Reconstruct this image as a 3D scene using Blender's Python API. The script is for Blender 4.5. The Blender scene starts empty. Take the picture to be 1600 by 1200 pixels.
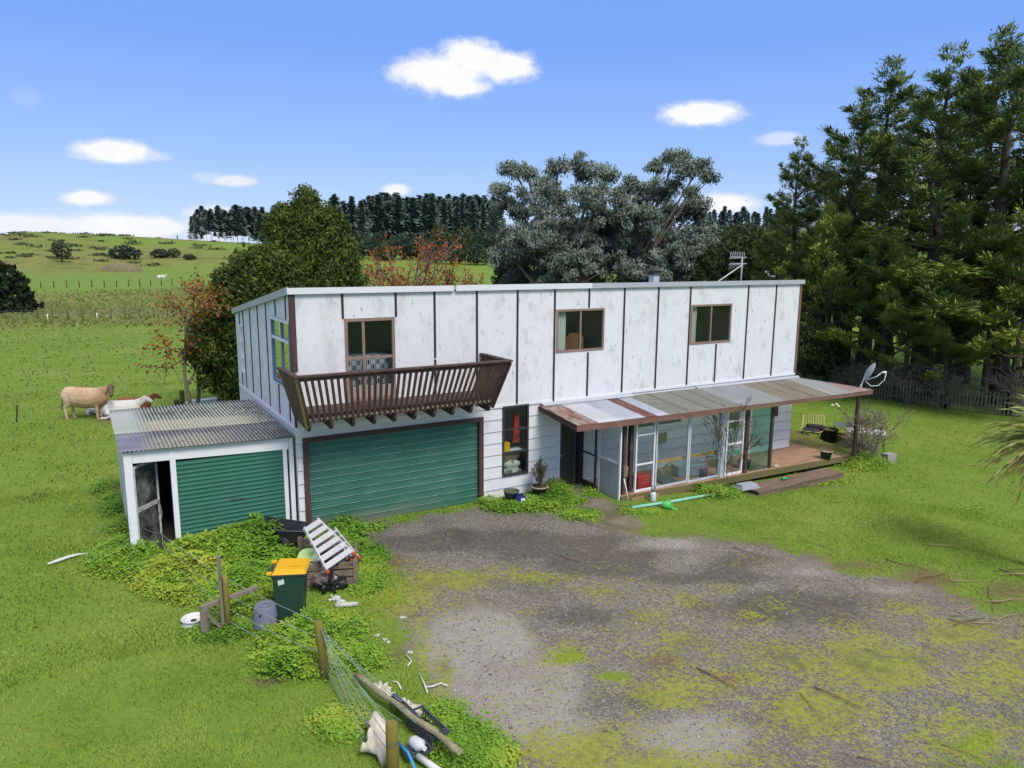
EXPO, SUN_E, SKY_S, SKYV = .40, 2.3, .12, 1.0
import bpy, bmesh, math, random
import numpy as np
from mathutils import Vector, Matrix
random.seed(7); RNG = np.random.default_rng(11)
SC = bpy.context.scene; COL = SC.collection
rad = math.radians
# ---------------------------------------------------------------- camera geometry / survey helpers
FPX = 1142.2; PIT = rad(9.94); ROL = rad(.393); YAW = rad(30.66); CH = 6.7
FW = np.array([0, math.cos(PIT), -math.sin(PIT)]); UP = np.array([0, math.sin(PIT), math.cos(PIT)]); RT = np.array([1., 0, 0])
HU = np.array([math.cos(YAW), math.sin(YAW), 0]); HV = np.array([-math.sin(YAW), math.cos(YAW), 0])
CAM = np.array([0, 0, CH]); H0 = np.array([-5.106, 16.857, 0])
def ray(px, py):
    a, b = px-800, py-600
    x = a*math.cos(ROL)+b*math.sin(ROL); y = -a*math.sin(ROL)+b*math.cos(ROL)
    return FW+RT*x/FPX-UP*y/FPX
def sstep(x, a, b):
    t = np.clip((np.asarray(x, float)-a)/(b-a), 0, 1); return t*t*(3-2*t)
def vnoise(x, y, s, seed=0):
    """cheap smooth value noise in numpy, 0..1"""
    x = np.asarray(x, float)/s; y = np.asarray(y, float)/s
    xi = np.floor(x).astype(np.int64); yi = np.floor(y).astype(np.int64); xf = x-xi; yf = y-yi
    def h(a, b):
        n = (a*374761393+b*668265263+seed*1442695041) & 0x7fffffff
        n = ((n ^ (n >> 13))*1274126177) & 0x7fffffff
        return ((n ^ (n >> 16)) & 0xffff)/65535.
    u = xf*xf*(3-2*xf); v = yf*yf*(3-2*yf)
    return (h(xi, yi)*(1-u)+h(xi+1, yi)*u)*(1-v)+(h(xi, yi+1)*(1-u)+h(xi+1, yi+1)*u)*v
def fbm(x, y, s, seed=0, o=4):
    r = 0; a = .5; t = 0
    for i in range(o):
        r = r+a*vnoise(x, y, s/(2**i), seed+i*17); t += a; a *= .5
    return r/t
RA = [-1.2, -.70, -.645, -.55, -.44, -.33, -.21, -.035, .31, .7, 1.2]
RZ = [13, 14.6, 17.0, 15.8, 13.8, 12.6, 10.8, 9.2, 14, 14, 12]
def terrain(x, y):
    x = np.asarray(x, float); y = np.asarray(y, float)
    u = (x-H0[0])*HU[0]+(y-H0[1])*HU[1]
    z = -.42*sstep(u, 6, 17)*(1-sstep(np.hypot(x, y), 60, 90))
    d = np.hypot(x, y); ang = np.where(y > 1, x/np.maximum(y, 1), np.sign(x)*1.2)
    rz = np.interp(ang, RA, RZ); s0 = np.interp(ang, [-.5, -.3, 0, 1], [250, 170, 140, 160])
    front = sstep(y, 20, 80)
    z = z+front*rz*sstep(d, s0, s0*0+450)*(1-.25*sstep(d, 520, 900))
    z = z+front*(vnoise(x, y, 60, 3)-.5)*1.4*sstep(d, 180, 300)
    z = z-front*.9*np.exp(-((d-118)/16.)**2)*sstep(-ang, .1, .3)
    z = z+(vnoise(x, y, 1.6, 5)-.5)*.05+(vnoise(x, y, 9, 9)-.5)*.12*sstep(d, 24, 40)
    return z
def G(px, py, dz=0.):
    d = ray(px, py); P = None; z = 0.
    for i in range(12):
        t = (z+dz-CH)/d[2] if d[2] < -1e-4 else 400
        P = CAM+d*t; z = float(terrain(P[0], P[1]))
    return np.array([P[0], P[1], z])
def GP(px, py, z):
    d = ray(px, py); return CAM+d*((z-CH)/d[2])
def DY(px, py, y):
    d = ray(px, py); return CAM+d*(y/d[1])
def toh(P): q = np.asarray(P)-H0; return np.array([q@HU, q@HV, P[2]])
def toW(u, v, z=0): return H0+HU*u+HV*v+np.array([0, 0, z])
def HF(px, py, v=0.):
    d = ray(px, py); t = (v-(CAM-H0)@HV)/(d@HV); return toh(CAM+d*t)
def HL(px, py, u=0.):
    d = ray(px, py); t = (u-(CAM-H0)@HU)/(d@HU); return toh(CAM+d*t)

# ---------------------------------------------------------------- materials
def lin(c):
    return tuple(((v/255.)/12.92 if v/255. <= .04045 else ((v/255.+.055)/1.055)**2.4) for v in c)
class NT:
    def __init__(s, m):
        m.use_nodes = True; s.t = m.node_tree; s.t.nodes.clear(); s.l = s.t.links
    def n(s, typ, ins=None, **kw):
        nd = s.t.nodes.new(typ)
        for k, v in kw.items(): setattr(nd, k, v)
        for k, v in (ins or {}).items():
            sk = nd.inputs[k]
            if isinstance(v, bpy.types.NodeSocket): s.l.new(v, sk)
            else: sk.default_value = v
        return nd
    def math(s, op, a, b=0., clamp=False):
        nd = s.n('ShaderNodeMath', {0: a, 1: b}, operation=op); nd.use_clamp = clamp; return nd.outputs[0]
    def ramp(s, v, a, b, smooth=True):
        nd = s.n('ShaderNodeMapRange', {0: v, 1: a, 2: b, 3: 0., 4: 1.}, interpolation_type='SMOOTHSTEP' if smooth else 'LINEAR'); return nd.outputs[0]
    def mix(s, f, a, b):
        nd = s.n('ShaderNodeMix', data_type='RGBA'); nd.clamp_factor = True
        for i, v in ((0, f), (6, a), (7, b)):
            if isinstance(v, bpy.types.NodeSocket): s.l.new(v, nd.inputs[i])
            else: nd.inputs[i].default_value = v if not isinstance(v, tuple) else (tuple(v)+(1.,))[:4]
        return nd.outputs[2]
    def noise(s, vec, scale, detail=4., rough=.55, dist=0.):
        return s.n('ShaderNodeTexNoise', {'Vector': vec, 'Scale': scale, 'Detail': detail, 'Roughness': rough, 'Distortion': dist}).outputs[0]
    def mapping(s, vec, sc=(1, 1, 1), loc=(0, 0, 0)):
        return s.n('ShaderNodeMapping', {'Vector': vec, 'Scale': sc, 'Location': loc}).outputs[0]
    def attr(s, name):
        return s.n('ShaderNodeAttribute', attribute_name=name)
MATS = {}
def mat(name, col, rough=.75, layers=(), bump=None, spec=.3, metal=0., coord='Object', var=.0, trans=0., alpha=1., ior=1.45):
    """layers: (scale, lo, hi, colour, (sx,sy,sz), detail) noise-masked colours; bump: (scale, strength, stretch)"""
    if name in MATS: return MATS[name]
    m = bpy.data.materials.new(name); t = NT(m); MATS[name] = m
    if coord == 'World': vec = t.n('ShaderNodeNewGeometry').outputs['Position']
    else: vec = t.n('ShaderNodeTexCoord').outputs['Object']
    c = tuple(col)+(1.,)
    if var:
        nz = t.noise(vec, 1.7, 5., .6)
        c = t.mix(t.ramp(nz, .3, .7), tuple(v*(1-var) for v in col), tuple(min(1, v*(1+var)) for v in col))
    for i, L in enumerate(layers):
        sc, lo, hi, lc = L[:4]; st = L[4] if len(L) > 4 else (1, 1, 1); de = L[5] if len(L) > 5 else 6.
        v2 = t.mapping(vec, st, (i*3.7, i*1.9, i*5.1))
        c = t.mix(t.ramp(t.noise(v2, sc, de, .65), lo, hi), c, lc)
    p = t.n('ShaderNodeBsdfPrincipled', {'Roughness': rough, 'Metallic': metal, 'Specular IOR Level': spec, 'IOR': ior})
    if isinstance(c, tuple): p.inputs['Base Color'].default_value = c
    else: t.l.new(c, p.inputs['Base Color'])
    if bump:
        v2 = t.mapping(vec, bump[2] if len(bump) > 2 else (1, 1, 1))
        b = t.n('ShaderNodeBump', {'Strength': bump[1], 'Distance': .02, 'Height': t.noise(v2, bump[0], 5., .6)})
        t.l.new(b.outputs[0], p.inputs['Normal'])
    if trans: p.inputs['Transmission Weight'].default_value = trans
    if alpha < 1: p.inputs['Alpha'].default_value = alpha
    o = t.n('ShaderNodeOutputMaterial'); t.l.new(p.outputs[0], o.inputs[0])
    return m
def glassmat(name, tint=(.9, .95, .95), amount=.25, rough=.03, dirt=0.):
    """window glass: mostly clear, fresnel-like gloss, some dust"""
    if name in MATS: return MATS[name]
    m = bpy.data.materials.new(name); t = NT(m); MATS[name] = m
    tr = t.n('ShaderNodeBsdfTransparent', {'Color': tint+(1.,)}); gl = t.n('ShaderNodeBsdfGlossy', {'Roughness': rough, 'Color': (.9, .95, 1, 1)})
    lw = t.n('ShaderNodeLayerWeight', {'Blend': .5}); f = t.math('ADD', t.math('MULTIPLY', t.math('POWER', lw.outputs['Facing'], 4.), .6), .02+amount*.12, True)
    mx = t.n('ShaderNodeMixShader', {0: f, 1: tr.outputs[0], 2: gl.outputs[0]}).outputs[0]
    if dirt:
        vec = t.n('ShaderNodeTexCoord').outputs['Object']
        d = t.n('ShaderNodeBsdfDiffuse', {'Color': (.55, .57, .52, 1)})
        mx = t.n('ShaderNodeMixShader', {0: t.math('MULTIPLY', t.ramp(t.noise(vec, 2.3, 6., .7), .3, .8), dirt), 1: mx, 2: d.outputs[0]}).outputs[0]
    t.l.new(mx, t.n('ShaderNodeOutputMaterial').inputs[0]); return m
def sheetmat(name, col, layers, transl=.5):
    """weathered translucent plastic roofing"""
    m = mat(name, col, .6, layers, bump=(14, .2)); t = NT.__new__(NT); t.t = m.node_tree; t.l = t.t.links
    p = next(n for n in t.t.nodes if n.type == 'BSDF_PRINCIPLED'); o = next(n for n in t.t.nodes if n.type == 'OUTPUT_MATERIAL')
    tl = t.n('ShaderNodeBsdfTranslucent', {'Color': (.85, .86, .85, 1)}); mx = t.n('ShaderNodeMixShader', {0: transl, 1: p.outputs[0], 2: tl.outputs[0]}); t.l.new(mx.outputs[0], o.inputs[0]); return m
def leafmat(name, cols, rough=.6, spec=.25, transl=.25, up=.0):
    """foliage: colour picked per leaf by the mesh attribute rnd and per clump by noise"""
    if name in MATS: return MATS[name]
    m = bpy.data.materials.new(name); t = NT(m); MATS[name] = m
    a = t.attr('rnd').outputs['Fac']
    vec = t.n('ShaderNodeTexCoord').outputs['Object']
    k = t.math('ADD', t.math('MULTIPLY', a, .65), t.math('MULTIPLY', t.ramp(t.noise(vec, .9, 3.), .3, .7), .35))
    r = t.n('ShaderNodeValToRGB', {0: k}); e = r.color_ramp.elements
    while len(e) < len(cols): e.new(.5)
    for i, c in enumerate(cols): e[i].position = i/(len(cols)-1); e[i].color = tuple(c)+(1.,)
    p = t.n('ShaderNodeBsdfPrincipled', {'Base Color': r.outputs[0], 'Roughness': rough, 'Specular IOR Level': spec})
    if up:
        g = t.n('ShaderNodeNewGeometry')
        mv = t.n('ShaderNodeVectorMath', {0: g.outputs['Normal'], 1: (0, 0, up)}, operation='ADD'); nv = t.n('ShaderNodeVectorMath', {0: mv.outputs[0]}, operation='NORMALIZE')
        t.l.new(nv.outputs[0], p.inputs['Normal'])
    sh = p.outputs[0]
    if transl:
        tl = t.n('ShaderNodeBsdfTranslucent', {'Color': r.outputs[0]})
        if up:
            # thin leaves: the side turned away from the sun is lit through the leaf as strongly as the other side is lit directly
            ng = t.n('ShaderNodeVectorMath', {0: nv.outputs[0], 3: -1.}, operation='SCALE'); t.l.new(ng.outputs[0], tl.inputs['Normal'])
        sh = t.n('ShaderNodeAddShader', {0: sh, 1: tl.outputs[0]}).outputs[0] if up else t.n('ShaderNodeMixShader', {0: transl, 1: sh, 2: tl.outputs[0]}).outputs[0]
    t.l.new(sh, t.n('ShaderNodeOutputMaterial').inputs[0]); return m

# ---------------------------------------------------------------- mesh building
def link(name, me, m=None, parent=None, loc=None):
    o = bpy.data.objects.new(name, me); COL.objects.link(o)
    if m is not None:
        for x in (m if isinstance(m, (list, tuple)) else [m]): me.materials.append(x)
    if parent is not None: o.parent = parent
    if loc is not None: o.location = loc
    return o
def tag(o, label=None, cat=None, group=None, kind=None):
    if label: o['label'] = label
    if cat: o['category'] = cat
    if group: o['group'] = group
    if kind: o['kind'] = kind
    return o
def empty(name, loc, label, cat, rz=0., group=None):
    o = bpy.data.objects.new(name, None); COL.objects.link(o); o.empty_display_size = .2
    o.location = Vector(tuple(float(v) for v in loc)); o.rotation_euler = (0, 0, rz)
    return tag(o, label, cat, group)
class MB:
    def __init__(s): s.v = []; s.f = []; s.mi = []; s.sm = []; s.cm = 0
    def add(s, vs, fs, smooth=False):
        b = len(s.v); s.v += [tuple(float(c) for c in v) for v in vs]
        for f in fs: s.f.append([b+i for i in f]); s.mi.append(s.cm); s.sm.append(smooth)
        return s
    def box(s, a, b):
        (x0, y0, z0), (x1, y1, z1) = a, b
        x0, x1 = min(x0, x1), max(x0, x1); y0, y1 = min(y0, y1), max(y0, y1); z0, z1 = min(z0, z1), max(z0, z1)
        return s.add([(x0, y0, z0), (x1, y0, z0), (x1, y1, z0), (x0, y1, z0), (x0, y0, z1), (x1, y0, z1), (x1, y1, z1), (x0, y1, z1)],
                     [(0, 3, 2, 1), (4, 5, 6, 7), (0, 1, 5, 4), (1, 2, 6, 5), (2, 3, 7, 6), (3, 0, 4, 7)])
    def hexa(s, p):   # 8 points, bottom ring then top ring
        return s.add(p, [(0, 3, 2, 1), (4, 5, 6, 7), (0, 1, 5, 4), (1, 2, 6, 5), (2, 3, 7, 6), (3, 0, 4, 7)])
    def bar(s, a, b, w, h, upv=(0, 0, 1), w2=None, h2=None):   # rectangular bar from a to b
        a = Vector(tuple(map(float, a))); b = Vector(tuple(map(float, b))); d = (b-a).normalized(); u = Vector(upv)
        if abs(d.dot(u)) > .98: u = Vector((0, 1, 0))
        x = d.cross(u).normalized(); u = x.cross(d).normalized(); p = []
        for q, ww, hh in ((a, w, h), (b, w2 or w, h2 or h)):
            p += [q-x*ww/2-u*hh/2, q+x*ww/2-u*hh/2, q+x*ww/2+u*hh/2, q-x*ww/2+u*hh/2]
        return s.add(p, [(0, 3, 2, 1), (4, 5, 6, 7), (0, 1, 5, 4), (1, 2, 6, 5), (2, 3, 7, 6), (3, 0, 4, 7)])
    def tube(s, pts, r, n=8, cap=True):
        pts = [Vector(tuple(map(float, p))) for p in pts]; rs = r if isinstance(r, (list, tuple)) else [r]*len(pts)
        vs = []; fs = []; ref = None
        for i, p in enumerate(pts):
            d = (pts[min(i+1, len(pts)-1)]-pts[max(i-1, 0)])
            d = d.normalized() if d.length > 1e-9 else Vector((0, 0, 1))
            if ref is None: ref = Vector((0, 0, 1)) if abs(d.z) < .9 else Vector((1, 0, 0))
            x = d.cross(ref).normalized(); y = x.cross(d).normalized(); ref = y
            for k in range(n):
                a = 2*math.pi*k/n; vs.append(p+(x*math.cos(a)+y*math.sin(a))*rs[i])
        for i in range(len(pts)-1):
            for k in range(n):
                k2 = (k+1) % n; fs.append((i*n+k, i*n+k2, (i+1)*n+k2, (i+1)*n+k))
        s.add(vs, fs, True)
        if cap:
            b = len(s.v)-len(vs); m = len(pts)-1
            s.f.append([b+k for k in range(n)][::1]); s.mi.append(s.cm); s.sm.append(False)
            s.f.append([b+m*n+k for k in range(n)][::-1]); s.mi.append(s.cm); s.sm.append(False)
        return s
    def lathe(s, prof, n=20, c=(0, 0, 0), close=False):
        vs = []; fs = []
        for r, z in prof:
            for k in range(n):
                a = 2*math.pi*k/n; vs.append((c[0]+r*math.cos(a), c[1]+r*math.sin(a), c[2]+z))
        m = len(prof)
        for i in range(m-1):
            for k in range(n):
                k2 = (k+1) % n; fs.append((i*n+k, i*n+k2, (i+1)*n+k2, (i+1)*n+k))
        s.add(vs, fs, True)
        return s
    def disc(s, c, r, n=20):
        return s.add([(c[0]+r*math.cos(2*math.pi*k/n), c[1]+r*math.sin(2*math.pi*k/n), c[2]) for k in range(n)], [tuple(range(n))])
    def prism(s, poly, vec):   # extrude a planar polygon by vec
        n = len(poly); vec = Vector(vec); a = [Vector(p) for p in poly]; b = [p+vec for p in a]
        return s.add(a+b, [tuple(range(n))[::-1], tuple(range(n, 2*n))]+[(i, (i+1) % n, n+(i+1) % n, n+i) for i in range(n)])
    def blob(s, c, r, seed=0, amp=.25, n=2, fr=1.):   # lumpy ellipsoid
        bm = bmesh.new(); bmesh.ops.create_icosphere(bm, subdivisions=n, radius=1)
        rg = random.Random(seed); ph = [(rg.uniform(1, 3), rg.uniform(0, 6), rg.randrange(3)) for _ in range(6)]
        vs = []
        for v in bm.verts:
            k = 1+amp*sum(math.sin(v.co[a]*f*2*fr+v.co[(a+1) % 3]*f*1.3*(fr-1)+p) for f, p, a in ph)/3
            vs.append((c[0]+v.co.x*r[0]*k, c[1]+v.co.y*r[1]*k, c[2]+v.co.z*r[2]*k))
        s.add(vs, [[v.index for v in f.verts] for f in bm.faces], True); bm.free(); return s
    def mesh(s, name):
        me = bpy.data.meshes.new(name); me.from_pydata(s.v, [], s.f); me.update()
        bm = bmesh.new(); bm.from_mesh(me); bmesh.ops.recalc_face_normals(bm, faces=bm.faces); bm.to_mesh(me); bm.free()
        me.polygons.foreach_set('material_index', s.mi); me.polygons.foreach_set('use_smooth', s.sm); return me
    def build(s, name, m, parent=None, loc=None, bevel=0.):
        o = link(name, s.mesh(name), m, parent, loc)
        if bevel:
            b = o.modifiers.new('bevel', 'BEVEL'); b.width = bevel; b.segments = 2; b.limit_method = 'ANGLE'
        return o
def children(o): return [c for c in bpy.data.objects if c.parent == o]
def copy_tree(o, parent=None):
    c = o.copy(); COL.objects.link(c)
    if parent is not None: c.parent = parent
    for ch in KIDS.get(o.name, children(o)): copy_tree(ch, c)
    return c
KIDS = {}
def leafmesh(name, C, A, N, L, W, rnd, tip=.0):
    """quads (diamonds): centre C, long axis A, normal-ish N, length L, width W; attribute rnd per vertex"""
    n = len(C); A = A/np.maximum(np.linalg.norm(A, axis=1, keepdims=True), 1e-6)
    B = np.cross(A, N); B = B/np.maximum(np.linalg.norm(B, axis=1, keepdims=True), 1e-6)
    L = np.broadcast_to(L, (n,))[:, None]; W = np.broadcast_to(W, (n,))[:, None]
    V = np.empty((n, 4, 3)); V[:, 0] = C-A*L/2; V[:, 1] = C+B*W/2-A*L*tip; V[:, 2] = C+A*L/2; V[:, 3] = C-B*W/2-A*L*tip
    me = bpy.data.meshes.new(name); me.vertices.add(n*4); me.loops.add(n*4); me.polygons.add(n)
    me.vertices.foreach_set('co', V.reshape(-1).astype(np.float32)); me.loops.foreach_set('vertex_index', np.arange(n*4, dtype=np.int32))
    me.polygons.foreach_set('loop_start', np.arange(0, n*4, 4, dtype=np.int32)); me.polygons.foreach_set('loop_total', np.full(n, 4, dtype=np.int32))
    me.update(); a = me.attributes.new('rnd', 'FLOAT', 'POINT'); a.data.foreach_set('value', np.repeat(rnd, 4).astype(np.float32))
    return me
def rdir(n, rng=RNG):
    v = rng.normal(size=(n, 3)); return v/np.linalg.norm(v, axis=1, keepdims=True)
# ================================================================ camera, sky, sun
cam = bpy.data.cameras.new('camera'); co = bpy.data.objects.new('camera', cam); COL.objects.link(co); SC.camera = co
cam.sensor_width = 36; cam.lens = FPX/1600*36; cam.clip_start = .1; cam.clip_end = 6000
cr = RT*math.cos(ROL)+UP*math.sin(ROL); cu = UP*math.cos(ROL)-RT*math.sin(ROL)
co.matrix_world = Matrix(((cr[0], cu[0], -FW[0], 0), (cr[1], cu[1], -FW[1], 0), (cr[2], cu[2], -FW[2], CH), (0, 0, 0, 1)))
SC.view_settings.view_transform = 'Standard'; SC.view_settings.look = 'None'; SC.view_settings.gamma = 1
SC.view_settings.exposure = EXPO
SC.cycles.use_denoising = True
SC.cycles.max_bounces = 8; SC.cycles.transparent_max_bounces = 12
SUN_EL, SUN_AZ = 50., 146.     # azimuth clockwise from +y
sd = Vector((math.sin(rad(SUN_AZ))*math.cos(rad(SUN_EL)), math.cos(rad(SUN_AZ))*math.cos(rad(SUN_EL)), math.sin(rad(SUN_EL))))
sl = bpy.data.lights.new('sun', 'SUN'); sl.energy = SUN_E; sl.angle = rad(22); sl.color = (1, .955, .88)
so = bpy.data.objects.new('sun', sl); COL.objects.link(so); so.rotation_euler = (-sd).to_track_quat('-Z', 'Y').to_euler(); so.location = (20, -20, 60)
W = bpy.data.worlds.new('World'); SC.world = W; t = NT(W)
sky = t.n('ShaderNodeTexSky', sky_type='NISHITA'); sky.sun_disc = False; sky.sun_elevation = rad(SUN_EL); sky.sun_rotation = rad(SUN_AZ)
sky.air_density = 1.; sky.dust_density = .4; sky.ozone_density = 1.6
tc = t.n('ShaderNodeTexCoord').outputs['Generated']
sx = t.n('ShaderNodeSeparateXYZ', {0: tc})
X, Y, Z = sx.outputs
az = t.math('ARCTAN2', X, Y); el = t.math('ARCSINE', Z)
rp = t.n('ShaderNodeValToRGB', {0: t.ramp(el, 0., rad(34), False)}); e = rp.color_ramp.elements
e[0].position = 0; e[0].color = (.60, .72, .95, 1); e[1].position = 1; e[1].color = (.15, .33, .95, 1)
q = e.new(.08); q.color = (.50, .68, 1.0, 1); q = e.new(.22); q.color = (.33, .54, 1.0, 1); q = e.new(.42); q.color = (.205, .40, .98, 1)
# the sky model keeps its brightness; the ramp only carries the hue of this day's sky from horizon to zenith
skyc = t.mix(.92, sky.outputs[0], t.n('ShaderNodeVectorMath', {0: rp.outputs[0], 3: SKYV/SKY_S/2**EXPO}, operation='SCALE').outputs[0])
# high thin overcast overhead, above the blue band near the horizon
skyc = t.mix(t.ramp(t.math('ADD', el, t.math('MULTIPLY', t.math('SUBTRACT', t.noise(tc, 2.5, 5.), .5), .25)), rad(25), rad(40)), skyc, tuple(SKYV*.78/SKY_S/2**EXPO*v for v in (1.0, .975, .94)))
dv = t.n('ShaderNodeCombineXYZ', {0: az, 1: t.math('MULTIPLY', el, 1.6), 2: 0.}).outputs[0]
nz = t.math('SUBTRACT', t.noise(dv, 30., 9., .68), .5); nz2 = t.math('SUBTRACT', t.noise(dv, 11., 6., .6), .5)
wob = t.math('ADD', t.math('MULTIPLY', nz, 1.3), t.math('MULTIPLY', nz2, .9))
CL = [(690, 116, 84, 32, 1), (742, 92, 52, 32, 1), (790, 106, 50, 26, 1), (645, 112, 40, 20, .9), (720, 135, 50, 18, 1), (178, 238, 62, 21, 1), (222, 243, 40, 10, .6),
      (1098, 178, 66, 20, 1), (135, 309, 40, 12, .95), (366, 283, 32, 9, .8), (322, 277, 26, 8, .35), (618, 297, 24, 11, .9), (1215, 217, 38, 11, .6),
      (330, 336, 48, 17, .8), (1137, 318, 52, 17, .95), (60, 352, 130, 20, .85), (205, 354, 125, 22, .95), (-70, 356, 90, 22, .8), (100, 378, 300, 18, .6), (330, 360, 70, 16, .6), (40, 152, 26, 16, .12),
      (1500, 330, 160, 60, .55), (1420, 250, 90, 40, .4), (1900, 260, 200, 40, .8), (-400, 200, 180, 30, .8)]
alpha = None
for (px, py, rx, ry, op) in CL:
    d = ray(px, py); d = d/np.linalg.norm(d); a0, e0 = math.atan2(d[0], d[1]), math.asin(d[2])
    d2 = ray(px+rx, py); wa = abs(math.atan2(d2[0], d2[1])-a0); d3 = ray(px, py-ry); we = abs(math.asin(d3[2]/np.linalg.norm(d3))-e0)
    q1 = t.math('DIVIDE', t.math('SUBTRACT', az, a0), wa); q2 = t.math('DIVIDE', t.math('SUBTRACT', el, e0), we)
    r2 = t.math('SQRT', t.math('ADD', t.math('MULTIPLY', q1, q1), t.math('MULTIPLY', q2, q2)))
    a1 = t.math('MULTIPLY', t.ramp(t.math('ADD', r2, t.math('MULTIPLY', wob, 1.0)), 1.28, .55), op)
    alpha = a1 if alpha is None else t.math('MAXIMUM', alpha, a1)
cv = 1.0/SKY_S/2**EXPO
cshade = t.ramp(t.math('ADD', alpha, t.math('MULTIPLY', nz, .9)), .55, 1.1)
skyc = t.mix(alpha, skyc, t.mix(cshade, (cv*.84, cv*.88, cv*.97), (cv*1.0, cv*1.0, cv*1.0)))
bg = t.n('ShaderNodeBackground', {'Color': skyc, 'Strength': SKY_S}); t.l.new(bg.outputs[0], t.n('ShaderNodeOutputWorld').inputs[0])

# ================================================================ ground sheet
def project(P):
    q = P-CAM; xr, yu, zf = q@cr, q@cu, q@FW
    zf = np.where(zf > .05, zf, .05); return 800+FPX*xr/zf, 600-FPX*yu/zf
def inpoly(px, py, poly):
    ins = np.zeros(px.shape, bool); j = len(poly)-1
    for i in range(len(poly)):
        xi, yi = poly[i]; xj, yj = poly[j]
        c = ((yi > py) != (yj > py)) & (px < (xj-xi)*(py-yi)/((yj-yi) or 1e-9)+xi); ins ^= c; j = i
    return ins
def pdist(px, py, poly):
    d = np.full(px.shape, 1e9)
    for i in range(len(poly)):
        ax, ay = poly[i]; bx, by = poly[(i+1) % len(poly)]; vx, vy = bx-ax, by-ay; L = vx*vx+vy*vy
        tt = np.clip(((px-ax)*vx+(py-ay)*vy)/L, 0, 1); d = np.minimum(d, np.hypot(px-ax-tt*vx, py-ay-tt*vy))
    return d
DRIVE = [G(*p)[:2] for p in [(541, 824), (757, 790), (800, 797), (870, 803), (930, 812), (985, 836), (1090, 836), (1160, 846), (1260, 870), (1340, 893), (1420, 905), (1500, 935), (1560, 955), (1700, 985), (1900, 1100), (1750, 1450), (860, 1450), (745, 1240), (700, 1150), (682, 1090), (655, 1040), (636, 995), (610, 975), (600, 950), (650, 925), (610, 885), (570, 852)]]
PATH = [G(*p)[:2] for p in [(868, 770), (905, 757), (928, 772), (968, 790), (1010, 822), (985, 838), (930, 815), (880, 790)]]
def signed(x, y, poly):
    d = pdist(x, y, poly); return np.where(inpoly(x, y, poly), d, -d)
MOSS = [(720, 905, 120, 20, 1), (820, 903, 90, 14, 1), (620, 930, 70, 45, 1), (880, 1030, 60, 14, .7), (950, 930, 50, 22, .8), (1010, 965, 50, 25, .8), (1060, 1000, 50, 24, .8), (1060, 1085, 75, 36, 1),
        (1350, 1035, 150, 50, 1.1), (1240, 1010, 60, 20, .9), (1290, 1110, 150, 50, 1.), (1180, 965, 70, 25, .6), (1500, 990, 100, 30, 1), (1570, 1060, 110, 50, 1), (900, 1170, 100, 36, 1.1), (1010, 1200, 120, 30, 1),
        (750, 1165, 50, 50, 1.), (1000, 930, 160, 50, .42), (1200, 1040, 300, 80, .5), (1480, 1010, 200, 70, .55), (1520, 1150, 150, 70, .8), (700, 950, 90, 50, .4), (900, 1000, 90, 60, .3), (1150, 1150, 200, 60, .4), (1190, 1180, 120, 40, .7), (1420, 950, 50, 14, .8), (1120, 920, 50, 14, .5), (660, 1000, 18, 70, .8), (690, 1060, 22, 50, .8), (640, 880, 50, 18, .5), (830, 955, 40, 18, .5), (790, 940, 60, 30, .4), (1060, 935, 30, 20, .5), (1650, 1010, 120, 40, 1)]
GRASSY = [(1530, 1160, 110, 60, .62), (890, 1030, 40, 12, .6), (620, 970, 40, 20, .6), (1620, 1200, 100, 50, .8), (960, 1055, 40, 12, .5)]
REDD = [(1035, 1035, 42, 18, 1), (1135, 1058, 42, 14, .8), (615, 875, 26, 14, 1.3), (620, 1030, 26, 34, .7), (1330, 885, 90, 14, .9), (1440, 905, 80, 20, .9), (1570, 925, 60, 20, .8), (415, 1065, 30, 9, 1.3), (1290, 760, 40, 10, .6), (1180, 770, 30, 8, 1), (190, 655, 60, 10, 1), (165, 765, 26, 14, .9), (920, 798, 30, 12, .5), (1280, 868, 40, 8, .6), (150, 645, 40, 8, .7)]
PALE = [(740, 1010, 90, 60, 1.2), (800, 1080, 110, 60, 1.1), (850, 1140, 90, 40, .8), (1040, 850, 80, 14, .8), (900, 830, 90, 14, .5), (640, 830, 60, 12, .6), (1060, 880, 70, 24, .7), (1100, 1150, 110, 50, .8), (1250, 890, 90, 16, .8), (1400, 920, 70, 12, .6), (1000, 990, 60, 40, .4)]
DARKZ = [(680, 845, 110, 22, 1), (860, 850, 150, 26, 1), (960, 880, 140, 26, 1), (1150, 890, 130, 24, .9), (1230, 950, 150, 34, .8), (900, 960, 90, 30, .7), (1060, 900, 90, 20, .8)]
def gsum(px, py, L):
    r = np.zeros(px.shape)
    for (cx, cy, rx, ry, w) in L: r = np.maximum(r, w*np.exp(-((px-cx)/rx)**2*.9-((py-cy)/ry)**2*.9))
    return r
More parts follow.
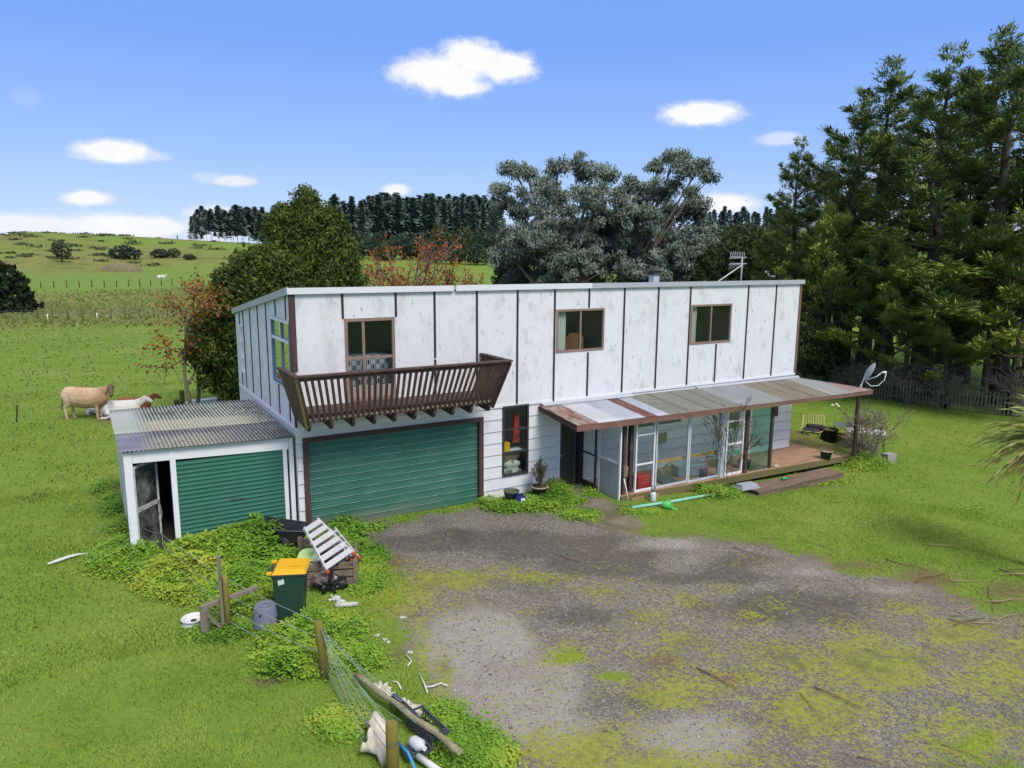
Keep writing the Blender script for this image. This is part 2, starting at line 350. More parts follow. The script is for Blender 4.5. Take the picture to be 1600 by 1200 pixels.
def masks(P):
    x, y = P[:, 0], P[:, 1]; px, py = project(P)
    near = (np.hypot(x, y) < 45) & (y > 1)
    n1 = fbm(x, y, .9, 21)-.5; n2 = fbm(x, y, .35, 22)-.5
    sg = np.where(near, signed(x, y, DRIVE), -9.)
    grav = np.where(near, sstep(sg+n1*1.3+n2*.6, -.55, .55), 0)
    k = np.where(near, 1., 0)
    moss = gsum(px, py, MOSS)*k; moss = np.clip(moss*.88+n1*.65+n2*.5-.08, 0, 1)*k
    gr = gsum(px, py, GRASSY)*k; gr = sstep(gr+n1*.9+n2*.6, .25, 1.)*k
    dirt = np.maximum(gsum(px, py, REDD), .62*np.exp(-((sg+.1)/.45)**2)*(px > 950))*k; dirt = sstep(dirt+n1*.5+n2*.5, .2, 1.)*k
    pale = np.clip(.36+.75*sstep(gsum(px, py, PALE)*k+n1*.4, .15, .85)-.5*sstep(gsum(px, py, DARKZ)*k+n1*.5+n2*.3, .2, .8), 0, 1)*k
    path = np.where(near, sstep(signed(x, y, PATH)+n2*.2, -.1, .08), 0)
    d = np.hypot(x, y); ang = x/np.maximum(y, 1)
    band = sstep(d+n1*4+(fbm(x, y, 25, 4)-.5)*10+ang*14, 66, 73)*(1-sstep(d+(fbm(x, y, 40, 5)-.5)*60, 125, 165))
    wild = band*sstep(-ang, -.1, .25)*(.05+1.0*fbm(x, y*2.5, 18, 6))+sstep(d, 235, 300)*(.1+.7*sstep(-ang, .22, .42))*sstep(fbm(x, y, 50, 8), .25, .6)
    return dict(grav=grav*(1-gr)*(1-.0*moss), moss=moss, dirt=dirt, pale=pale, path=path, wild=np.clip(wild, 0, 1), grassy=gr)
def polar_ground():
    a1 = np.radians(np.arange(-52, 52.01, .36)); a2 = np.radians(np.arange(56, 304.1, 8.)); A = np.concatenate([a1, a2]); na = len(A)
    R = [1.5]
    while R[-1] < 3500: R.append(R[-1]*(1.0125 if R[-1] < 90 else 1.03))
    R = np.array(R); nr = len(R)
    rr, aa = np.meshgrid(R, A, indexing='ij'); x = rr*np.sin(aa); y = rr*np.cos(aa)
    P = np.stack([x.ravel(), y.ravel(), terrain(x.ravel(), y.ravel())], 1)
    i, j = np.meshgrid(np.arange(nr-1), np.arange(na), indexing='ij'); j2 = (j+1) % na
    F = np.stack([i*na+j, (i+1)*na+j, (i+1)*na+j2, i*na+j2], -1).reshape(-1, 4)
    return P, F
GPTS, GFAC = polar_ground(); GM = masks(GPTS)
def npmesh(name, P, F, attrs):
    use = np.unique(F); mp = np.full(len(P), -1); mp[use] = np.arange(len(use)); F2 = mp[F]; P2 = P[use]; n = len(F2)
    me = bpy.data.meshes.new(name); me.vertices.add(len(P2)); me.loops.add(n*4); me.polygons.add(n)
    me.vertices.foreach_set('co', P2.reshape(-1).astype(np.float32)); me.loops.foreach_set('vertex_index', F2.reshape(-1).astype(np.int32))
    me.polygons.foreach_set('loop_start', np.arange(0, n*4, 4, dtype=np.int32)); me.polygons.foreach_set('loop_total', np.full(n, 4, dtype=np.int32))
    me.polygons.foreach_set('use_smooth', np.ones(n, bool)); me.update()
    for k, v in attrs.items(): a = me.attributes.new(k, 'FLOAT', 'POINT'); a.data.foreach_set('value', v[use].astype(np.float32))
    return me
def ground_material():
    m = bpy.data.materials.new('ground'); t = NT(m); pos = t.n('ShaderNodeNewGeometry').outputs['Position']
    A = {k: t.attr(k).outputs['Fac'] for k in ('grav', 'moss', 'dirt', 'pale', 'path', 'wild')}
    n_big = t.noise(pos, .16, 5., .6); n_mid = t.noise(pos, 1.1, 5., .65); n_fine = t.noise(pos, 9., 5., .7)
    n_str = t.noise(t.mapping(pos, (.9, 2.4, 1)), .8, 6., .7)
    g = t.mix(t.ramp(n_mid, .3, .7), GC[0], GC[1]); g = t.mix(t.ramp(n_fine, .35, .75), g, GC[2])
    g = t.mix(t.math('MULTIPLY', t.ramp(n_big, .45, .7), .55), g, GC[3]); g = t.mix(t.math('MULTIPLY', t.ramp(n_str, .52, .72), .55), g, GC[4])
    w = t.mix(t.ramp(t.noise(t.mapping(pos, (.4, 1.2, 1)), .5, 7., .7), .35, .65), (.20, .205, .045), (.235, .195, .085)); w = t.mix(t.ramp(t.noise(pos, .25, 6., .65), .48, .7), w, (.10, .13, .03)); w = t.mix(t.math('MULTIPLY', t.ramp(t.noise(pos, .09, 7., .7), .5, .62), .7), w, (.075, .095, .032))
    g = t.mix(A['wild'], g, w)
    dd = t.mix(t.ramp(n_fine, .3, .7), (.10, .07, .045), (.17, .115, .075))
    g = t.mix(t.math('MULTIPLY', A['dirt'], .85), g, dd)
    vo = t.n('ShaderNodeTexVoronoi', {'Vector': pos, 'Scale': 26., 'Randomness': 1.}); vb = t.n('ShaderNodeTexVoronoi', {'Vector': pos, 'Scale': 50.})
    cr1 = t.n('ShaderNodeSeparateColor', {0: vo.outputs['Color']}).outputs[0]; cr2 = t.n('ShaderNodeSeparateColor', {0: vb.outputs['Color']}).outputs[0]
    st = t.mix(t.ramp(cr1, .0, 1., False), (.088, .082, .072), (.43, .405, .36)); sf = t.mix(t.ramp(cr2, 0., 1., False), (.060, .056, .050), (.31, .29, .255))
    dust = t.mix(t.ramp(n_fine, .3, .7), (.100, .091, .078), (.185, .165, .138))
    dust = t.mix(t.ramp(n_mid, .4, .7), dust, (.145, .118, .098))
    k = t.math('ADD', t.math('MULTIPLY', A['pale'], .5), t.math('MULTIPLY', n_mid, .55)); k2 = t.ramp(k, .24, .62)
    stone = t.mix(t.ramp(cr2, .4, .62), st, sf)
    gv = t.mix(t.math('MULTIPLY', t.ramp(t.math('ADD', cr1, t.math('MULTIPLY', k2, .95)), .62, 1.0), .95), t.mix(t.math('MULTIPLY', t.ramp(cr2, .3, .8), .6), dust, sf), stone)
    gv = t.mix(t.math('MULTIPLY', t.ramp(vb.outputs['Distance'], .42, .62), t.math('ADD', t.math('MULTIPLY', k2, .5), .2)), gv, (.10, .085, .075))
    gv = t.mix(t.math('MULTIPLY', t.ramp(t.noise(pos, .55, 5., .6), .5, .68), t.math('MULTIPLY', t.math('SUBTRACT', 1., A['pale']), .6)), gv, (.072, .068, .063))
    gv = t.mix(t.math('MULTIPLY', t.ramp(A['pale'], .4, 1.), .42), gv, (.50, .475, .44))
    mo = t.mix(t.ramp(n_fine, .3, .7), (.19, .225, .024), (.34, .345, .035)); mo = t.mix(t.ramp(n_mid, .5, .75), mo, (.13, .15, .03))
    mk = t.ramp(t.math('ADD', t.math('MULTIPLY', A['moss'], 1.25), t.math('ADD', t.math('MULTIPLY', t.math('SUBTRACT', t.noise(pos, 4.5, 10., .82), .5), 2.8), t.math('MULTIPLY', t.math('SUBTRACT', cr1, .5), .75))), .30, .85)
    gv = t.mix(t.math('MULTIPLY', t.ramp(A['pale'], .36, .0), .62), gv, t.mix(t.ramp(n_fine, .3, .7), (.062, .058, .054), (.11, .104, .096)))
    gd = t.mix(t.math('MULTIPLY', A['dirt'], .7), gv, (.16, .10, .08))
    gv2 = t.ramp(t.noise(pos, .35, 6., .65), .42, .66); gd = t.mix(t.math('MULTIPLY', gv2, .26), gd, (.165, .135, .10))
    gd = t.mix(t.math('MULTIPLY', mk, .78), gd, mo)
    edge = t.ramp(t.math('ADD', A['grav'], t.math('MULTIPLY', t.math('SUBTRACT', t.noise(pos, 4., 8., .78), .5), 1.5)), .3, .7)
    c = t.mix(edge, t.mix(t.math('MULTIPLY', mk, .6), g, mo), gd)
    cc = t.mix(t.ramp(n_mid, .35, .65), (.23, .20, .16), (.14, .13, .07))
    c = t.mix(A['path'], c, cc)
    hb = t.math('ADD', t.math('MULTIPLY', n_fine, .5), t.math('MULTIPLY', t.math('MULTIPLY', cr2, .22), A['grav']))
    hb = t.math('ADD', hb, t.math('MULTIPLY', n_str, 1.6))
    b = t.n('ShaderNodeBump', {'Strength': .7, 'Distance': .06, 'Height': hb})
    p = t.n('ShaderNodeBsdfPrincipled', {'Base Color': c, 'Roughness': .9, 'Specular IOR Level': .15, 'Normal': b.outputs[0]})
    t.l.new(p.outputs[0], t.n('ShaderNodeOutputMaterial').inputs[0]); return m
GC = [(0.138, 0.231, 0.030), (0.179, 0.276, 0.041), (0.123, 0.207, 0.028), (0.240, 0.287, 0.062), (0.099, 0.173, 0.028)]
MG = ground_material()
fc = GPTS[GFAC].mean(1); fd = np.hypot(fc[:, 0], fc[:, 1])
isdr = GM['grav'][GFAC].mean(1) > .5; ispa = (GM['path'][GFAC].mean(1) > .5) & ~isdr
ishill = fd > 235
for nm, sel in (('driveway', isdr), ('path', ispa), ('hills', ishill & ~isdr), ('lawn', ~(isdr | ispa | ishill))):
    link(nm, npmesh(nm, GPTS, GFAC[sel], GM), MG)['kind'] = 'structure'

# ================================================================ grass blades
def grass():
    C = []; A = []; L = []; Wd = []; R = []
    def patch(n, ymin, ymax, ln, wd, lo=0.):
        d = np.sqrt(RNG.uniform(ymin**2, ymax**2, n)); a = RNG.uniform(-.66, .66, n); x = d*np.sin(a); y = d*np.cos(a)
        P = np.stack([x, y, terrain(x, y)], 1); M = masks(P); px, py = project(P)
        dens = (1-np.clip(M['grav']*1.05+M['path']+M['dirt']*.75, 0, 1))*(1-.7*M['grassy'])
        q = P-H0; u = q@HU; v = q@HV
        inh = ((u > -3.7) & (u < 17.8) & (v > 0) & (v < 7)) & ~((u < 0) & ((v < .6) | (v > 6.2))); deck = (u > 8.3) & (u < 19.3) & (v > -2.1) & (v < .3)
        clump = .35+.65*sstep(fbm(x, y, .8, 31), .3, .65)
        keep = (RNG.random(n) < dens*clump) & (px > -60) & (px < 1660) & (py < 1260) & ~inh & ~deck
        P = P[keep]; k = len(P); px = px[keep]
        right = sstep(px, 800, 1000)*sstep(P[:, 1], 9, 12)
        h = ln*(RNG.uniform(.45, 1.25, k))*(1-.35*right)*(.6+.8*fbm(P[:, 0], P[:, 1], 1.4, 33))
        an = RNG.uniform(0, 6.283, k); tl = RNG.uniform(.4, 1.5, k)
        ax = np.stack([np.cos(an)*tl, np.sin(an)*tl, np.ones(k)], 1); ax /= np.linalg.norm(ax, axis=1, keepdims=True)
        C.append(P+ax*(h*.42)[:, None]); A.append(ax); L.append(h); Wd.append(np.full(k, wd)*RNG.uniform(.6, 1.4, k))
        R.append(np.clip(.34*RNG.random(k)+.75*(fbm(P[:, 0], P[:, 1]*1.7, 1.8, 35)-.2)+.8*(fbm(P[:, 0], P[:, 1], 5, 37)-.45)+.12, 0, 1)*(1-lo)+lo)
    patch(150000, 6.5, 14, .085, .011); patch(190000, 13, 24, .10, .02); patch(170000, 23, 42, .10, .04, .2); patch(90000, 40, 80, .13, .10, .42)
    n = 60000; d = RNG.uniform(66, 165, n); a = RNG.uniform(-.66, .25, n); x = d*np.sin(a); y = d*np.cos(a); P = np.stack([x, y, terrain(x, y)], 1); wl = masks(P)['wild']; kp = RNG.random(n) < wl*1.1; P = P[kp]; k = len(P)
    ax = rdir(k)*.8+np.array([0, 0, 1.]); tag(link('rough_grass', leafmesh('rough_grass', P+np.array([0, 0, .1]), ax, rdir(k), RNG.uniform(.25, .6, k), RNG.uniform(.2, .5, k), np.clip(.5*RNG.random(k)+.9*(fbm(P[:, 0], P[:, 1]*2, 9, 41)-.25), 0, 1), .2), leafmat('rough_grass', [(0.072, 0.112, 0.024), (0.120, 0.156, 0.036), (0.176, 0.168, 0.064), (0.256, 0.224, 0.120)], rough=.9, spec=.05, transl=.1, up=2.)), kind='stuff')
    C = np.concatenate(C); A = np.concatenate(A); L = np.concatenate(L); Wd = np.concatenate(Wd); R = np.concatenate(R)
    me = leafmesh('grass', C, A, np.array([0, 0, 1.])+.35*rdir(len(C)), L, Wd, R, tip=.3)
    o = link('grass', me, leafmat('grass', [(0.070, 0.128, 0.018), (0.108, 0.176, 0.026), (0.150, 0.220, 0.039), (0.235, 0.246, 0.084)], rough=.75, spec=.12, transl=.12, up=3.))
    tag(o, kind='stuff')
grass()
def stones():
    n = 30000; d = np.sqrt(RNG.uniform(7.5**2, 19**2, n)); a = RNG.uniform(-.12, .72, n); P = np.stack([d*np.sin(a), d*np.cos(a), np.zeros(n)], 1); P[:, 2] = terrain(P[:, 0], P[:, 1]); M = masks(P); px, py = project(P)
    keep = (M['grav'] > .8) & (RNG.random(n) < .05+.95*M['pale']) & (RNG.random(n) > M['moss']*.8) & (px < 1680) & (py < 1260); P = P[keep]; n = len(P)
    r = RNG.uniform(.006, .02, n)*np.where(RNG.random(n) < .06, 1.7, 1); O = np.array([(1, 0, 0), (0, 1, 0), (-1, 0, 0), (0, -1, 0), (0, 0, .75), (0, 0, -.75)]); V = P[:, None]+O[None]*r[:, None, None]*RNG.uniform(.6, 1.3, (n, 6, 1))+np.array([0, 0, .004])
    an = RNG.uniform(0, 6.28, n); c, s = np.cos(an)[:, None], np.sin(an)[:, None]; q = V-P[:, None]; V = P[:, None]+np.stack([q[..., 0]*c-q[..., 1]*s, q[..., 0]*s+q[..., 1]*c, q[..., 2]], -1)
    T = np.array([(0, 1, 4), (1, 2, 4), (2, 3, 4), (3, 0, 4), (1, 0, 5), (2, 1, 5), (3, 2, 5), (0, 3, 5)]); F = (T[None]+6*np.arange(n)[:, None, None]).reshape(-1, 3); k = len(F)
    me = bpy.data.meshes.new('gravel'); me.vertices.add(n*6); me.loops.add(k*3); me.polygons.add(k); me.vertices.foreach_set('co', V.reshape(-1).astype(np.float32)); me.loops.foreach_set('vertex_index', F.reshape(-1).astype(np.int32)); me.polygons.foreach_set('loop_start', np.arange(0, k*3, 3, dtype=np.int32)); me.polygons.foreach_set('loop_total', np.full(k, 3, dtype=np.int32)); me.update()
    at = me.attributes.new('rnd', 'FLOAT', 'POINT'); at.data.foreach_set('value', np.repeat(RNG.random(n), 6).astype(np.float32)); tag(link('gravel', me, leafmat('gravel_stone', [(.10, .09, .082), (.26, .235, .215), (.50, .46, .43)], rough=.9, transl=0)), kind='stuff')
stones()
# ================================================================ materials for the buildings
WHT = mat('white_sheet', (.72, .725, .745), .7, [(2.6, .52, .70, (.56, .57, .59), (1, 1, .6)), (1.6, .56, .74, (.60, .575, .53), (1, 1, .5)), (7., .615, .69, (.36, .36, .38), (1.8, 1.8, .5), 9), (15., .66, .73, (.16, .16, .17), (1.3, 1.3, .5), 6)], bump=(40, .08), var=.03)
WBD = mat('white_weatherboard', (.73, .735, .75), .6, [(1.6, .60, .75, (.60, .62, .60), (1, 1, .5)), (14., .70, .76, (.35, .35, .34), (1, 1, 1), 4)], var=.03)
WSTN = mat('white_stained', (.68, .69, .665), .6, [(1.3, .55, .75, (.50, .52, .47), (1, 1, 3)), (5., .64, .74, (.16, .16, .12), (.5, .5, 2.6), 6)], var=.04)
WPNT = mat('white_paint', (.76, .76, .78), .5, [(6., .66, .75, (.5, .49, .47), (1, 1, .4))])
BRN = mat('brown_timber', (.085, .048, .042), .65, [(5., .55, .75, (.13, .085, .07), (1, 1, .4)), (3., .66, .76, (.10, .10, .05))], bump=(20, .15))
BRND = mat('dark_batten', (.045, .033, .034), .65, var=.15)
BRNL = mat('faded_brown', (.20, .105, .085), .65, [(4., .5, .75, (.27, .16, .13), (1, 1, 1))], var=.1)
JOIN = mat('tan_joinery', (.27, .185, .145), .6, var=.1)
BALM = mat('balcony_stain', (.075, .045, .040), .6, [(4., .52, .72, (.17, .10, .08), (1, 1, .5)), (2.2, .62, .72, (.15, .13, .05))], bump=(18, .2), var=.15)
MOSSW = mat('mossy_timber', (.17, .13, .075), .9, [(3., .40, .62, (.16, .15, .035)), (9., .58, .72, (.05, .04, .028))], bump=(16, .4))
DARKW = mat('dark_timber', (.055, .045, .036), .85, [(4, .5, .7, (.10, .08, .06), (1, 1, 1))], bump=(16, .3))
GREYM = mat('grey_metal', (.42, .44, .48), .4, [(2, .55, .75, (.33, .34, .37))], spec=.5)
WHTM = mat('white_metal', (.72, .73, .77), .4, [(2, .55, .75, (.6, .6, .63))], spec=.5)
ALU = mat('aluminium', (.68, .69, .71), .35, [(5, .5, .7, (.55, .56, .57))], metal=.25)
BLUEF = mat('blue_frame', (.13, .20, .33), .5, [(6, .6, .72, (.3, .36, .44))])
DKFR = mat('dark_frame', (.05, .045, .045), .5, [(8, .6, .75, (.14, .12, .11))])
GLS = glassmat('window_glass', amount=.05); GLSD = glassmat('dusty_glass', amount=.2, dirt=.35); GLSG = glassmat('green_tinted_glass', tint=(.56, .78, .70), amount=.2, dirt=.10)
GLSL = glassmat('mirror_glass', tint=(.5, .55, .5), amount=5.5, rough=.015); GLSP = glassmat('porch_glass', amount=.06, dirt=.05)
FROST = mat('frosted_panel', (.42, .44, .45), .5, var=.12)
INNER = mat('inner_wall', (.52, .42, .56), .9, var=.1); INNERD = mat('inner_dark', (.06, .06, .06), .9)
GREEN = mat('green_door_paint', (.045, .165, .118), .42, [(.9, .55, .8, (.07, .21, .155), (1, 1, 3)), (1.4, .62, .8, (.10, .22, .16), (1, 1, .3))], var=.08, spec=.4)
def green_garage():
    m = bpy.data.materials.new('green_garage'); t = NT(m); v = t.n('ShaderNodeTexCoord').outputs['Object']; z = t.n('ShaderNodeSeparateXYZ', {0: v}).outputs[2]
    x = t.n('ShaderNodeSeparateXYZ', {0: v}).outputs[0]
    c = t.mix(t.ramp(t.noise(t.mapping(v, (1, 1, 3)), 1.2, 5., .6), .35, .75), (.038, .150, .105), (.068, .19, .142))
    k = t.math('MULTIPLY', t.ramp(t.math('ADD', z, t.math('MULTIPLY', t.noise(v, 1.5, 4.), .5)), .72, .34), t.ramp(x, 4.6, 1.0))
    c = t.mix(t.math('MULTIPLY', k, .8), c, (.17, .16, .10))
    p = t.n('ShaderNodeBsdfPrincipled', {'Base Color': c, 'Roughness': .42, 'Specular IOR Level': .4}); t.l.new(p.outputs[0], t.n('ShaderNodeOutputMaterial').inputs[0]); return m
GRG = green_garage()
HL_, HD = 17.72, 6.97; ZS = 2.65
def ztop(v): return 5.80-(v/HD)*.92
house = empty('house', H0, 'long two storey white house with dark battens, green garage door and a brown balcony', 'house', YAW)
# ---- generic wall in plane (s along, z up) with holes; thick into +t
def wall_segments(s0, s1, z0, z1f, holes):
    ss = sorted(set([s0, s1]+[h[0] for h in holes]+[h[1] for h in holes])); out = []
    for a, b in zip(ss[:-1], ss[1:]):
        hs = sorted([(h[2], h[3]) for h in holes if h[0] <= a+1e-6 and h[1] >= b-1e-6]); z = z0
        for h in hs:
            if h[0] > z+1e-6: out.append((a, b, z, z, h[0], h[0]))
            z = h[1]
        ta, tb = z1f(a), z1f(b)
        if min(ta, tb) > z+1e-6: out.append((a, b, z, z, ta, tb))
    return out
def front_wall(name, m, u0, u1, z0, z1, holes, v0, v1, parent):
    b = MB()
    for a, c, za, zb, ta, tb in wall_segments(u0, u1, z0, lambda s: z1, holes): b.box((a, v0, za), (c, v1, ta))
    return b.build(name, m, parent)
H_UP = [(1.25, 2.53, 3.17, 5.19), (7.37, 9.07, 3.99, 5.22), (12.52, 14.33, 3.94, 5.21)]
front_wall('front_cladding', WHT, 0, HL_, ZS, 5.80, H_UP, 0, .1, house)
b = MB()   # left end wall
for a, c, za, zb, ta, tb in wall_segments(.1, HD-.1, ZS, ztop, [(.14, 2.0, 3.52, 5.16), (5.72, 6.22, 3.12, 4.58)]):
    b.hexa([(0, a, za), (.1, a, za), (.1, c, zb), (0, c, zb), (0, a, ta), (.1, a, ta), (.1, c, tb), (0, c, tb)])
b.build('side_cladding', WHT, house)
b = MB(); b.box((0, HD-.1, 0), (HL_, HD, ztop(HD)))
b.hexa([(HL_-.1, .1, 0), (HL_, .1, 0), (HL_, HD-.1, 0), (HL_-.1, HD-.1, 0), (HL_-.1, .1, ztop(.1)), (HL_, .1, ztop(.1)), (HL_, HD-.1, ztop(HD-.1)), (HL_-.1, HD-.1, ztop(HD-.1))])
b.box((.03, .14, 0), (.13, HD-.1, ZS)); b.build('rear_cladding', WHT, house)
# white band under the sheets and the smooth panel over the garage door
b = MB(); b.box((-.012, -.012, ZS-.07), (HL_+.012, .13, ZS+.01)); b.box((-.012, .13, ZS-.07), (.1, HD, ZS+.01)); b.build('band_board', WPNT, house)
front_wall('garage_lintel', WSTN, 0.0, 5.04, 2.38, ZS-.07, [], .012, .14, house)
# lower storey weatherboards
H_LO = [(.14, 5.035, -1, 2.38), (5.64, 6.49, .59, 2.61), (7.56, 8.34, -1, 1.98), (10.42, 12.42, 1.36, 2.05), (14.1, 15.1, .85, 2.0)]
b = MB(); b2 = MB(); rows = 9; rh = (ZS-.07+.42)/rows
for i in range(rows):
    z0 = -.42+i*rh; z1 = z0+rh
    for a, c, za, zb, ta, tb in wall_segments(0, HL_, z0, lambda s: z1, [(h[0], h[1], max(h[2], z0), min(h[3], z1)) for h in H_LO+[(0, 5.04, 2.38, 9)] if h[2] < z1-1e-6 and h[3] > z0+1e-6]):
        f0 = .012+.016*((za-z0)/rh); f1 = .012+.016*((ta-z0)/rh)
        (b if a > .13 else b2).hexa([(a, f0, za), (c, f0, za), (c, .14, za), (a, .14, za), (a, f1, ta), (c, f1, ta), (c, .14, ta), (a, .14, ta)])
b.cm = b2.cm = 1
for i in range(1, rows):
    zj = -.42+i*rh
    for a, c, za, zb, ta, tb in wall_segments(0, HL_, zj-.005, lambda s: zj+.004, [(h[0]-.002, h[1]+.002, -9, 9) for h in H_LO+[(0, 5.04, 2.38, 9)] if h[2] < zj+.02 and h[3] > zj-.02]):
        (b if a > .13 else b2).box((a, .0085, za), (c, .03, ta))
for q in (b, b2): q.build('weatherboards', [WBD, mat('joint_shadow', (.26, .26, .26), .9)], house)  # grey strips along the laps stand in for their shadow lines
# inside: floors, partitions
b = MB(); b.box((.14, .16, ZS+.02), (HL_-.12, HD-.12, ZS+.26)); b.box((.14, .16, -.2), (HL_-.12, HD-.12, -.1))
b.build('floors', mat('floor_carpet', (.36, .31, .30), .95, var=.2), house)
b = MB()
for u in (3.9, 6.9, 10.4, 15.6): b.box((u, .12, ZS+.26), (u+.1, HD-.12, 4.85))
b.box((.14, 3.6, ZS+.26), (3.9, 3.7, 4.9)); b.box((6.9+.1, 3.2, ZS+.26), (HL_-.2, 3.3, 4.9))
for u in (5.2, 7.2, 9.6): b.box((u, .2, -.1), (u+.1, HD-.12, ZS))
b.box((5.3, 1.5, -.1), (7.2, 1.6, ZS)); b.box((9.7, 1.6, -.1), (HL_-.2, 1.7, ZS)); b.box((7.3, 3.2, -.1), (9.6, 3.3, ZS))
b.build('partitions', INNER, house)
# ---- roof, fascias
b = MB(); r0, r1 = 5.925, ztop(HD)+.12
b.hexa([(-.06, -.05, r0-.09), (HL_+.06, -.05, r0-.09), (HL_+.06, HD+.1, r1-.09), (-.06, HD+.1, r1-.09), (-.06, -.05, r0), (HL_+.06, -.05, r0), (HL_+.06, HD+.1, r1), (-.06, HD+.1, r1)])
b.build('roof', GREYM, house)
for (u0, u1, m, dz) in ((-.085, 4.14, WHTM, 0), (4.2, 8.55, WHTM, .004), (8.56, HL_+.085, GREYM, .0)):
    MB().box((u0, -.085, 5.80), (u1, -.052, 5.945+dz)).build('fascia', m, house)
b = MB(); b.hexa([(-.085, -.05, 5.79), (-.062, -.05, 5.79), (-.062, HD+.1, ztop(HD)-.02), (-.085, HD+.1, ztop(HD)-.02), (-.085, -.05, 5.965), (-.062, -.05, 5.965), (-.062, HD+.1, r1+.02), (-.085, HD+.1, r1+.02)])
b.build('barge_board', GREYM, house)
# ---- battens, each a strip
BW = .055
def batten(u, z0, z1): MB().box((u-BW/2, -.022, z0), (u+BW/2, -.002, z1)).build('batten', BRND, house)
for u, segs in [(1.22, [(5.2, 5.79)]), (2.57, [(5.2, 5.79)]), (3.62, [(4.1, 5.79), (2.7, 4.05)]), (4.84, [(2.7, 5.79)]), (6.09, [(2.64, 5.79)]), (7.31, [(2.6, 5.79)]), (8.5, [(5.25, 5.79), (2.64, 3.94)]), (9.8, [(2.64, 5.79)]),
                (11.13, [(2.64, 5.79)]), (12.46, [(2.64, 5.79)]), (13.7, [(2.64, 3.9)]), (15.07, [(2.64, 5.79)]), (16.44, [(2.64, 5.79)])]:
    for s in segs: batten(u, *s)
for v, z0, z1 in [(.45, 5.19, 9), (.45, 2.72, 3.48), (1.5, 5.19, 9), (1.5, 2.72, 3.48), (2.58, 2.72, 9), (3.63, 2.72, 9), (4.69, 2.72, 9), (5.68, 2.72, 9), (6.27, 2.72, 3.1), (6.27, 4.6, 9)]:
    MB().box((-.022, v-.02, z0), (-.002, v+.02, min(z1, ztop(v)-.01))).build('batten', BRND, house)
b = MB(); b.box((-.03, -.03, 4.0), (.10, -.003, 5.79)); b.box((-.03, -.003, 4.0), (-.003, .07, 5.785)); b.box((-.025, -.025, 2.66), (.03, -.003, 4.0)); b.build('corner_trim', BRN, house)
b = MB(); b.box((HL_-.07, -.025, ZS), (HL_+.03, -.003, 5.79)); b.build('corner_trim', BRNL, house)
# ---- windows (frame > pane)
def window(u0, u1, z0, z1, m, mull=(), rails=(), fw=.06, glass=GLS, v=-.02, dep=.09, parent=house, name='window'):
    b = MB(); b.box((u0, v, z0), (u1, v+dep, z0+fw)); b.box((u0, v, z1-fw), (u1, v+dep, z1)); b.box((u0, v, z0+fw), (u0+fw, v+dep, z1-fw)); b.box((u1-fw, v, z0+fw), (u1, v+dep, z1-fw))
    for x in mull: b.box((x-fw*.42, v+.012, z0+fw), (x+fw*.42, v+dep-.01, z1-fw))
    xs = [u0+fw]+[x for x in mull]+[u1-fw]
    for r in rails:
        ra, rb, rz = r; b.box((ra+.002, v+.008, rz-fw*.4), (rb-.002, v+dep-.014, rz+fw*.4))
    o = b.build(name, m, parent)
    MB().box((u0+fw*.5, v+dep*.5, z0+fw*.5), (u1-fw*.5, v+dep*.5+.006, z1-fw*.5)).build('pane', glass, o)
    return o
CURT = mat('cream_curtain', (.62, .60, .52), .9, [(2, .5, .7, (.5, .48, .4), (6, 6, .2))])
def curtain(parent, u0, u1, z0, z1, v=.2, flare=.0, m=CURT):
    b = MB(); n = 26; vs = []; fs = []
    for j, z in enumerate((z1, (z0+z1)/2, z0)):
        for i in range(n+1):
            f = i/n; vs.append((u0+(u1-u0)*f*(1+flare*(j/2)), v+.03*math.sin(f*26+j*.3), z))
    for j in range(2):
        for i in range(n): fs.append((j*(n+1)+i, j*(n+1)+i+1, (j+1)*(n+1)+i+1, (j+1)*(n+1)+i))
    b.add(vs, fs, True); return b.build('curtain', m, parent)
w = window(7.37, 9.07, 3.99, 5.22, JOIN, [8.22]); curtain(w, 7.50, 7.80, 4.03, 5.17, .14)
tag(w, 'brown two pane window with a cream curtain and a chair back inside')
w = window(12.52, 14.33, 3.94, 5.21, JOIN, [13.42]); curtain(w, 12.66, 12.90, 3.98, 5.16, .14)
tag(w, 'brown two pane window with a dark screen inside')
tag(window(5.64, 6.49, .59, 2.61, DKFR, [], [(5.7, 6.43, 1.27), (5.7, 6.43, 1.93)], .055, GLS), 'tall dark framed window of three panes')
window(10.42, 12.42, 1.36, 2.05, WPNT, [11.2], [], .07, GLSD, v=-.005)
window(14.1, 15.1, .85, 2.0, WPNT, [], [], .07, GLSD, v=-.005)
def side_window(v0, v1, z0, z1, m, mull, rails, fw, gl):
    b = MB(); d0, d1 = -.03, .06
    b.box((d0, v0, z0), (d1, v1, z0+fw)); b.box((d0, v0, z1-fw), (d1, v1, z1)); b.box((d0, v0, z0+fw), (d1, v0+fw, z1-fw)); b.box((d0, v1-fw, z0+fw), (d1, v1, z1-fw))
    for x in mull: b.box((d0+.012, x-fw*.5, z0+fw), (d1-.01, x+fw*.5, z1-fw))
    for z in rails: b.box((d0+.008, v0+fw, z-fw*.45), (d1-.014, v1-fw, z+fw*.45))
    o = b.build('window', m, house); MB().box((.01, v0+fw*.5, z0+fw*.5), (.016, v1-fw*.5, z1-fw*.5)).build('pane', gl, o); return o
w = side_window(.14, 2.0, 3.52, 5.16, BLUEF, [1.0], [4.66], .075, GLSL); tag(w, 'blue framed window of four panes')
b = MB(); b.box((-.034, .21, 4.62), (-.031, 1.93, 4.7)); b.box((-.034, .96, 4.7), (-.031, 1.04, 5.085)); b.box((-.034, .14, 5.09), (-.031, 2.0, 5.16)); b.build('white_trim', WPNT, w)
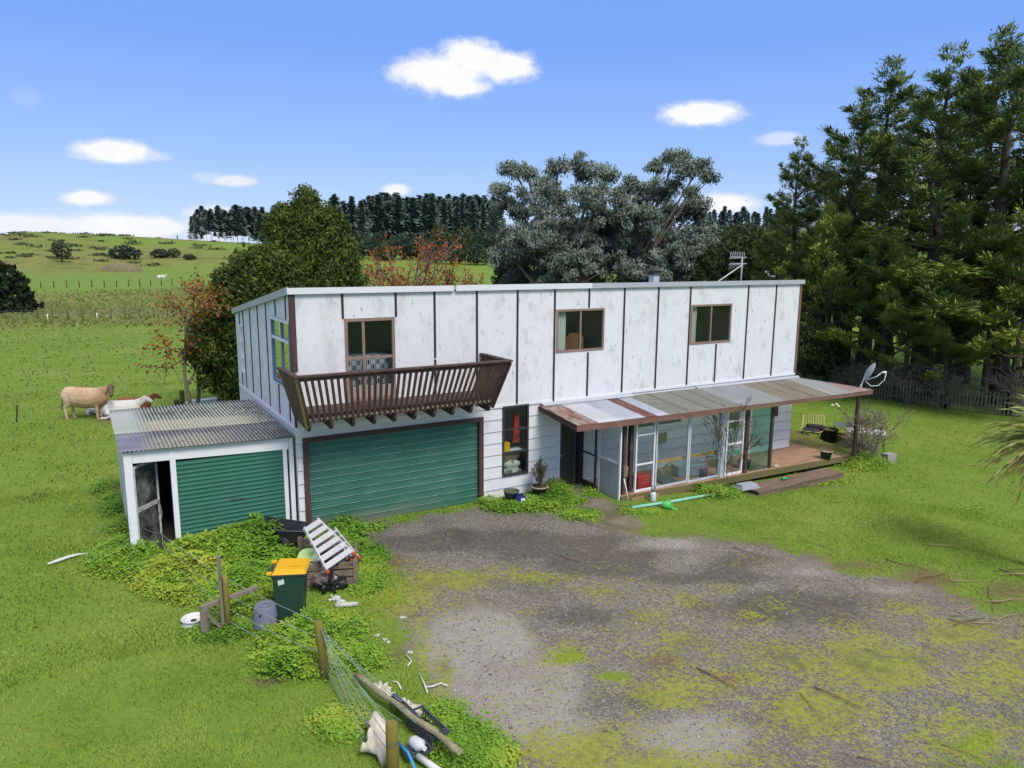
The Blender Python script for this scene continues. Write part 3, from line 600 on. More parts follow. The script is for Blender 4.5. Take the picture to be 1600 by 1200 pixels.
side_window(5.72, 6.22, 3.12, 4.58, WPNT, [], [4.1, 3.6], .05, GLSL)
# ---- balcony door
d = window(1.25, 2.53, 3.17, 5.19, JOIN, [1.72], [(1.31, 1.69, 4.22), (1.75, 2.47, 4.22)], .075, GLS, name='balcony_door'); tag(d, 'tan framed glass door with a narrow side light')
b = MB(); b.box((1.31, .0, 3.24), (2.46, .03, 3.52)); b.build('kick_panel', mat('door_panel', (.33, .29, .25), .7, var=.1), d)
# ---- garage door
b = MB(); n = 12; gz0, gz1 = 0.0, 2.27; sh = (gz1-gz0)/n; prof = []
for i in range(n):
    z = gz0+i*sh; prof += [(.085, z+.002), (.085, z+sh*.30), (.094, z+sh*.34), (.094, z+sh*.42), (.085, z+sh*.46), (.085, z+sh-.022), (.062, z+sh-.014), (.062, z+sh-.002)]
vs = [(.27, v, z) for v, z in prof]+[(4.9, v, z) for v, z in prof]; k = len(prof)
b.add(vs, [(i, k+i, k+i+1, i+1) for i in range(k-1)]); gd = b.build('garage_door', GRG, house)
b = MB()
for i in range(1, n): b.box((.275, .0605, gz0+i*sh-.013), (4.895, .0625, gz0+i*sh-.003))
b.build('slat_edge', mat('slat_edge', (.32, .48, .40), .5, [(3, .45, .65, (.12, .28, .2))]), gd)
b = MB(); b.box((.14, -.03, -.05), (.27, .12, 2.27)); b.box((4.9, -.03, -.05), (5.035, .12, 2.27)); b.box((.14, -.03, 2.27), (5.035, .12, 2.385)); b.build('garage_door_frame', BRN, house, bevel=.006)
# ---- front door (open, dark hall behind) and security door
b = MB(); b.box((7.5, -.02, -.1), (7.57, .14, 2.05)); b.box((7.5, -.02, 1.985), (8.40, .14, 2.05)); b.build('door_frame', WPNT, house)
fd_ = MB().box((7.60, .10, -.05), (8.24, .14, 1.97)).build('front_door', mat('front_door_paint', (.045, .043, .036), .25, [(1.2, .4, .7, (.075, .065, .045), (1, 1, .4))], spec=.5), house)
b = MB(); b.box((7.63, .09, .05), (7.70, .099, 1.9)); b.box((8.16, .09, .05), (8.2, .099, 1.9)); b.build('door_stile', mat('grey_stile', (.10, .10, .11), .5), fd_)
b = MB(); b.lathe([(.0, -.03), (.03, -.02), (.035, 0), (.02, .02), (0, .025)], 12, (7.67, .07, .92)); b.build('handle', ALU, fd_)
MB().box((8.26, -.02, -.1), (8.36, .14, 1.985)).build('door_post', BRND, house)
sec = MB(); sec.box((8.345, -.02, -.12), (8.375, -.09, 1.85)); sec.box((8.345, -.66, -.12), (8.375, -.735, 1.85)); sec.box((8.345, -.09, 1.79), (8.375, -.66, 1.85)); sec.box((8.345, -.09, -.12), (8.375, -.66, .16)); sec.box((8.348, -.09, .98), (8.372, -.66, 1.03))
so_ = sec.build('security_door', DKFR, house); tag(so_, 'black security door with diamond lattice, standing open')
b = MB()
for i in range(-22, 16):
    for sgn in (1, -1):
        z = .16+i*.085; y0, y1 = -.09, -.66; za, zb = z, z+.95
        if sgn < 0: za, zb = zb, za
        # clip to 0.16..1.79
        def at(zq): return y0+(y1-y0)*(zq-za)/(zb-za)
        p0, p1 = (y0, za), (y1, zb); lo, hi = (p0, p1) if za < zb else (p1, p0)
        if hi[1] < .16 or lo[1] > 1.79: continue
        if lo[1] < .16: lo = (at(.16), .16)
        if hi[1] > 1.79: hi = (at(1.79), 1.79)
        if abs(hi[1]-lo[1]) > .02: b.bar((8.36+.002*sgn, lo[0], lo[1]), (8.36+.002*sgn, hi[0], hi[1]), .009, .006)
b.build('lattice', mat('lattice_white', (.6, .6, .6), .5), so_)
MB().box((8.335, -.70, .85), (8.385, -.74, 1.12)).build('handle', INNERD, so_)
# ================================================================ balcony
bal = MB(); 
for i in range(9): bal.box((.0, -.995+i*.11, 3.10), (4.68, -.893+i*.11, 3.145))
bal.box((-.02, -1.04, 3.00), (4.70, -1.0, 3.16)); balc = bal.build('balcony', BALM, house); tag(balc, 'brown timber balcony with outward leaning balusters')
MB().box((-.02, -1.062, 3.02), (4.70, -1.042, 3.075)).build('lichen_edge', mat('lichen_edge', (.42, .41, .30), .9, [(4, .45, .65, (.2, .19, .10))], bump=(12, .4)), balc)
for i in range(10):
    u = .05+i*(4.6/9); MB().prism([(u-.035, 0, 3.098), (u-.035, -1.0, 3.098), (u-.035, -1.06, 2.99), (u-.035, -1.06, 2.88), (u-.035, -.98, 2.77), (u-.035, -.05, 2.86), (u-.035, 0, 2.86)], (.07, 0, 0)).build('joist', BRN if i % 2 else BALM, balc)
RU0, RU1, RVF, RZ_ = -.36, 5.02, -1.50, 4.09
b = MB(); b.box((RU0-.02, RVF-.06, RZ_), (RU1+.02, RVF+.07, RZ_+.05)); b.box((RU0-.02, RVF+.07, RZ_), (RU0+.11, .0, RZ_+.05)); b.box((RU1-.11, RVF+.07, RZ_), (RU1+.02, -.0, RZ_+.05))
b.box((RU0+.02, RVF+.012, RZ_-.09), (RU1-.02, RVF+.05, RZ_-.001)); b.build('handrail', BALM, balc, bevel=.008)
nb = 37
for i in range(nb):
    f = i/(nb-1); MB().bar((.02+4.63*f, -1.085, 2.985), (RU0+.08+(RU1-RU0-.16)*f, RVF+.005, RZ_-.002), .062, .03, (0, 1, .3)).build('baluster', BALM, balc)
SIDE = mat('balcony_side', (.115, .06, .045), .7, [(3., .5, .7, (.15, .10, .065), (1, 1, .5)), (1.8, .58, .7, (.19, .18, .04), (1, 2, .4))], bump=(18, .25))
for (ub, ut, sg) in ((-.01, RU0+.03, -1), (4.69, RU1-.03, 1)):
    for k in range(8):
        f0, f1 = k/8+.012, (k+1)/8-.004
        p = []
        for off in (0, sg*.025): p.append([(ub+off, -1.06*f0, 2.93), (ub+off, -1.06*f1, 2.93), (ut+off, (RVF+.03)*f1, RZ_-.003), (ut+off, (RVF+.03)*f0, RZ_-.003)])
        MB().hexa(p[0]+p[1]).build('side_board', SIDE, balc)
MB().bar((-.03, -1.07, 2.88), (RU0+.03, RVF-.005, RZ_-.01), .05, .11, (0, 1, .4)).build('corner_post', MOSSW, balc)
MB().bar((4.71, -1.07, 2.88), (RU1-.03, RVF-.005, RZ_-.01), .05, .11, (0, 1, .4)).build('corner_post', BALM, balc)

# ================================================================ verandah
def dz(u): return .06-.017*(u-8.5)
VF = -1.95
def vroofz(u, v):
    zb = 2.53-.0055*(u-6.9); zf = 2.365-.0135*(u-6.9); return zb+(zf-zb)*(v/VF)
def corr(name, m, u0, u1, clip=None, parent=house):
    pitch, n = .076, 5; N = max(4, int((u1-u0)/pitch*n)); V = []; F = []; M = 6
    for i in range(N+1):
        u = u0+(u1-u0)*i/N; vb = clip(u) if clip else -.01
        for j in range(M+1):
            v = vb+(VF-.05-vb)*j/M; V.append((u-.06*(v/VF) if not clip else u, v, vroofz(u, v)+.013*math.sin(2*math.pi*u/pitch)))
    for i in range(N):
        for j in range(M): F.append((i*(M+1)+j, (i+1)*(M+1)+j, (i+1)*(M+1)+j+1, i*(M+1)+j+1))
    b = MB(); b.add(V, F, True); o = b.build(name, m, parent)
    if m not in (LICH, LICB, BLUW): sdf = o.modifiers.new('thick', 'SOLIDIFY'); sdf.thickness = .004
    return o
RUSTY = mat('rusty_iron', (.30, .265, .255), .7, [(2.2, .45, .6, (.24, .10, .06), (2.2, .5, 1)), (5, .55, .65, (.16, .06, .045), (2.5, .4, 1)), (1.2, .6, .7, (.42, .40, .40))], bump=(8, .15))
GALV = mat('galvanised', (.40, .43, .50), .45, [(1.4, .5, .7, (.33, .36, .43)), (7, .62, .72, (.48, .48, .5))], spec=.5)
REDI = mat('red_brown_iron', (.15, .07, .064), .65, [(3, .5, .65, (.30, .13, .11), (3, .5, 1)), (8, .6, .7, (.12, .04, .04))])
LICH = sheetmat('lichen_sheet', (.31, .31, .29), [(1.6, .42, .62, (.24, .235, .20), (2, .6, 1)), (6, .52, .64, (.40, .40, .32), (1.6, .7, 1), 8), (14, .6, .7, (.12, .12, .09))], .5)
LICB = sheetmat('brown_lichen_sheet', (.27, .235, .20), [(1.6, .45, .65, (.21, .18, .14), (2, .5, 1)), (7, .5, .62, (.36, .33, .24), (1.4, .6, 1), 8), (15, .6, .7, (.12, .10, .08))], .5)
BLUW = sheetmat('blue_white_sheet', (.50, .54, .63), [(1.2, .45, .7, (.44, .47, .56)), (9, .64, .72, (.36, .37, .38))], .65)
WHTI = mat('white_iron', (.50, .52, .56), .5, [(4, .58, .7, (.5, .5, .5))], spec=.5)
def vclip(u): return -.01 if u <= 17.8 else VF*(u-17.8)/(19.4-17.8)
for nm, m, a, c in [('rusted roof sheet', RUSTY, 6.8, 7.5), ('white roof sheet', WHTI, 7.5, 8.25), ('grey roof sheet', GALV, 8.25, 9.12), ('red brown roof sheet', REDI, 9.12, 9.56), ('grey roof sheet', GALV, 9.56, 9.98), ('lichen covered roof sheet', LICH, 9.98, 11.6), ('lichen covered roof sheet', LICH, 11.61, 12.95),
                    ('pale blue roof sheet', BLUW, 12.95, 14.9), ('brown lichen covered roof sheet', LICB, 14.9, 16.3), ('brown lichen covered roof sheet', LICB, 16.31, 17.2), ('pale blue roof sheet', BLUW, 17.2, 18.3), ('faded red roof sheet', mat('faded_red_iron', (.30, .20, .19), .6, [(3, .5, .7, (.38, .30, .29))]), 18.3, 19.38)]:
    tag(corr('roof_sheet', m, a, c, vclip if c > 17.3 else None), nm)
b = MB()
for u in (10.75, 11.6, 12.3, 15.6, 16.3): b.bar((u, -.05, vroofz(u, -.05)+.014), (u-.06, VF, vroofz(u, VF)+.014), .012, .006)
b.build('sheet_lap', INNERD, house)
b = MB(); b.hexa([(6.9, -.16, vroofz(7, -.16)+.012), (10.2, -.16, vroofz(10, -.16)+.012), (10.2, -.001, 2.55), (6.9, -.001, 2.57), (6.9, -.16, vroofz(7, -.16)+.018), (10.2, -.16, vroofz(10, -.16)+.018), (10.2, -.001, 2.575), (6.9, -.001, 2.595)]); b.build('flashing', GREYM, house)
b = MB(); b.hexa([(12.9, -.09, vroofz(13, -.09)+.012), (17.9, -.09, vroofz(17.9, -.09)+.012), (17.9, -.001, 2.51), (12.9, -.001, 2.53), (12.9, -.09, vroofz(13, -.09)+.018), (17.9, -.09, vroofz(17.9, -.09)+.018), (17.9, -.001, 2.535), (12.9, -.001, 2.56)]); b.build('flashing', GREYM, house)
b = MB(); b.bar((6.74, VF-.02, vroofz(6.8, VF)-.10), (11.9, VF-.02, vroofz(11.9, VF)-.10), .04, .165); b.bar((11.9, VF-.015, vroofz(11.9, VF)-.085), (19.36, VF-.015, vroofz(19.3, VF)-.085), .04, .13); b.build('verandah_fascia', BRNL, house)
MB().bar((6.84, -.02, vroofz(6.8, 0)-.10), (6.75, VF, vroofz(6.8, VF)-.10), .035, .14).build('verandah_barge', BRN, house)
MB().bar((17.86, -.05, vroofz(17.9, 0)-.09), (19.33, VF, vroofz(19.3, VF)-.09), .035, .1).build('verandah_barge', BRN, house)
b = MB()
for u in np.arange(7.3, 17.8, .9): b.bar((u, -.02, vroofz(u, 0)-.07), (u-.05, VF+.02, vroofz(u, VF)-.07), .045, .09)
b.build('rafters', DARKW, house)
b = MB(); b.bar((11.95, VF-.05, vroofz(12, VF)-.14), (14.6, VF-.05, vroofz(14.6, VF)-.13), .03, .05); b.build('mossy_rail', MOSSW, house)
GV = -1.6
def hu(px, py, v=GV): return float(HF(px, py, v)[0])
def post(u, v, m, w=.1, z0=None, z1=None, name='verandah_post'):
    return MB().box((u-w/2, v-w/2, dz(u)-.02 if z0 is None else z0), (u+w/2, v+w/2, vroofz(u, v)-.05 if z1 is None else z1)).build(name, m, house)
post(hu(975, 720), GV+.02, BRN, .1); post(hu(989, 720), GV+.12, DARKW, .12)
post(hu(1163, 700), GV-.05, BRN, .12); post(18.78, -1.85, BRN, .1, z0=-.4)
MB().box((hu(1204, 700)-.05, GV-.03, dz(14.6)), (hu(1204, 700)+.05, GV+.05, vroofz(14.6, GV)-.05)).build('verandah_post', DARKW, house)
MB().box((hu(1210, 655, -.1), -.06, 1.15), (hu(1210, 655, -.1)+.22, -.005, 2.1)).build('shutter', BRN, house)
# side return: white framed screen from the security door to the front post
u0 = 8.42; za, zb = -.14, 2.1
b = MB(); b.box((u0, -.74, za), (u0+.04, -.80, zb)); b.box((u0, -1.66, za), (u0+.05, -1.73, zb+.13)); b.box((u0, -.80, za), (u0+.04, -1.66, za+.07)); b.box((u0, -.80, .98), (u0+.04, -1.66, 1.04)); b.box((u0, -.80, zb-.05), (u0+.04, -1.66, zb))
scr = b.build('screen_wall', WPNT, house)
MB().box((u0+.015, -.80, za+.07), (u0+.022, -1.66, .98)).build('frosted_panel', FROST, scr); MB().box((u0+.015, -.80, 1.04), (u0+.022, -1.66, zb-.05)).build('pane', GLSP, scr)
# glazed front
def glazed(pa, pb, rails, m, fw, label, glass=GLSP, yref=720):
    u0, u1 = hu(pa, yref), hu(pb, yref); z0 = dz(u0)+.0; z1 = vroofz(u0, GV)-.07
    b = MB(); b.box((u0, GV-.03, z0), (u1, GV+.03, z0+fw)); b.box((u0, GV-.03, z1-fw), (u1, GV+.03, z1)); b.box((u0, GV-.03, z0+fw), (u0+fw, GV+.03, z1-fw)); b.box((u1-fw, GV-.03, z0+fw), (u1, GV+.03, z1-fw))
    for r in rails: z = z0+(z1-z0)*r; b.box((u0+fw, GV-.026, z-fw*.4), (u1-fw, GV+.026, z+fw*.4))
    o = b.build('glazed_panel', m, house); tag(o, label); MB().box((u0+fw*.5, GV-.004, z0+fw*.5), (u1-fw*.5, GV+.002, z1-fw*.5)).build('pane', glass, o); return o
glazed(992, 1022, (.355, .74), WPNT, .05, 'white glazed panel with two cross rails')
PALEB = mat('pale_blue_grey', (.50, .53, .58), .5)
glazed(1023.5, 1074.5, (), PALEB, .055, 'wide pane in a pale grey frame'); glazed(1075, 1124, (), PALEB, .055, 'wide pane in a pale grey frame')
post(hu(1127, 700), GV, PALEB, .15)
glazed(1132, 1159, (.44, .76), WPNT, .06, 'white sash window propped in the porch')
o = MB().box((hu(1172, 700), GV-.004, dz(14)), (hu(1202, 700), GV+.004, vroofz(14, GV)-.1)).build('green_pane', GLSG, house)
# ================================================================ deck (boards as one surface)
deck = empty('deck', toW(8.5, -1.75, -.3), 'low weathered timber deck along the front of the house, mossy at its edges', 'deck', YAW)
def dl(u, v, z): return (u-8.5, v+1.75, z+.3)
DBR = mat('deck_boards', (0.378, 0.230, 0.143), .8, [(1.1, .45, .65, (0.280, 0.162, 0.104), (1.400, 5.400, 1.300)), (2.4, .56, .7, (0.504, 0.351, 0.247), (1.400, 6.750, 1.300)), (9, .62, .72, (0.154, 0.108, 0.078), (0.560, 4.050, 1.300))], bump=(20, .2, (.3, 3, 1)))
DMS = mat('mossy_boards', (.13, .12, .05), .9, [(2., .42, .6, (.17, .17, .03)), (5, .55, .7, (.22, .17, .12), (1, 3, 1))], bump=(16, .35))
b = MB(); bm_ = MB(); v = -1.75
while v < -.02:
    b.hexa([dl(8.46, v, dz(8.46)-.04), dl(18.3, v, dz(18.3)-.04), dl(18.3, v+.135, dz(18.3)-.04), dl(8.46, v+.135, dz(8.46)-.04), dl(8.46, v, dz(8.46)), dl(18.3, v, dz(18.3)), dl(18.3, v+.135, dz(18.3)), dl(8.46, v+.135, dz(8.46))]); v += .142
v = 0.02
while v < 2.4:
    b.box(dl(17.85, v, dz(18)-.04), dl(18.3, v+.135, dz(18))); v += .142
b.build('boards', DBR, deck)
u = 18.306
k = 0
while u < 20.1:
    e0 = -1.8+max(0, (u-18.85))*2.6; bm_.box(dl(u, e0, dz(18.5)-.045), dl(u+.15, 2.6, dz(18.5)+.004)); u += .158
bm_.build('mossy_boards', DMS, deck)
b = MB(); b.hexa([dl(8.46, -1.80, dz(8.46)-.19), dl(18.88, -1.80, dz(18.88)-.19), dl(18.88, -1.752, dz(18.88)-.19), dl(8.46, -1.752, dz(8.46)-.19), dl(8.46, -1.80, dz(8.46)+.004), dl(18.88, -1.80, dz(18.88)+.004), dl(18.88, -1.752, dz(18.88)+.004), dl(8.46, -1.752, dz(8.46)+.004)]); b.build('edge_beam', MOSSW, deck)
b = MB(); b.box(dl(9.0, -1.72, -.5), dl(12.6, -1.68, -.18)); b.build('skirt_board', MOSSW, deck)
for u in (9.3, 11.9, 14.2, 16.6, 18.6): MB().box(dl(u-.06, -1.66, -.6), dl(u+.06, -1.52, dz(u)-.045)).build('pile', DARKW, deck)
# ================================================================ shed
SV = .15
def sz(u): return -.028*(u+3.6)
shed = empty('shed', toW(-3.6, SV, .1), 'white lean-to shed with a green roller door and a mossy corrugated roof', 'shed', YAW)
def sl_(u, v, z): return (u+3.6, v-SV, z-.1)
def sbox(b, u0, v0, z0, u1, v1, z1): return b.box(sl_(u0, v0, z0), sl_(u1, v1, z1))
b = MB(); p = [sl_(-3.47, SV, 2.24+sz(-3.4)), sl_(-.16, SV, 2.22+sz(-.1)), sl_(-.16, SV+.05, 2.22+sz(-.1)), sl_(-3.47, SV+.05, 2.24+sz(-3.4)), sl_(-3.47, SV, 2.50+sz(-3.4)), sl_(-.16, SV, 2.50+sz(-.1)), sl_(-.16, SV+.05, 2.50+sz(-.1)), sl_(-3.47, SV+.05, 2.50+sz(-3.4))]
b.hexa(p); b.build('beam', WPNT, shed)
for (u0, u1, z1, nm) in ((-3.64, -3.475, 2.49, 'corner_post'), (-2.74, -2.625, 2.42, 'door_post'), (-.30, -.205, 2.13, 'door_post'), (-.155, -.05, 2.40, 'corner_post')):
    b = MB(); sbox(b, u0, SV-.012, -.1, u1, SV+.1, z1); b.build(nm, WPNT, shed, bevel=.006)
b = MB(); n = 21; z0, z1 = .05, 2.20+sz(-1.4); prof = []
for i in range(n*6+1):
    f = i/(n*6); ph = (i % 6)/6; prof.append((SV+.05-.026*max(0, math.sin(ph*2*math.pi))**.7, z0+(z1-z0)*f))
vs = [sl_(-2.62, v, z) for v, z in prof]+[sl_(-.305, v, z) for v, z in prof]; k = len(prof)
b.add(vs, [(i, k+i, k+i+1, i+1) for i in range(k-1)]); rd = b.build('roller_door', GREEN, shed)
b = MB(); 
for i in range(1): sbox(b, -1.52, SV+.018, 1.06, -1.22, SV+.026, 1.085)
b.build('maker_plate', INNERD, rd)
# side and back walls (old white sheets with gaps), inside lining
b = MB(); sbox(b, -3.60, .32, -.1, -3.57, 5.1, 2.38); sbox(b, -3.57, 5.07, -.1, -.03, 5.1, 2.32); b.build('wall_sheet', mat('shed_side', (.62, .62, .61), .7, [(3, .5, .65, (.3, .29, .26), (1, 1, .3)), (9, .6, .7, (.12, .11, .10))]), shed)
b = MB(); sbox(b, -2.64, 1.7, -.1, -2.6, 3.2, 2.1); sbox(b, -3.55, 3.2, -.1, -.2, 3.25, 2.2); b.build('lining', mat('teal_lining', (.03, .075, .065), .8, var=.2), shed)
b = MB(); sbox(b, -3.5, .35, -.1, -.1, 5.0, .12); b.build('floor', mat('shed_floor', (.06, .05, .04), .95), shed)
# screen door swung inwards
hx_, hy_ = -3.46, SV+.06; ex, ey = -2.98, SV+.62
b = MB()
def sd_(f, z): return sl_(hx_+(ex-hx_)*f, hy_+(ey-hy_)*f, z)
b.bar(sd_(.0, .1), sd_(0, 2.15), .05, .04, (1, 0, 0)); b.bar(sd_(1, .1), sd_(1, 2.15), .05, .04, (1, 0, 0)); b.bar(sd_(.04, 2.12), sd_(.96, 2.12), .03, .07); b.bar(sd_(.04, 1.14), sd_(.96, 1.14), .03, .10); b.bar(sd_(.04, .15), sd_(.96, .15), .03, .09)
dd_ = b.build('screen_door', mat('old_door_frame', (.46, .46, .44), .6, [(7, .5, .65, (.2, .19, .17))]), shed)
b = MB(); b.hexa([sd_(.03, .2), sd_(.97, .2), tuple(np.add(sd_(.97, .2), (0, .008, 0))), tuple(np.add(sd_(.03, .2), (0, .008, 0))), sd_(.03, 2.1), sd_(.97, 2.1), tuple(np.add(sd_(.97, 2.1), (0, .008, 0))), tuple(np.add(sd_(.03, 2.1), (0, .008, 0)))])
b.build('mesh_panel', glassmat('cloudy_panel', (.55, .58, .55), .4, .25, .4), dd_)
b = MB(); b.tube([sd_(1, 1.2), np.add(sd_(1.05, 1.0), (0, -.03, 0)), np.add(sd_(1.1, .8), (0, -.03, 0)), np.add(sd_(1.0, .6), (0, -.02, 0))], .008, 5); b.build('rope_tie', mat('rope', (.5, .48, .42), .9), dd_)
def shed_roof(name, m, v0, v1, dz_, label):
    V = []; F = []; u0, u1 = -3.72, -.03; pitch = .085; N = int((u1-u0)/pitch*6); M = 8
    for i in range(N+1):
        u = u0+(u1-u0)*i/N
        for j in range(M+1):
            v = v0+(v1-v0)*j/M; f = (v-.05)/6.0
            V.append(sl_(u, v, 2.53+sz(u)*(1-.75*f)-.05*f+dz_+.014*math.sin(2*math.pi*u/pitch)+.006*math.sin(3*v+u)))
    for i in range(N):
        for j in range(M): F.append((i*(M+1)+j, (i+1)*(M+1)+j, (i+1)*(M+1)+j+1, i*(M+1)+j+1))
    o = MB().add(V, F, True).build(name, m, shed); s_ = o.modifiers.new('thick', 'SOLIDIFY'); s_.thickness = .005; tag(o, label)
def roofmat(name, base, edge, lx=(3.7, 2.6)):
    m = bpy.data.materials.new(name); t = NT(m); v = t.n('ShaderNodeTexCoord').outputs['Object']; sp = t.n('ShaderNodeSeparateXYZ', {0: v})
    wv = t.math('SINE', t.math('MULTIPLY', t.math('SUBTRACT', sp.outputs[0], 3.6), 2*math.pi/.085))
    n1 = t.noise(v, 1.1, 4., .6); n2 = t.noise(v, 8., 6., .7); n3 = t.noise(v, 22., 4., .7)
    c = t.mix(t.ramp(n1, .35, .65), base, edge)
    val = t.math('ADD', t.math('ADD', t.math('MULTIPLY', wv, -.16), n2), t.math('MULTIPLY', t.math('SUBTRACT', n1, .5), .5))
    mid = t.math('MULTIPLY', t.ramp(sp.outputs[0], .25, .8), 1.)
    c = t.mix(t.math('MULTIPLY', t.ramp(t.math('ADD', val, t.math('MULTIPLY', n3, .2)), .47, .64), mid), c, (.075, .08, .065))
    yk = t.math('SUBTRACT', t.math('SUBTRACT', sp.outputs[1], 2.5), t.math('MULTIPLY', sp.outputs[0], -.1)); yk2 = t.math('MULTIPLY', yk, yk)
    b1 = t.math('MULTIPLY', t.ramp(yk2, 1.6, .1), .5); yk3 = t.math('SUBTRACT', sp.outputs[1], .5); b2 = t.math('MULTIPLY', t.ramp(t.math('MULTIPLY', yk3, yk3), 1.4, .1), .42)
    li = t.math('ADD', t.math('MAXIMUM', b1, b2), t.math('ADD', t.math('MULTIPLY', n3, .5), t.math('MULTIPLY', t.math('SUBTRACT', n2, .4), .55)))
    c = t.mix(t.math('MULTIPLY', t.math('MULTIPLY', t.ramp(t.math('ADD', li, t.math('MULTIPLY', wv, .05)), .62, .84), mid), t.math('MULTIPLY', t.ramp(sp.outputs[0], *lx), .85)), c, (.44, .425, .345))
    p = t.n('ShaderNodeBsdfPrincipled', {'Base Color': c, 'Roughness': .85, 'Specular IOR Level': .12}); t.l.new(p.outputs[0], t.n('ShaderNodeOutputMaterial').inputs[0]); return m
shed_roof('roof_sheet', roofmat('shed_roof_back', (.36, .41, .38), (.42, .44, .46)), 1.75, 5.2, 0, 'pale green corrugated roof sheet')
shed_roof('roof_sheet', roofmat('shed_roof_front', (.18, .185, .25), (.27, .275, .33), (2.9, 1.4)), .03, 1.9, .012, 'blue grey corrugated roof sheet')

# ================================================================ yard clutter: helpers
def at_z(px, py, P): return float(DY(px, py, P[1])[2])
def thing_mesh(name, b, m, P, label, cat, group=None, rz=0., bevel=0):
    o = b.build(name, m, None, None, bevel); o.location = tuple(map(float, P)); o.rotation_euler = (0, 0, rz); return tag(o, label, cat, group)
# ---- wheelie bin
P = G(457, 966); wb = empty('wheelie_bin', P, 'dark green wheelie bin with a yellow lid', 'bin', rad(8))
DG = mat('bin_green', (.022, .062, .042), .45, [(6, .6, .75, (.05, .09, .07))]); YEL = mat('bin_yellow', (.72, .40, .012), .42, [(3, .6, .75, (.6, .36, .05))])
b = MB(); b.hexa([(-.22, -.22, .04), (.22, -.22, .04), (.22, .22, .04), (-.22, .22, .04), (-.285, -.285, .97), (.285, -.285, .97), (.285, .285, .97), (-.285, .285, .97)])
b.build('body', DG, wb, bevel=.03)
b = MB(); b.hexa([(-.31, -.30, .955), (.315, -.30, .955), (.315, .30, .955), (-.31, .30, .955), (-.31, -.305, 1.0), (.32, -.305, 1.0), (.32, .305, 1.0), (-.31, .305, 1.0)]); b.bar((-.345, -.26, .98), (-.345, .26, .98), .04, .04); b.build('rim', mat('bin_grey', (.06, .065, .07), .5), wb, bevel=.01)
b = MB(); b.hexa([(-.28, -.31, 1.003), (.33, -.315, 1.003), (.33, .315, 1.003), (-.28, .31, 1.003), (-.22, -.26, 1.085), (.28, -.25, 1.07), (.28, .25, 1.07), (-.22, .26, 1.085)]); b.box((-.16, -.12, 1.082), (.22, .12, 1.09)); b.box((-.37, -.31, 1.003), (-.28, -.22, 1.04)); b.box((-.37, .22, 1.003), (-.28, .31, 1.04)); b.build('lid', YEL, wb, bevel=.02)
for s in (-1, 1):
    b = MB(); 
    for (r, y0, y1) in ((.1, 0, .05),): b.tube([(-.27, s*.25, .1), (-.27, s*.30, .1)], .1, 18)
    b.build('wheel', mat('rubber', (.02, .02, .022), .8), wb)
b = MB(); b.add([(-.175, -.284, .79), (-.065, -.287, .82), (-.07, -.294, .92), (-.18, -.291, .89)], [(0, 1, 2, 3)]); o = b.build('sticker', mat('sticker', (.7, .7, .7), .6, [(20, .58, .62, (.25, .25, .25))]), wb)
# ---- upturned bucket
P = G(416, 977); b = MB(); b.lathe([(.225, 0), (.235, .01), (.23, .03), (.19, .40), (.18, .415), (.12, .41), (.115, .395), (.06, .393), (.055, .41), (0, .412)], 28)
o = thing_mesh('bucket', b, mat('grey_plastic', (.165, .18, .25), .5, [(5, .55, .7, (.22, .23, .28))]), P, 'blue grey plastic bucket standing upside down next to the bin', 'bucket')
b = MB(); b.tube([(-.02, -.205, .30), (-.02, -.225, .295)], .022, 12); b.build('hole', INNERD, o)
# ---- wheel rim lying flat
P = G(303, 976); b = MB(); b.lathe([(.20, 0), (.215, .01), (.205, .03), (.18, .05), (.18, .10), (.20, .12), (.215, .14), (.205, .145), (.172, .135), (.16, .10), (.155, .06), (.11, .055), (.10, .075), (.05, .08)], 30); b.disc((0, 0, .055), .16, 24)
o = thing_mesh('wheel_rim', b, mat('rim_white', (.66, .66, .69), .4, [(4, .6, .7, (.4, .38, .36))]), P, 'white steel wheel rim lying flat on the grass', 'wheel rim')
MB().lathe([(.055, .081), (.05, .09), (0, .09)], 16).build('hub', INNERD, o)
# ---- wire fence
PA, PB, PC = G(354, 984), G(510, 1060), G(614, 1215); S1, S2 = G(226, 868), G(254, 884); PS = toW(-3.62, SV-.03, .2)
fence = empty('wire_fence', PA, 'slack wire fence on mossy wooden posts running from the shed to the front', 'fence'); fo = np.array([float(c) for c in PA])
MOSSP = mat('mossy_post', (.20, .165, .035), .9, [(5, .5, .7, (.14, .12, .06)), (2.5, .58, .7, (.25, .22, .03))], bump=(20, .3)); GREYP = mat('grey_post', (.24, .20, .155), .9, [(6, .5, .7, (.15, .13, .10), (3, 3, .3))], bump=(20, .3))
def rel(p): return tuple(np.asarray(p)-fo)
def up_(P, z): return np.array([P[0], P[1], P[2]+z])
zA = at_z(355, 900, PA); zB = at_z(499, 972, PB); zC = at_z(611, 1128, PC)
def rpost(P, ztop_, r, m, lean=(0, 0), nm='post'):
    b = MB(); H = ztop_-P[2]; b.tube([rel(up_(P, -.2)), rel(up_(P, H*.5)+np.array([lean[0]*.5, lean[1]*.5, 0])), rel(up_(P, H-.015)+np.array([lean[0], lean[1], 0])), rel(up_(P, H)+np.array([lean[0], lean[1], 0]))], [r, r*.98, r*.95, r*.7], 10); return b.build(nm, m, fence)
rpost(PA+np.array([.045, -.02, 0]), zA, .055, MOSSP)
b = MB(); b.bar(rel(up_(PA+np.array([-.03, -.03, 0]), -.1)), rel(np.array([PA[0]-.05, PA[1]-.03, at_z(350, 868, PA)])), .055, .05, (0, 1, 0)); b.build('batten_post', GREYP, fence)
rpost(PB, zB, .075, MOSSP, (-.1, .03)); rpost(PC, zC, .085, MOSSP)
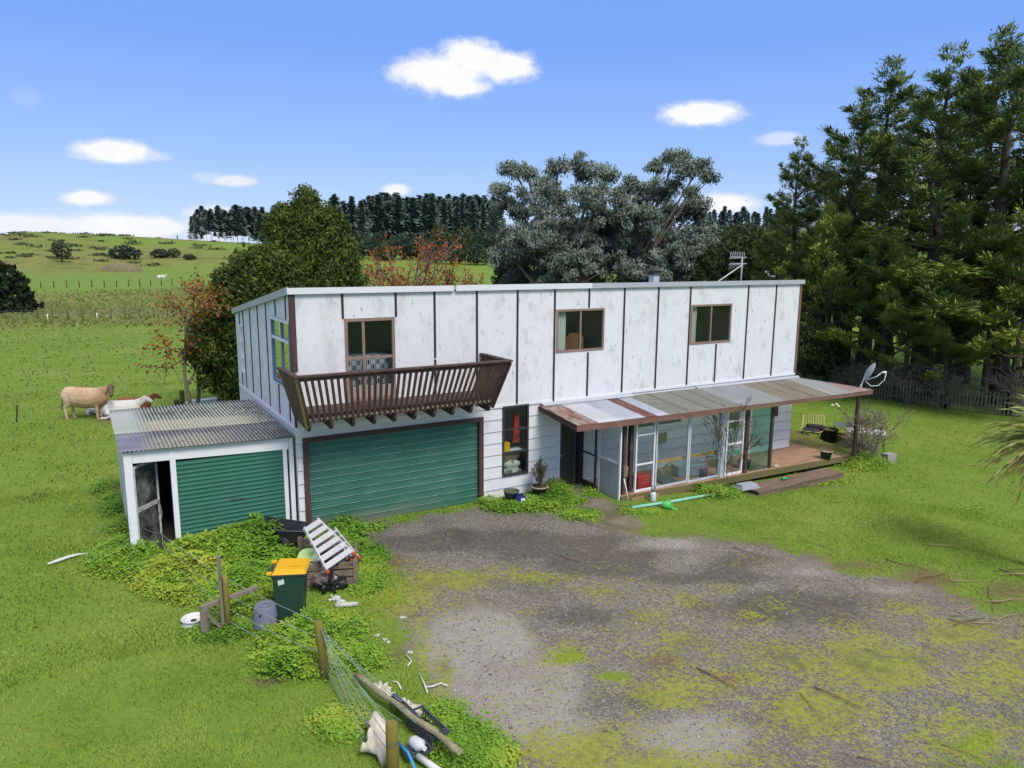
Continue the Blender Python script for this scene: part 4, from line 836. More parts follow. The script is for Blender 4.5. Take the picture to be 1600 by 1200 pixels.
for S, tp in ((S1, (226, 826)), (S2, (252, 833))): b = MB(); b.bar(rel(up_(S, -.1)), rel((S[0], S[1], at_z(*tp, S))), .06, .04, (0, 1, 0)); b.build('steel_standard', DARKW, fence)
WIRE = mat('fence_wire', (.33, .36, .37), .5, metal=.3); WIREG = mat('green_wire', (.22, .36, .30), .5)
def wire(pts, r=.0045, m=WIRE, sag=.03):
    out = []
    for p, q in zip(pts[:-1], pts[1:]):
        for k in range(6):
            f = k/6; x = np.asarray(p)*(1-f)+np.asarray(q)*f; x = x+np.array([0, 0, -sag*4*f*(1-f)]); out.append(rel(x))
    out.append(rel(pts[-1])); return MB().tube(out, r, 5).build('wire', m, fence)
for h, sg in ((1., .03), (.72, .05), (.45, .06), (.2, .05)):
    wire([up_(PS, .35+h*.5), up_(S1, (at_z(226, 824, S1)-S1[2])*h), up_(S2, (at_z(252, 833, S2)-S2[2])*h), up_(PA, (zA-PA[2])*h*.98), up_(PB, (zB-PB[2])*h*.98+(0)) + np.array([-.1*h, .03*h, 0])], .005, WIRE, sg)
for i in range(13):
    h = RNG.uniform(.1, 1); a = up_(PB, (zB-PB[2])*h*.98)+np.array([-.1*h+RNG.uniform(-.02, .02), .03*h, 0])
    q = up_(PC, RNG.uniform(.08, .75)*(zC-PC[2]))+np.array([RNG.uniform(-.55, .25), RNG.uniform(.35, 1.2), -.12])
    wire([a, q], .004, WIREG if i % 3 else WIRE, RNG.uniform(.02, .1))
wire([up_(PB, .6), up_(PC, .5)], .006); wire([up_(PB, .35), up_(PC, .3)], .006)
b = MB(); T = G(294, 899); tz = at_z(294, 880, T); b.tube([rel(T), rel((T[0], T[1], tz-.02))], .022, 6)
ring = [(T[0]+.05*math.cos(a), T[1], tz+.03+.05*math.sin(a)) for a in np.linspace(0, 6.283, 13)]; b.tube([rel(p) for p in ring], .018, 6, False); b.build('pigtail_standard', WPNT, fence)
# brace rail and stub post beside it
P = G(322, 992); b = MB(); q = np.array([float(v) for v in P]); zt_ = at_z(322, 952, P)-P[2]
b.bar((0, 0, -.1), (0, 0, zt_), .12, .11, (0, 1, 0)); o = thing_mesh('stub_post', b, GREYP, P, 'short square timber post carrying a sloping rail by the wheel rim', 'post')
e = DY(402, 918, P[1]+.75)-q; b = MB(); b.bar((-.06, -.02, zt_+.035), tuple(e), .09, .065); b.build('rail', GREYP, o)
b = MB(); b.bar((.06, .0, zt_-.1), (.24, .12, .06), .05, .05); b.build('brace', GREYP, o)
# ---- pallet crate of junk
A0, A1 = G(487, 917), G(556, 913); ax_ = (A1-A0); Lc = np.linalg.norm(ax_[:2]); rz_ = math.atan2(ax_[1], ax_[0])
crate = empty('timber_crate', A0, 'open crate of weathered planks holding junk beneath the ladder', 'crate', rz_)
OLDW = mat('old_planks', (.22, .165, .12), .9, [(3, .45, .65, (.14, .11, .08), (1, 4, 2)), (7, .58, .7, (.30, .25, .19), (1, 4, 3)), (2, .62, .72, (.12, .13, .05))], bump=(18, .35, (.4, 3, 3)))
Dc = 1.1
for k, z in enumerate((.02, .19, .36)):
    MB().box((-.25, -.03, z), (Lc+.02, .02, z+.13)).build('plank', OLDW, crate); MB().box((-.3, Dc, z+.1), (Lc-.2, Dc+.04, z+.24)).build('plank', OLDW, crate)
    MB().box((Lc-.03, .03, z), (Lc+.02, Dc, z+.13)).build('plank', OLDW, crate)
for (x, y) in ((-.27, -.05), (Lc-.04, -.05), (-.36, Dc-.02)): MB().box((x, y, 0), (x+.09, y+.09, .52+(.12 if y > 0 else 0))).build('corner_post', OLDW, crate)
MB().box((-.25, .02, .03), (Lc-.03, Dc, .06)).build('floor_board', OLDW, crate)
def cr_(x, y, z): c, s = math.cos(rz_), math.sin(rz_); return (A0[0]+x*c-y*s, A0[1]+x*s+y*c, A0[2]+z)
b = MB(); b.lathe([(.0, .0), (.15, .02), (.21, .10), (.22, .12), (.20, .11), (.13, .04), (0, .03)], 22); o = thing_mesh('bowl', b, mat('lime_plastic', (.45, .62, .27), .45), cr_(-.10, .52, .36), 'pale green plastic bowl tipped in the timber crate', 'bowl'); o.rotation_euler = (rad(38), 0, rad(20))
b = MB(); b.blob((0, 0, .22), (.32, .42, .18), 3, .9, 4, 2.4); thing_mesh('rubbish_heap', b, mat('junk', (.14, .11, .09), .8, [(6, .5, .6, (.4, .38, .36)), (9, .55, .65, (.22, .10, .06)), (5, .55, .62, (.03, .03, .035))], bump=(10, .5)), cr_(.35, .55, .06), 'mixed rubbish filling the timber crate', 'rubbish')
b = MB(); b.tube([(0, 0, 0), (0, .0, .22), (0, 0, .26), (0, 0, .30)], [.06, .06, .03, .025], 14); o = thing_mesh('bottle', b, mat('white_plastic', (.66, .66, .68), .45), cr_(.06, .38, .38), 'white plastic bottle leaning in the timber crate', 'bottle'); o.rotation_euler = (rad(60), 0, rad(35))
b = MB(); b.blob((0, 0, .13), (.22, .18, .16), 8, .5, 4, 2.8); thing_mesh('rubbish_bag', b, mat('black_plastic', (.012, .012, .014), .22, [(14, .6, .7, (.10, .10, .11))], bump=(16, 1.), spec=.6), G(514, 922)+np.array([0, 0, -.02]), 'shiny black rubbish bag slumped against the crate', 'rubbish bag')
b = MB(); b.blob((0, 0, .1), (.22, .10, .09), 18, .8, 4, 2.5); o = thing_mesh('rubbish_bag', b, mat('black_plastic', (.012, .012, .014), .22), cr_(.52, .1, .32), 'crumpled black plastic bag stuffed between the crate planks', 'rubbish bag')
# ---- ladders
def ladder(name, TL, TR, BR, BL, label, n, tread=.085):
    TL, TR, BR, BL = [np.asarray(p, float) for p in (TL, TR, BR, BL)]; o_ = (BL+BR)/2; r = empty(name, o_, label, 'ladder')
    for a, c in ((BL, TL), (BR, TR)): MB().bar(a-o_, c-o_, .03, .075).build('rail', ALU, r)
    nrm = np.cross(BR-BL, TL-BL); nrm /= np.linalg.norm(nrm); nrm = nrm if nrm[2] > 0 else -nrm
    for i in range(n):
        f = (i+.6)/n; MB().bar(BL*(1-f)+TL*f-o_, BR*(1-f)+TR*f-o_, tread, .03, tuple(nrm)).build('tread', ALU, r)
    for a in (BL, BR): MB().blob(a-o_, (.05, .05, .06), 2, .1, 1).build('foot', mat('red_rubber', (.42, .07, .035), .5), r)
    return r
ladder('step_ladder', GP(475, 825, 1.0), GP(496, 811, 1.0), GP(553, 866, .56), GP(512, 894, .56), 'aluminium ladder with broad treads lying slanted over the timber crate', 6, .13)
ladder('step_ladder', GP(517, 829, .66), GP(523, 826, .66), GP(561, 872, .42), GP(549, 876, .42), 'narrow aluminium ladder lying under the broad ladder', 5, .05)
# ---- black trough
T = [GP(413, 808, .62), GP(488, 818, .72), GP(480, 832, .66), GP(432, 830, .55)]; c_ = sum(T)/4; g0 = float(terrain(c_[0], c_[1]))
bot = [(p*.62+c_*.38) for p in T]; b = MB(); V = [p-c_ for p in T]+[np.array([p[0], p[1], p[2]-.30])-c_ for p in bot]+[(p*.94+c_*.06)-c_ for p in T]+[np.array([p[0], p[1], p[2]-.27])-c_ for p in [(q*.55+c_*.45) for q in T]]
F = [(i, (i+1) % 4, 4+(i+1) % 4, 4+i) for i in range(4)]+[(4, 5, 6, 7)]+[(8+i, 8+(i+1) % 4, 12+(i+1) % 4, 12+i) for i in range(4)]+[(12, 13, 14, 15)]+[(i, (i+1) % 4, 8+(i+1) % 4, 8+i) for i in range(4)]
b.add(V, F); o = thing_mesh('trough', b, mat('black_tray', (.035, .036, .045), .45, [(5, .5, .7, (.075, .075, .085), (1, 1, 1))], bump=(8, .3)), c_, 'shallow black plastic trough in the weeds in front of the shed', 'trough')
b = MB(); b.blob((.02, .05, -.36), (.28, .22, .20), 5, .15, 2); b.build('base', INNERD, o)
for p, q in zip(T, T[1:]+T[:1]): pass
MB().tube([tuple(p-c_+np.array([0, 0, .012])) for p in T+[T[0]]], .014, 6).build('rim', mat('tray_rim', (.10, .10, .115), .5), o)
# ---- small white bits near the bin
for px, py, r, sd_k in ((524, 937, (.09, .07, .04), 4), (533, 942, (.07, .05, .03), 6)):
    thing_mesh('rubble_lump', MB().blob((0, 0, .02), r, sd_k, .8, 4, 2.6), mat('white_rubble', (.62, .61, .58), .9, bump=(14, .5)), G(px, py), 'white rubble lump on the mossy ground in front of the crate', 'rubble', 'white rubble lumps by the crate')
P = G(524, 950); Q = G(560, 947); thing_mesh('pipe', MB().tube([(0, 0, .05), tuple(Q-P+np.array([0, 0, .05]))], .045, 12), mat('white_pipe', (.58, .57, .54), .6, [(4, .5, .7, (.4, .38, .33))]), P, 'white pipe offcut lying on the moss in front of the crate', 'pipe')
# ---- rubbish along the fence foot
P = G(556, 1066); Q = G(720, 1212); b = MB(); pts = []
for i in range(15): f = i/14; x = P*(1-f)+Q*f-P; pts.append((x[0]+.02*math.sin(i*1.3), x[1], x[2]+.13+.22*f))
b.tube(pts, [.045+.004*math.sin(i*2) for i in range(15)], 9); thing_mesh('pole', b, mat('lichen_pole', (.27, .235, .15), .9, [(4, .5, .62, (.33, .32, .2)), (7, .58, .68, (.10, .085, .06)), (3, .6, .7, (.15, .17, .06))], bump=(14, .6)), P, 'long fallen fence pole covered in lichen, lying slanted through the rubbish', 'pole')
poly = [(584, 1108), (590, 1112), (604, 1120), (612, 1130), (618, 1150), (622, 1165), (612, 1178), (597, 1186), (588, 1172), (580, 1168), (572, 1166), (562, 1170), (566, 1160), (573, 1150), (572, 1136), (578, 1128), (570, 1118), (577, 1114)]
cs = [GP(x, y, .16+.04*math.sin(i*1.9)+(.22*(1176-y)/70)) for i, (x, y) in enumerate(poly)]; c_ = sum(cs)/len(cs); b = MB(); n = len(cs); V = []; F = []
for k in range(6):
    f = 1-k/6
    for p in cs:
        q = (p-c_)*f; V.append(q+np.array([0, 0, .05*math.sin(q[0]*16+q[1]*7)+.03*math.sin(q[1]*21)-(.12*(f > .99)*abs(math.sin(q[0]*9)))]))
V.append(np.zeros(3))
for k in range(5): F += [(k*n+i, k*n+(i+1) % n, (k+1)*n+(i+1) % n, (k+1)*n+i) for i in range(n)]
F += [(5*n+i, 5*n+(i+1) % n, 6*n) for i in range(n)]; b.add(V, F, True)
o = thing_mesh('torn_sheet', b, mat('cream_sheet', (.62, .57, .46), .8, [(3, .55, .7, (.42, .39, .30)), (1.5, .62, .72, (.35, .34, .22))], bump=(5, .4)), c_, 'torn cream coloured sheet draped over rubbish by the front fence post', 'sheet')
s_ = o.modifiers.new('thick', 'SOLIDIFY'); s_.thickness = .012
P = G(616, 1104); Q = G(674, 1168); thing_mesh('pipe', MB().tube([(0, 0, .16), tuple((Q-P)*.5+np.array([0, 0, .19])), tuple(Q-P+np.array([0, 0, .14]))], .062, 14), mat('navy_pipe', (.045, .05, .085), .6, bump=(10, .15)), P, 'thick dark blue pipe lying beside the fallen pole', 'pipe')
P = G(668, 1150); cr2_ = empty('plastic_tray', P, 'grey black lattice plastic tray on its side beside the dark pipe', 'tray', rad(-52)); TR_ = mat('tray_plastic', (.06, .07, .085), .5)
b = MB(); L2, W2 = .36, .13
for z in (.05, .22): 
    b.bar((-L2, -W2, z), (L2, -W2, z), .025, .025); b.bar((-L2, W2, z), (L2, W2, z), .025, .025); b.bar((-L2, -W2, z), (-L2, W2, z), .025, .025); b.bar((L2, -W2, z), (L2, W2, z), .03, .05); b.bar((L2-.07, -W2, z), (L2-.07, W2, z), .03, .03)
b.build('frame', TR_, cr2_); b = MB()
for i in range(12):
    x = -L2+i*.06
    for s in (-W2, W2): b.bar((x, s, .05), (x+.07, s, .22), .012, .01); b.bar((x+.07, s, .05), (x, s, .22), .012, .01)
    b.bar((x, -W2, .05), (x+.09, W2, .05), .012, .01); b.bar((x+.09, -W2, .05), (x, W2, .05), .012, .01)
b.build('lattice', mat('tray_lattice', (.13, .15, .17), .5), cr2_)
P = G(650, 1182); cr3_ = empty('plastic_tray', P, 'dark slatted plastic tray half under the fallen pole', 'tray', rad(30)); b = MB()
for i in range(5): b.bar((-.17, -.12+i*.06, .10), (.17, -.12+i*.06, .10), .03, .03)
b.bar((-.17, -.14, .12), (-.17, .14, .12), .03, .05); b.bar((.17, -.14, .12), (.17, .14, .12), .03, .05); b.build('slats', TR_, cr3_)
b = MB(); b.tube([(0, 0, 0), (0, 0, .03), (0, 0, .20), (0, 0, .25), (0, 0, .27), (0, 0, .31)], [.07, .085, .085, .04, .03, .032], 16); o = thing_mesh('jug', b, mat('milky_plastic', (.60, .60, .66), .4), G(645, 1172)+np.array([0, 0, .14]), 'milky white plastic jug lying between the pole and the fence post', 'jug'); o.rotation_euler = (rad(80), 0, rad(40))
P = G(624, 1176); Q = G(650, 1215); thing_mesh('hose', MB().tube([(0, 0, .14), tuple((Q-P)*.5+np.array([.01, 0, .18])), tuple(Q-P+np.array([0, 0, .1]))], .02, 10), mat('blue_hose', (.05, .30, .62), .4), P, 'bright blue hose piece by the front fence post', 'hose')
P = G(653, 1192); Q = G(690, 1218); thing_mesh('pipe', MB().tube([(0, 0, .10), tuple(Q-P+np.array([0, 0, .10]))], .045, 14), mat('white_pipe2', (.66, .65, .62), .5), P, 'clean white pipe at the bottom edge under the fallen pole', 'pipe')
for i, (px, py, r) in enumerate(((596, 1076, (.13, .09, .06)), (606, 1086, (.12, .08, .05)), (622, 1094, (.08, .05, .04)), (640, 1107, (.17, .09, .05)), (632, 1100, (.10, .07, .05)))):
    o = thing_mesh('rubble_lump', MB().blob((0, 0, .01), (r[0], r[1], r[2]*.6), 40+i, .75, 4, 2.6), mat('broken_plaster', (.60, .56, .47), .9, [(4, .5, .65, (.45, .42, .3))], bump=(14, .6)), G(px, py), 'broken cream plaster lump in the grass above the dark pipe', 'rubble', 'broken plaster lumps in the grass', rz=rad(-40))
for pts, lab in (([(655, 1055), (663, 1072), (668, 1086)], 'straight white plastic strip at the edge of the gravel'), ([(664, 1077), (676, 1076), (689, 1071), (699, 1075)], 'bent white plastic strip at the edge of the gravel'), ([(613, 1068), (622, 1070), (627, 1080)], 'curved pale strip in the grass by the plaster'), ([(634, 1026), (643, 1036), (637, 1044)], 'short hooked white strip on bare soil')):
    P = G(*pts[0]); thing_mesh('plastic_strip', MB().tube([tuple(G(*p)-P+np.array([0, 0, .04])) for p in pts], .013, 6), mat('strip_white', (.66, .65, .62), .5), P, lab, 'strip')
P = G(75, 886); pts = [(75, 886), (90, 881), (110, 874), (122, 871), (138, 869), (134, 877), (140, 885)]
b = MB(); b.tube([tuple(G(*p)-P+np.array([0, 0, .07])) for p in pts], [.02, .035, .035, .02, .012, .012, .012], 7); thing_mesh('plastic_strip', b, mat('strip_white', (.66, .65, .62), .5), P, 'long twisted white strip lying on the lawn left of the weeds', 'strip')
thing_mesh('bottle', MB().tube([(-.06, 0, .04), (.03, 0, .04), (.06, 0, .04), (.09, 0, .04)], [.035, .035, .015, .015], 10), mat('blue_plastic', (.03, .22, .5), .4), G(563, 1018), 'small blue plastic bottle in the grass right of the tall mossy post', 'bottle', rz=1.)
thing_mesh('bottle', MB().tube([(-.07, 0, .05), (.04, 0, .05), (.07, 0, .05), (.10, 0, .05)], [.04, .04, .015, .015], 10), mat('teal_plastic', (.05, .36, .36), .3), G(517, 980), 'teal plastic bottle in the grass behind the tall mossy post', 'bottle', rz=.4)
for i, (px, py) in enumerate(((601, 1000), (607, 1004), (630, 965), (699, 1137), (590, 993), (640, 1020))):
    thing_mesh('rubble_lump', MB().blob((0, 0, .005), (.045, .035, .02), 60+i, .7, 3, 2.2), mat('white_rubble', (.62, .61, .58), .9), G(px, py), 'tiny white rubble lump at the grassy edge of the gravel', 'rubble', 'tiny white lumps at the gravel edge')

# ================================================================ things against the house
DP = mat('dark_pot', (.045, .047, .055), .55, [(4, .55, .7, (.08, .08, .085))])
def pot(P, r, h, m, label, cat='plant pot', soil=(.06, .045, .03), rim=None, taper=.75, name='plant_pot'):
    o = MB().lathe([(0, 0), (r*taper, 0), (r, h*.93), (r*1.06, h*.93), (r*1.06, h), (r*.94, h), (r*.92, h*.88)], 24).build(name, m); o.location = tuple(map(float, P)); tag(o, label, cat)
    MB().disc((0, 0, h*.89), r*.93, 20).build('soil', mat('soil%d' % int(soil[1]*1000), soil, .95, bump=(20, .6)), o)
    if rim: MB().lathe([(r*1.065, h*.94), (r*1.075, h*1.005), (r*.93, h*1.005)], 24).build('rim', rim, o)
    return o
pot(G(799, 786), .21, .36, mat('blue_grey_pot', (.10, .11, .125), .6), 'blue grey plant pot half hidden behind the blue can by the garage', soil=(.11, .12, .04))
dp = pot(G(843, 777), .23, .33, DP, 'black plant pot with dry stalks beside the front door', soil=(.14, .11, .04), rim=mat('pale_rim', (.36, .33, .24), .7))
P = G(812, 791); jc = empty('oil_can', P, 'square blue can with a white label beside the blue grey pot', 'can', rad(22)); NAVY = mat('navy_can', (.018, .035, .16), .4)
MB().box((-.11, -.09, 0), (.13, .09, .30)).build('body', NAVY, jc, bevel=.012); b = MB(); b.box((-.08, -.03, .335), (.10, .03, .36)); b.box((-.08, -.02, .302), (-.05, .02, .335)); b.box((.07, -.02, .302), (.10, .02, .335)); b.build('handle', NAVY, jc)
MB().box((.0, -.096, .03), (.115, -.091, .25)).build('label_panel', mat('label_white', (.68, .70, .74), .5), jc); MB().box((-.116, -.07, .02), (-.111, .07, .22)).build('label_panel', mat('label_pale', (.50, .56, .66), .5), jc)
MB().prism([(.035, -.0975, .10), (.065, -.0975, .10), (.09, -.0975, .13), (.075, -.0975, .14), (.07, -.0975, .18), (.055, -.0975, .19), (.05, -.0975, .15), (.035, -.0975, .13)], (0, -.002, 0)).build('emblem', INNERD, jc)
b = MB(); b.box((.03, -.0985, .045), (.09, -.0965, .06)); b.build('emblem', INNERD, jc)
P = toW(9.35, -2.0, float(terrain(*toW(9.35, -2.0)[:2]))); P = G(1020, 783); b = MB(); b.lathe([(0, 0), (.075, 0), (.085, .02), (.085, .20), (.075, .25), (.035, .285), (.035, .30)], 20); o = thing_mesh('spray_bottle', b, mat('sprayer_white', (.68, .69, .72), .4), P, 'white pressure spray bottle with a dark top below the glazed porch', 'spray bottle')
b = MB(); b.lathe([(.05, .285), (.055, .31), (.045, .35), (.02, .36), (0, .36)], 16); b.tube([(-.05, 0, .36), (-.05, 0, .43), (.05, 0, .43), (.05, 0, .36)], .014, 6); b.build('pump_top', mat('sprayer_top', (.10, .14, .17), .5), o)
P = G(987, 797); Q = G(1121, 775); thing_mesh('pipe', MB().tube([(0, 0, .07), tuple((Q-P)*.5+np.array([0, 0, .06])), tuple(Q-P+np.array([0, 0, .08]))], .04, 10), mat('mint_pipe', (.25, .58, .46), .45, [(2, .5, .7, (.38, .62, .52))]), P, 'long mint green pipe lying on the grass in front of the porch', 'pipe')
P = G(1042, 795); wc = empty('watering_can', P, 'bright green plastic watering can tipped over on the grass', 'watering can', rad(-30)); LG = mat('green_plastic', (.12, .52, .12), .4)
b = MB(); b.tube([(-.12, 0, .11), (-.10, 0, .11), (.08, 0, .12), (.10, 0, .12)], [.10, .115, .12, .08], 18); b.build('body', LG, wc); MB().tube([(.08, .0, .08), (.20, .0, .03), (.28, 0, .02)], [.05, .028, .05], 12).build('spout', LG, wc); MB().tube([(-.1, 0, .2), (-.04, 0, .28), (.05, 0, .27), (.08, 0, .22)], .014, 8).build('handle', LG, wc)
P = G(984, 792); e = GP(975, 748, .85); thing_mesh('broom_handle', MB().tube([(0, 0, 0), tuple(e-P)], .018, 8), WPNT, P, 'white stick leaning on the porch corner', 'stick')
thing_mesh('timber_offcut', MB().box((-.22, -.02, 0), (.25, .03, .24)), mat('reddish_board', (.34, .20, .11), .8, [(5, .5, .7, (.24, .13, .08))]), toW(8.98, -1.86, -.25), 'reddish board standing on edge under the porch corner left of the sprayer', 'board', rz=YAW)
thing_mesh('timber_offcut', MB().box((-.16, -.02, 0), (.16, .02, .24)), mat('reddish_board2', (.36, .22, .12), .8), toW(9.62, -1.86, -.25), 'short orange board standing on edge right of the sprayer', 'board', rz=YAW)
thing_mesh('timber_offcut', MB().prism([(-.06, 0, 0), (.08, 0, 0), (.1, 0, .28), (-.05, 0, .3)], (0, .1, 0)), OLDW, toW(8.62, -1.75, .62), 'small wooden block fixed at the porch corner post', 'block', rz=YAW)
# in the porch (seen through its glass)
P = toW(hu(1003, 740, -1.35), -1.35, dz(9.3)); rc = empty('crate', P, 'bright red plastic crate behind the porch glass', 'crate', YAW); RED = mat('red_plastic', (.55, .012, .03), .45)
b = MB(); b.hexa([(-.25, -.15, .0), (.25, -.15, .0), (.25, .15, .0), (-.25, .15, .0), (-.28, -.18, .38), (.28, -.18, .38), (.28, .18, .38), (-.28, .18, .38)]); b.build('body', RED, rc, bevel=.01); b = MB()
for z in (.12, .20, .28): b.box((-.285, -.19, z), (.285, -.155, z+.015))
b.bar((-.29, -.19, .37), (.29, -.19, .40), .02, .05); b.build('rib', mat('red_plastic_rib', (.62, .03, .05), .45), rc)
P = toW(hu(1035, 730, -.75), -.75, dz(10)); fch = empty('folding_chair', P, 'pale metal folding chair behind the wide porch pane', 'chair', YAW+rad(20)); PM = mat('pale_tube', (.40, .42, .42), .4)
b = MB()
for s in (-.21, .21): b.tube([(s, -.2, 0), (s, .05, .42), (s, .15, .92)], .013, 7); b.tube([(s*.9, .25, 0), (s*.9, -.18, .45)], .013, 7)
b.tube([(-.21, .15, .92), (-.14, .16, .98), (.14, .16, .98), (.21, .15, .92)], .013, 7); b.build('frame', PM, fch); MB().box((-.2, -.18, .43), (.2, .16, .455)).build('seat', FROST, fch); MB().box((-.19, .12, .62), (.19, .145, .86)).build('backrest', FROST, fch)
P = toW(hu(1072, 735, -.95), -1.0, dz(11)); b = MB(); b.hexa([(-.42, -.2, 0), (.5, -.25, 0), (.5, .25, 0), (-.42, .2, 0), (-.46, -.25, .34), (.56, -.3, .40), (.56, .3, .40), (-.46, .25, .34)]); thing_mesh('tub', b, mat('grey_tub', (.25, .28, .32), .5), P, 'long grey plastic tub on the porch floor', 'tub', rz=YAW+rad(-15), bevel=.03)
P = toW(hu(1040, 752, -1.25), -1.25, dz(10.3)); thing_mesh('board', MB().hexa([(-.3, -.25, .0), (.25, -.3, .0), (.3, .2, .12), (-.2, .25, .1), (-.3, -.25, .03), (.25, -.3, .03), (.3, .2, .15), (-.2, .25, .13)]), mat('dark_slate', (.05, .075, .085), .5), P, 'dark flat panel propped on the porch floor beside the red crate', 'panel', rz=YAW)
ua, ub = hu(1026, 720, -1.4), hu(1122, 706, -1.4); thing_mesh('timber_rail', MB().box((0, -.02, .0), (ub-ua, .02, .085)), mat('orange_timber', (.55, .30, .10), .6, [(3, .5, .7, (.42, .2, .07), (.3, 1, 3))]), toW(ua, -1.42, float(HF(1026, 722, -1.4)[2])-.04), 'raw orange timber rail across the wide porch panes', 'rail', rz=YAW)
P = toW(hu(1097, 745, -1.3), -1.3, dz(11.6)); b = MB(); b.lathe([(0, 0), (.14, 0), (.17, .26), (.15, .26), (.14, .05)], 16); o = thing_mesh('bucket', b, INNERD, P, 'black bucket with a red rag behind the right hand wide pane', 'bucket'); MB().blob((0, 0, .28), (.10, .10, .06), 3, .4, 2).build('rag', mat('pink_rag', (.55, .16, .17), .8), o)
P = toW(13.95, -.9, dz(14)); gch = empty('garden_chair', P, 'green chair behind the tinted porch pane', 'chair', YAW+rad(25)); GT = mat('green_tube', (.10, .28, .20), .5); b = MB()
for s in (-.24, .24): b.tube([(s, -.22, 0), (s, -.2, .44), (s, .2, .46), (s, .33, 1.02)], .02, 7); b.tube([(s, .28, 0), (s, .16, .45)], .02, 7)
for k in range(4): b.bar((-.24, .22+k*.03, .56+k*.13), (.24, .22+k*.03, .56+k*.13), .05, .015)
b.build('frame', GT, gch); MB().box((-.25, -.22, .44), (.25, .2, .47)).build('seat', GT, gch)
pot(toW(13.95, -1.25, dz(14)), .22, .26, mat('teal_pot', (.05, .10, .11), .5), 'wide dark teal planter behind the tinted porch pane')
P = toW(hu(1130, 725, -1.0), -.9, dz(12.3)); tbx = empty('side_table', P, 'small round brown table inside the porch', 'table'); MB().lathe([(0, .46), (.26, .46), (.27, .5), (0, .5)], 20).build('top', OLDW, tbx)
for k in range(3): MB().tube([(.1*math.cos(k*2.09), .1*math.sin(k*2.09), .46), (.22*math.cos(k*2.09), .22*math.sin(k*2.09), 0)], .015, 6).build('leg', DARKW, tbx)
thing_mesh('mirror', MB().box((-.2, -.02, 0), (.2, -.0, .34)), mat('mirror_pic', (.30, .25, .14), .4, [(2, .5, .6, (.1, .09, .08))]), toW(11.5, -.01, .83), 'small brown framed picture hung on the porch wall', 'picture', rz=YAW)
# step planks, lid, bottle, pots on the deck
sp = empty('step', toW(12.8, -2.9, -.42), 'long low step of brown planks in front of the deck', 'step', YAW); b = MB(); SBR = mat('step_boards', (.20, .14, .095), .85, [(2, .45, .65, (.14, .10, .07), (.4, 4, 1)), (6, .55, .7, (.27, .21, .15), (.3, 4, 1))], bump=(18, .3, (.3, 4, 1)))
for k in range(3): MB().box((.0, .0+k*.235, .20), (4.0, .0+k*.235+.225, .245)).build('plank', SBR, sp)
MB().box((.02, .02, .0), (3.98, .06, .198)).build('riser', SBR, sp); MB().box((.02, .06, .0), (.08, .66, .198)).build('riser', DARKW, sp)
P = G(1166, 768); thing_mesh('lid', MB().hexa([(-.36, -.22, 0), (.36, -.22, 0), (.36, .22, 0), (-.36, .22, 0), (-.36, -.22, .03), (.36, -.22, .03), (.36, .22, .03), (-.36, .22, .03)]).hexa([(-.32, -.18, .031), (.32, -.18, .031), (.32, .18, .031), (-.32, .18, .031), (-.28, -.14, .14), (.28, -.14, .14), (.28, .14, .14), (-.28, .14, .14)]), mat('grey_lid', (.33, .35, .40), .5), P+np.array([0, 0, .12]), 'pale grey plastic box lid lying at the left end of the plank step', 'lid', rz=YAW-.1, bevel=.01)
thing_mesh('timber_offcut', MB().box((-.4, -.1, 0), (.35, .2, .16)), mat('tan_board', (.30, .20, .12), .8, [(4, .5, .7, (.2, .13, .08))]), toW(12.35, -2.15, -.38), 'tan timber block under the deck edge beside the grey lid', 'board', rz=YAW)
thing_mesh('bottle', MB().tube([(-.11, 0, .04), (.06, 0, .04), (.09, 0, .04), (.13, 0, .04)], [.042, .042, .015, .015], 10), mat('green_bottle', (.03, .42, .13), .3), toW(14.45, -2.45, -.165), 'green plastic bottle lying on the plank step', 'bottle', rz=YAW)
pot(toW(*toh(GP(1290, 717, -.1))[:2], -.095), .20, .29, mat('teal_dark_pot', (.03, .05, .055), .5), 'small dark teal pot standing alone on the deck', soil=(.30, .22, .14), rim=mat('tan_rim', (.36, .27, .18), .7))
thing_mesh('shell', MB().blob((0, 0, .03), (.10, .06, .05), 4, .3, 2), mat('pale_shell', (.5, .48, .36), .7), toW(hu(1210, 730), -1.66, dz(14.8)), 'pale lump beside the dark post on the deck edge', 'stone')
# ================================================================ right hand garden furniture
BP = mat('black_pot', (.012, .012, .015), .45)
pot(G(1294, 690), .34, .52, BP, 'large black plant pot on the lawn by the deck', soil=(.12, .10, .03))
pot(G(1313, 690), .22, .30, mat('yellow_pot', (.42, .30, .06), .6), 'small yellow pot beside the large black pot')
P = G(1268, 688); bc = empty('basket_chair', P, 'wire basket chair with a dark cushion on the lawn', 'chair', rad(-25)); WC = mat('cane_wire', (.50, .42, .20), .6); b = MB()
n = 9
for i in range(n):
    x = -.36+.72*i/(n-1); b.tube([(x, -.35+.1*abs(x), .42), (x*.9, .0, .30), (x, .32, .42), (x*1.02, .42, .95)], .011, 5)
b.tube([(-.37, .42, .95), (.37, .42, .95)], .016, 6); b.tube([(-.37, .42, .95), (-.40, .30, .50), (-.40, -.2, .46), (-.25, -.42, .43), (.25, -.42, .43), (.40, -.2, .46), (.40, .30, .50), (.37, .42, .95)], .018, 6)
for s in (-1, 1): b.tube([(s*.2, -.15, .33), (s*.3, -.3, .0)], .014, 6); b.tube([(s*.2, .15, .33), (s*.3, .3, .0)], .014, 6)
b.build('frame', WC, bc); CU = mat('dark_cushion', (.04, .037, .045), .9, bump=(9, .3)); MB().blob((0, -.08, .42), (.40, .36, .09), 2, .15, 3).build('cushion', CU, bc); MB().blob((.12, .08, .56), (.38, .16, .08), 5, .2, 3).build('cushion', CU, bc)
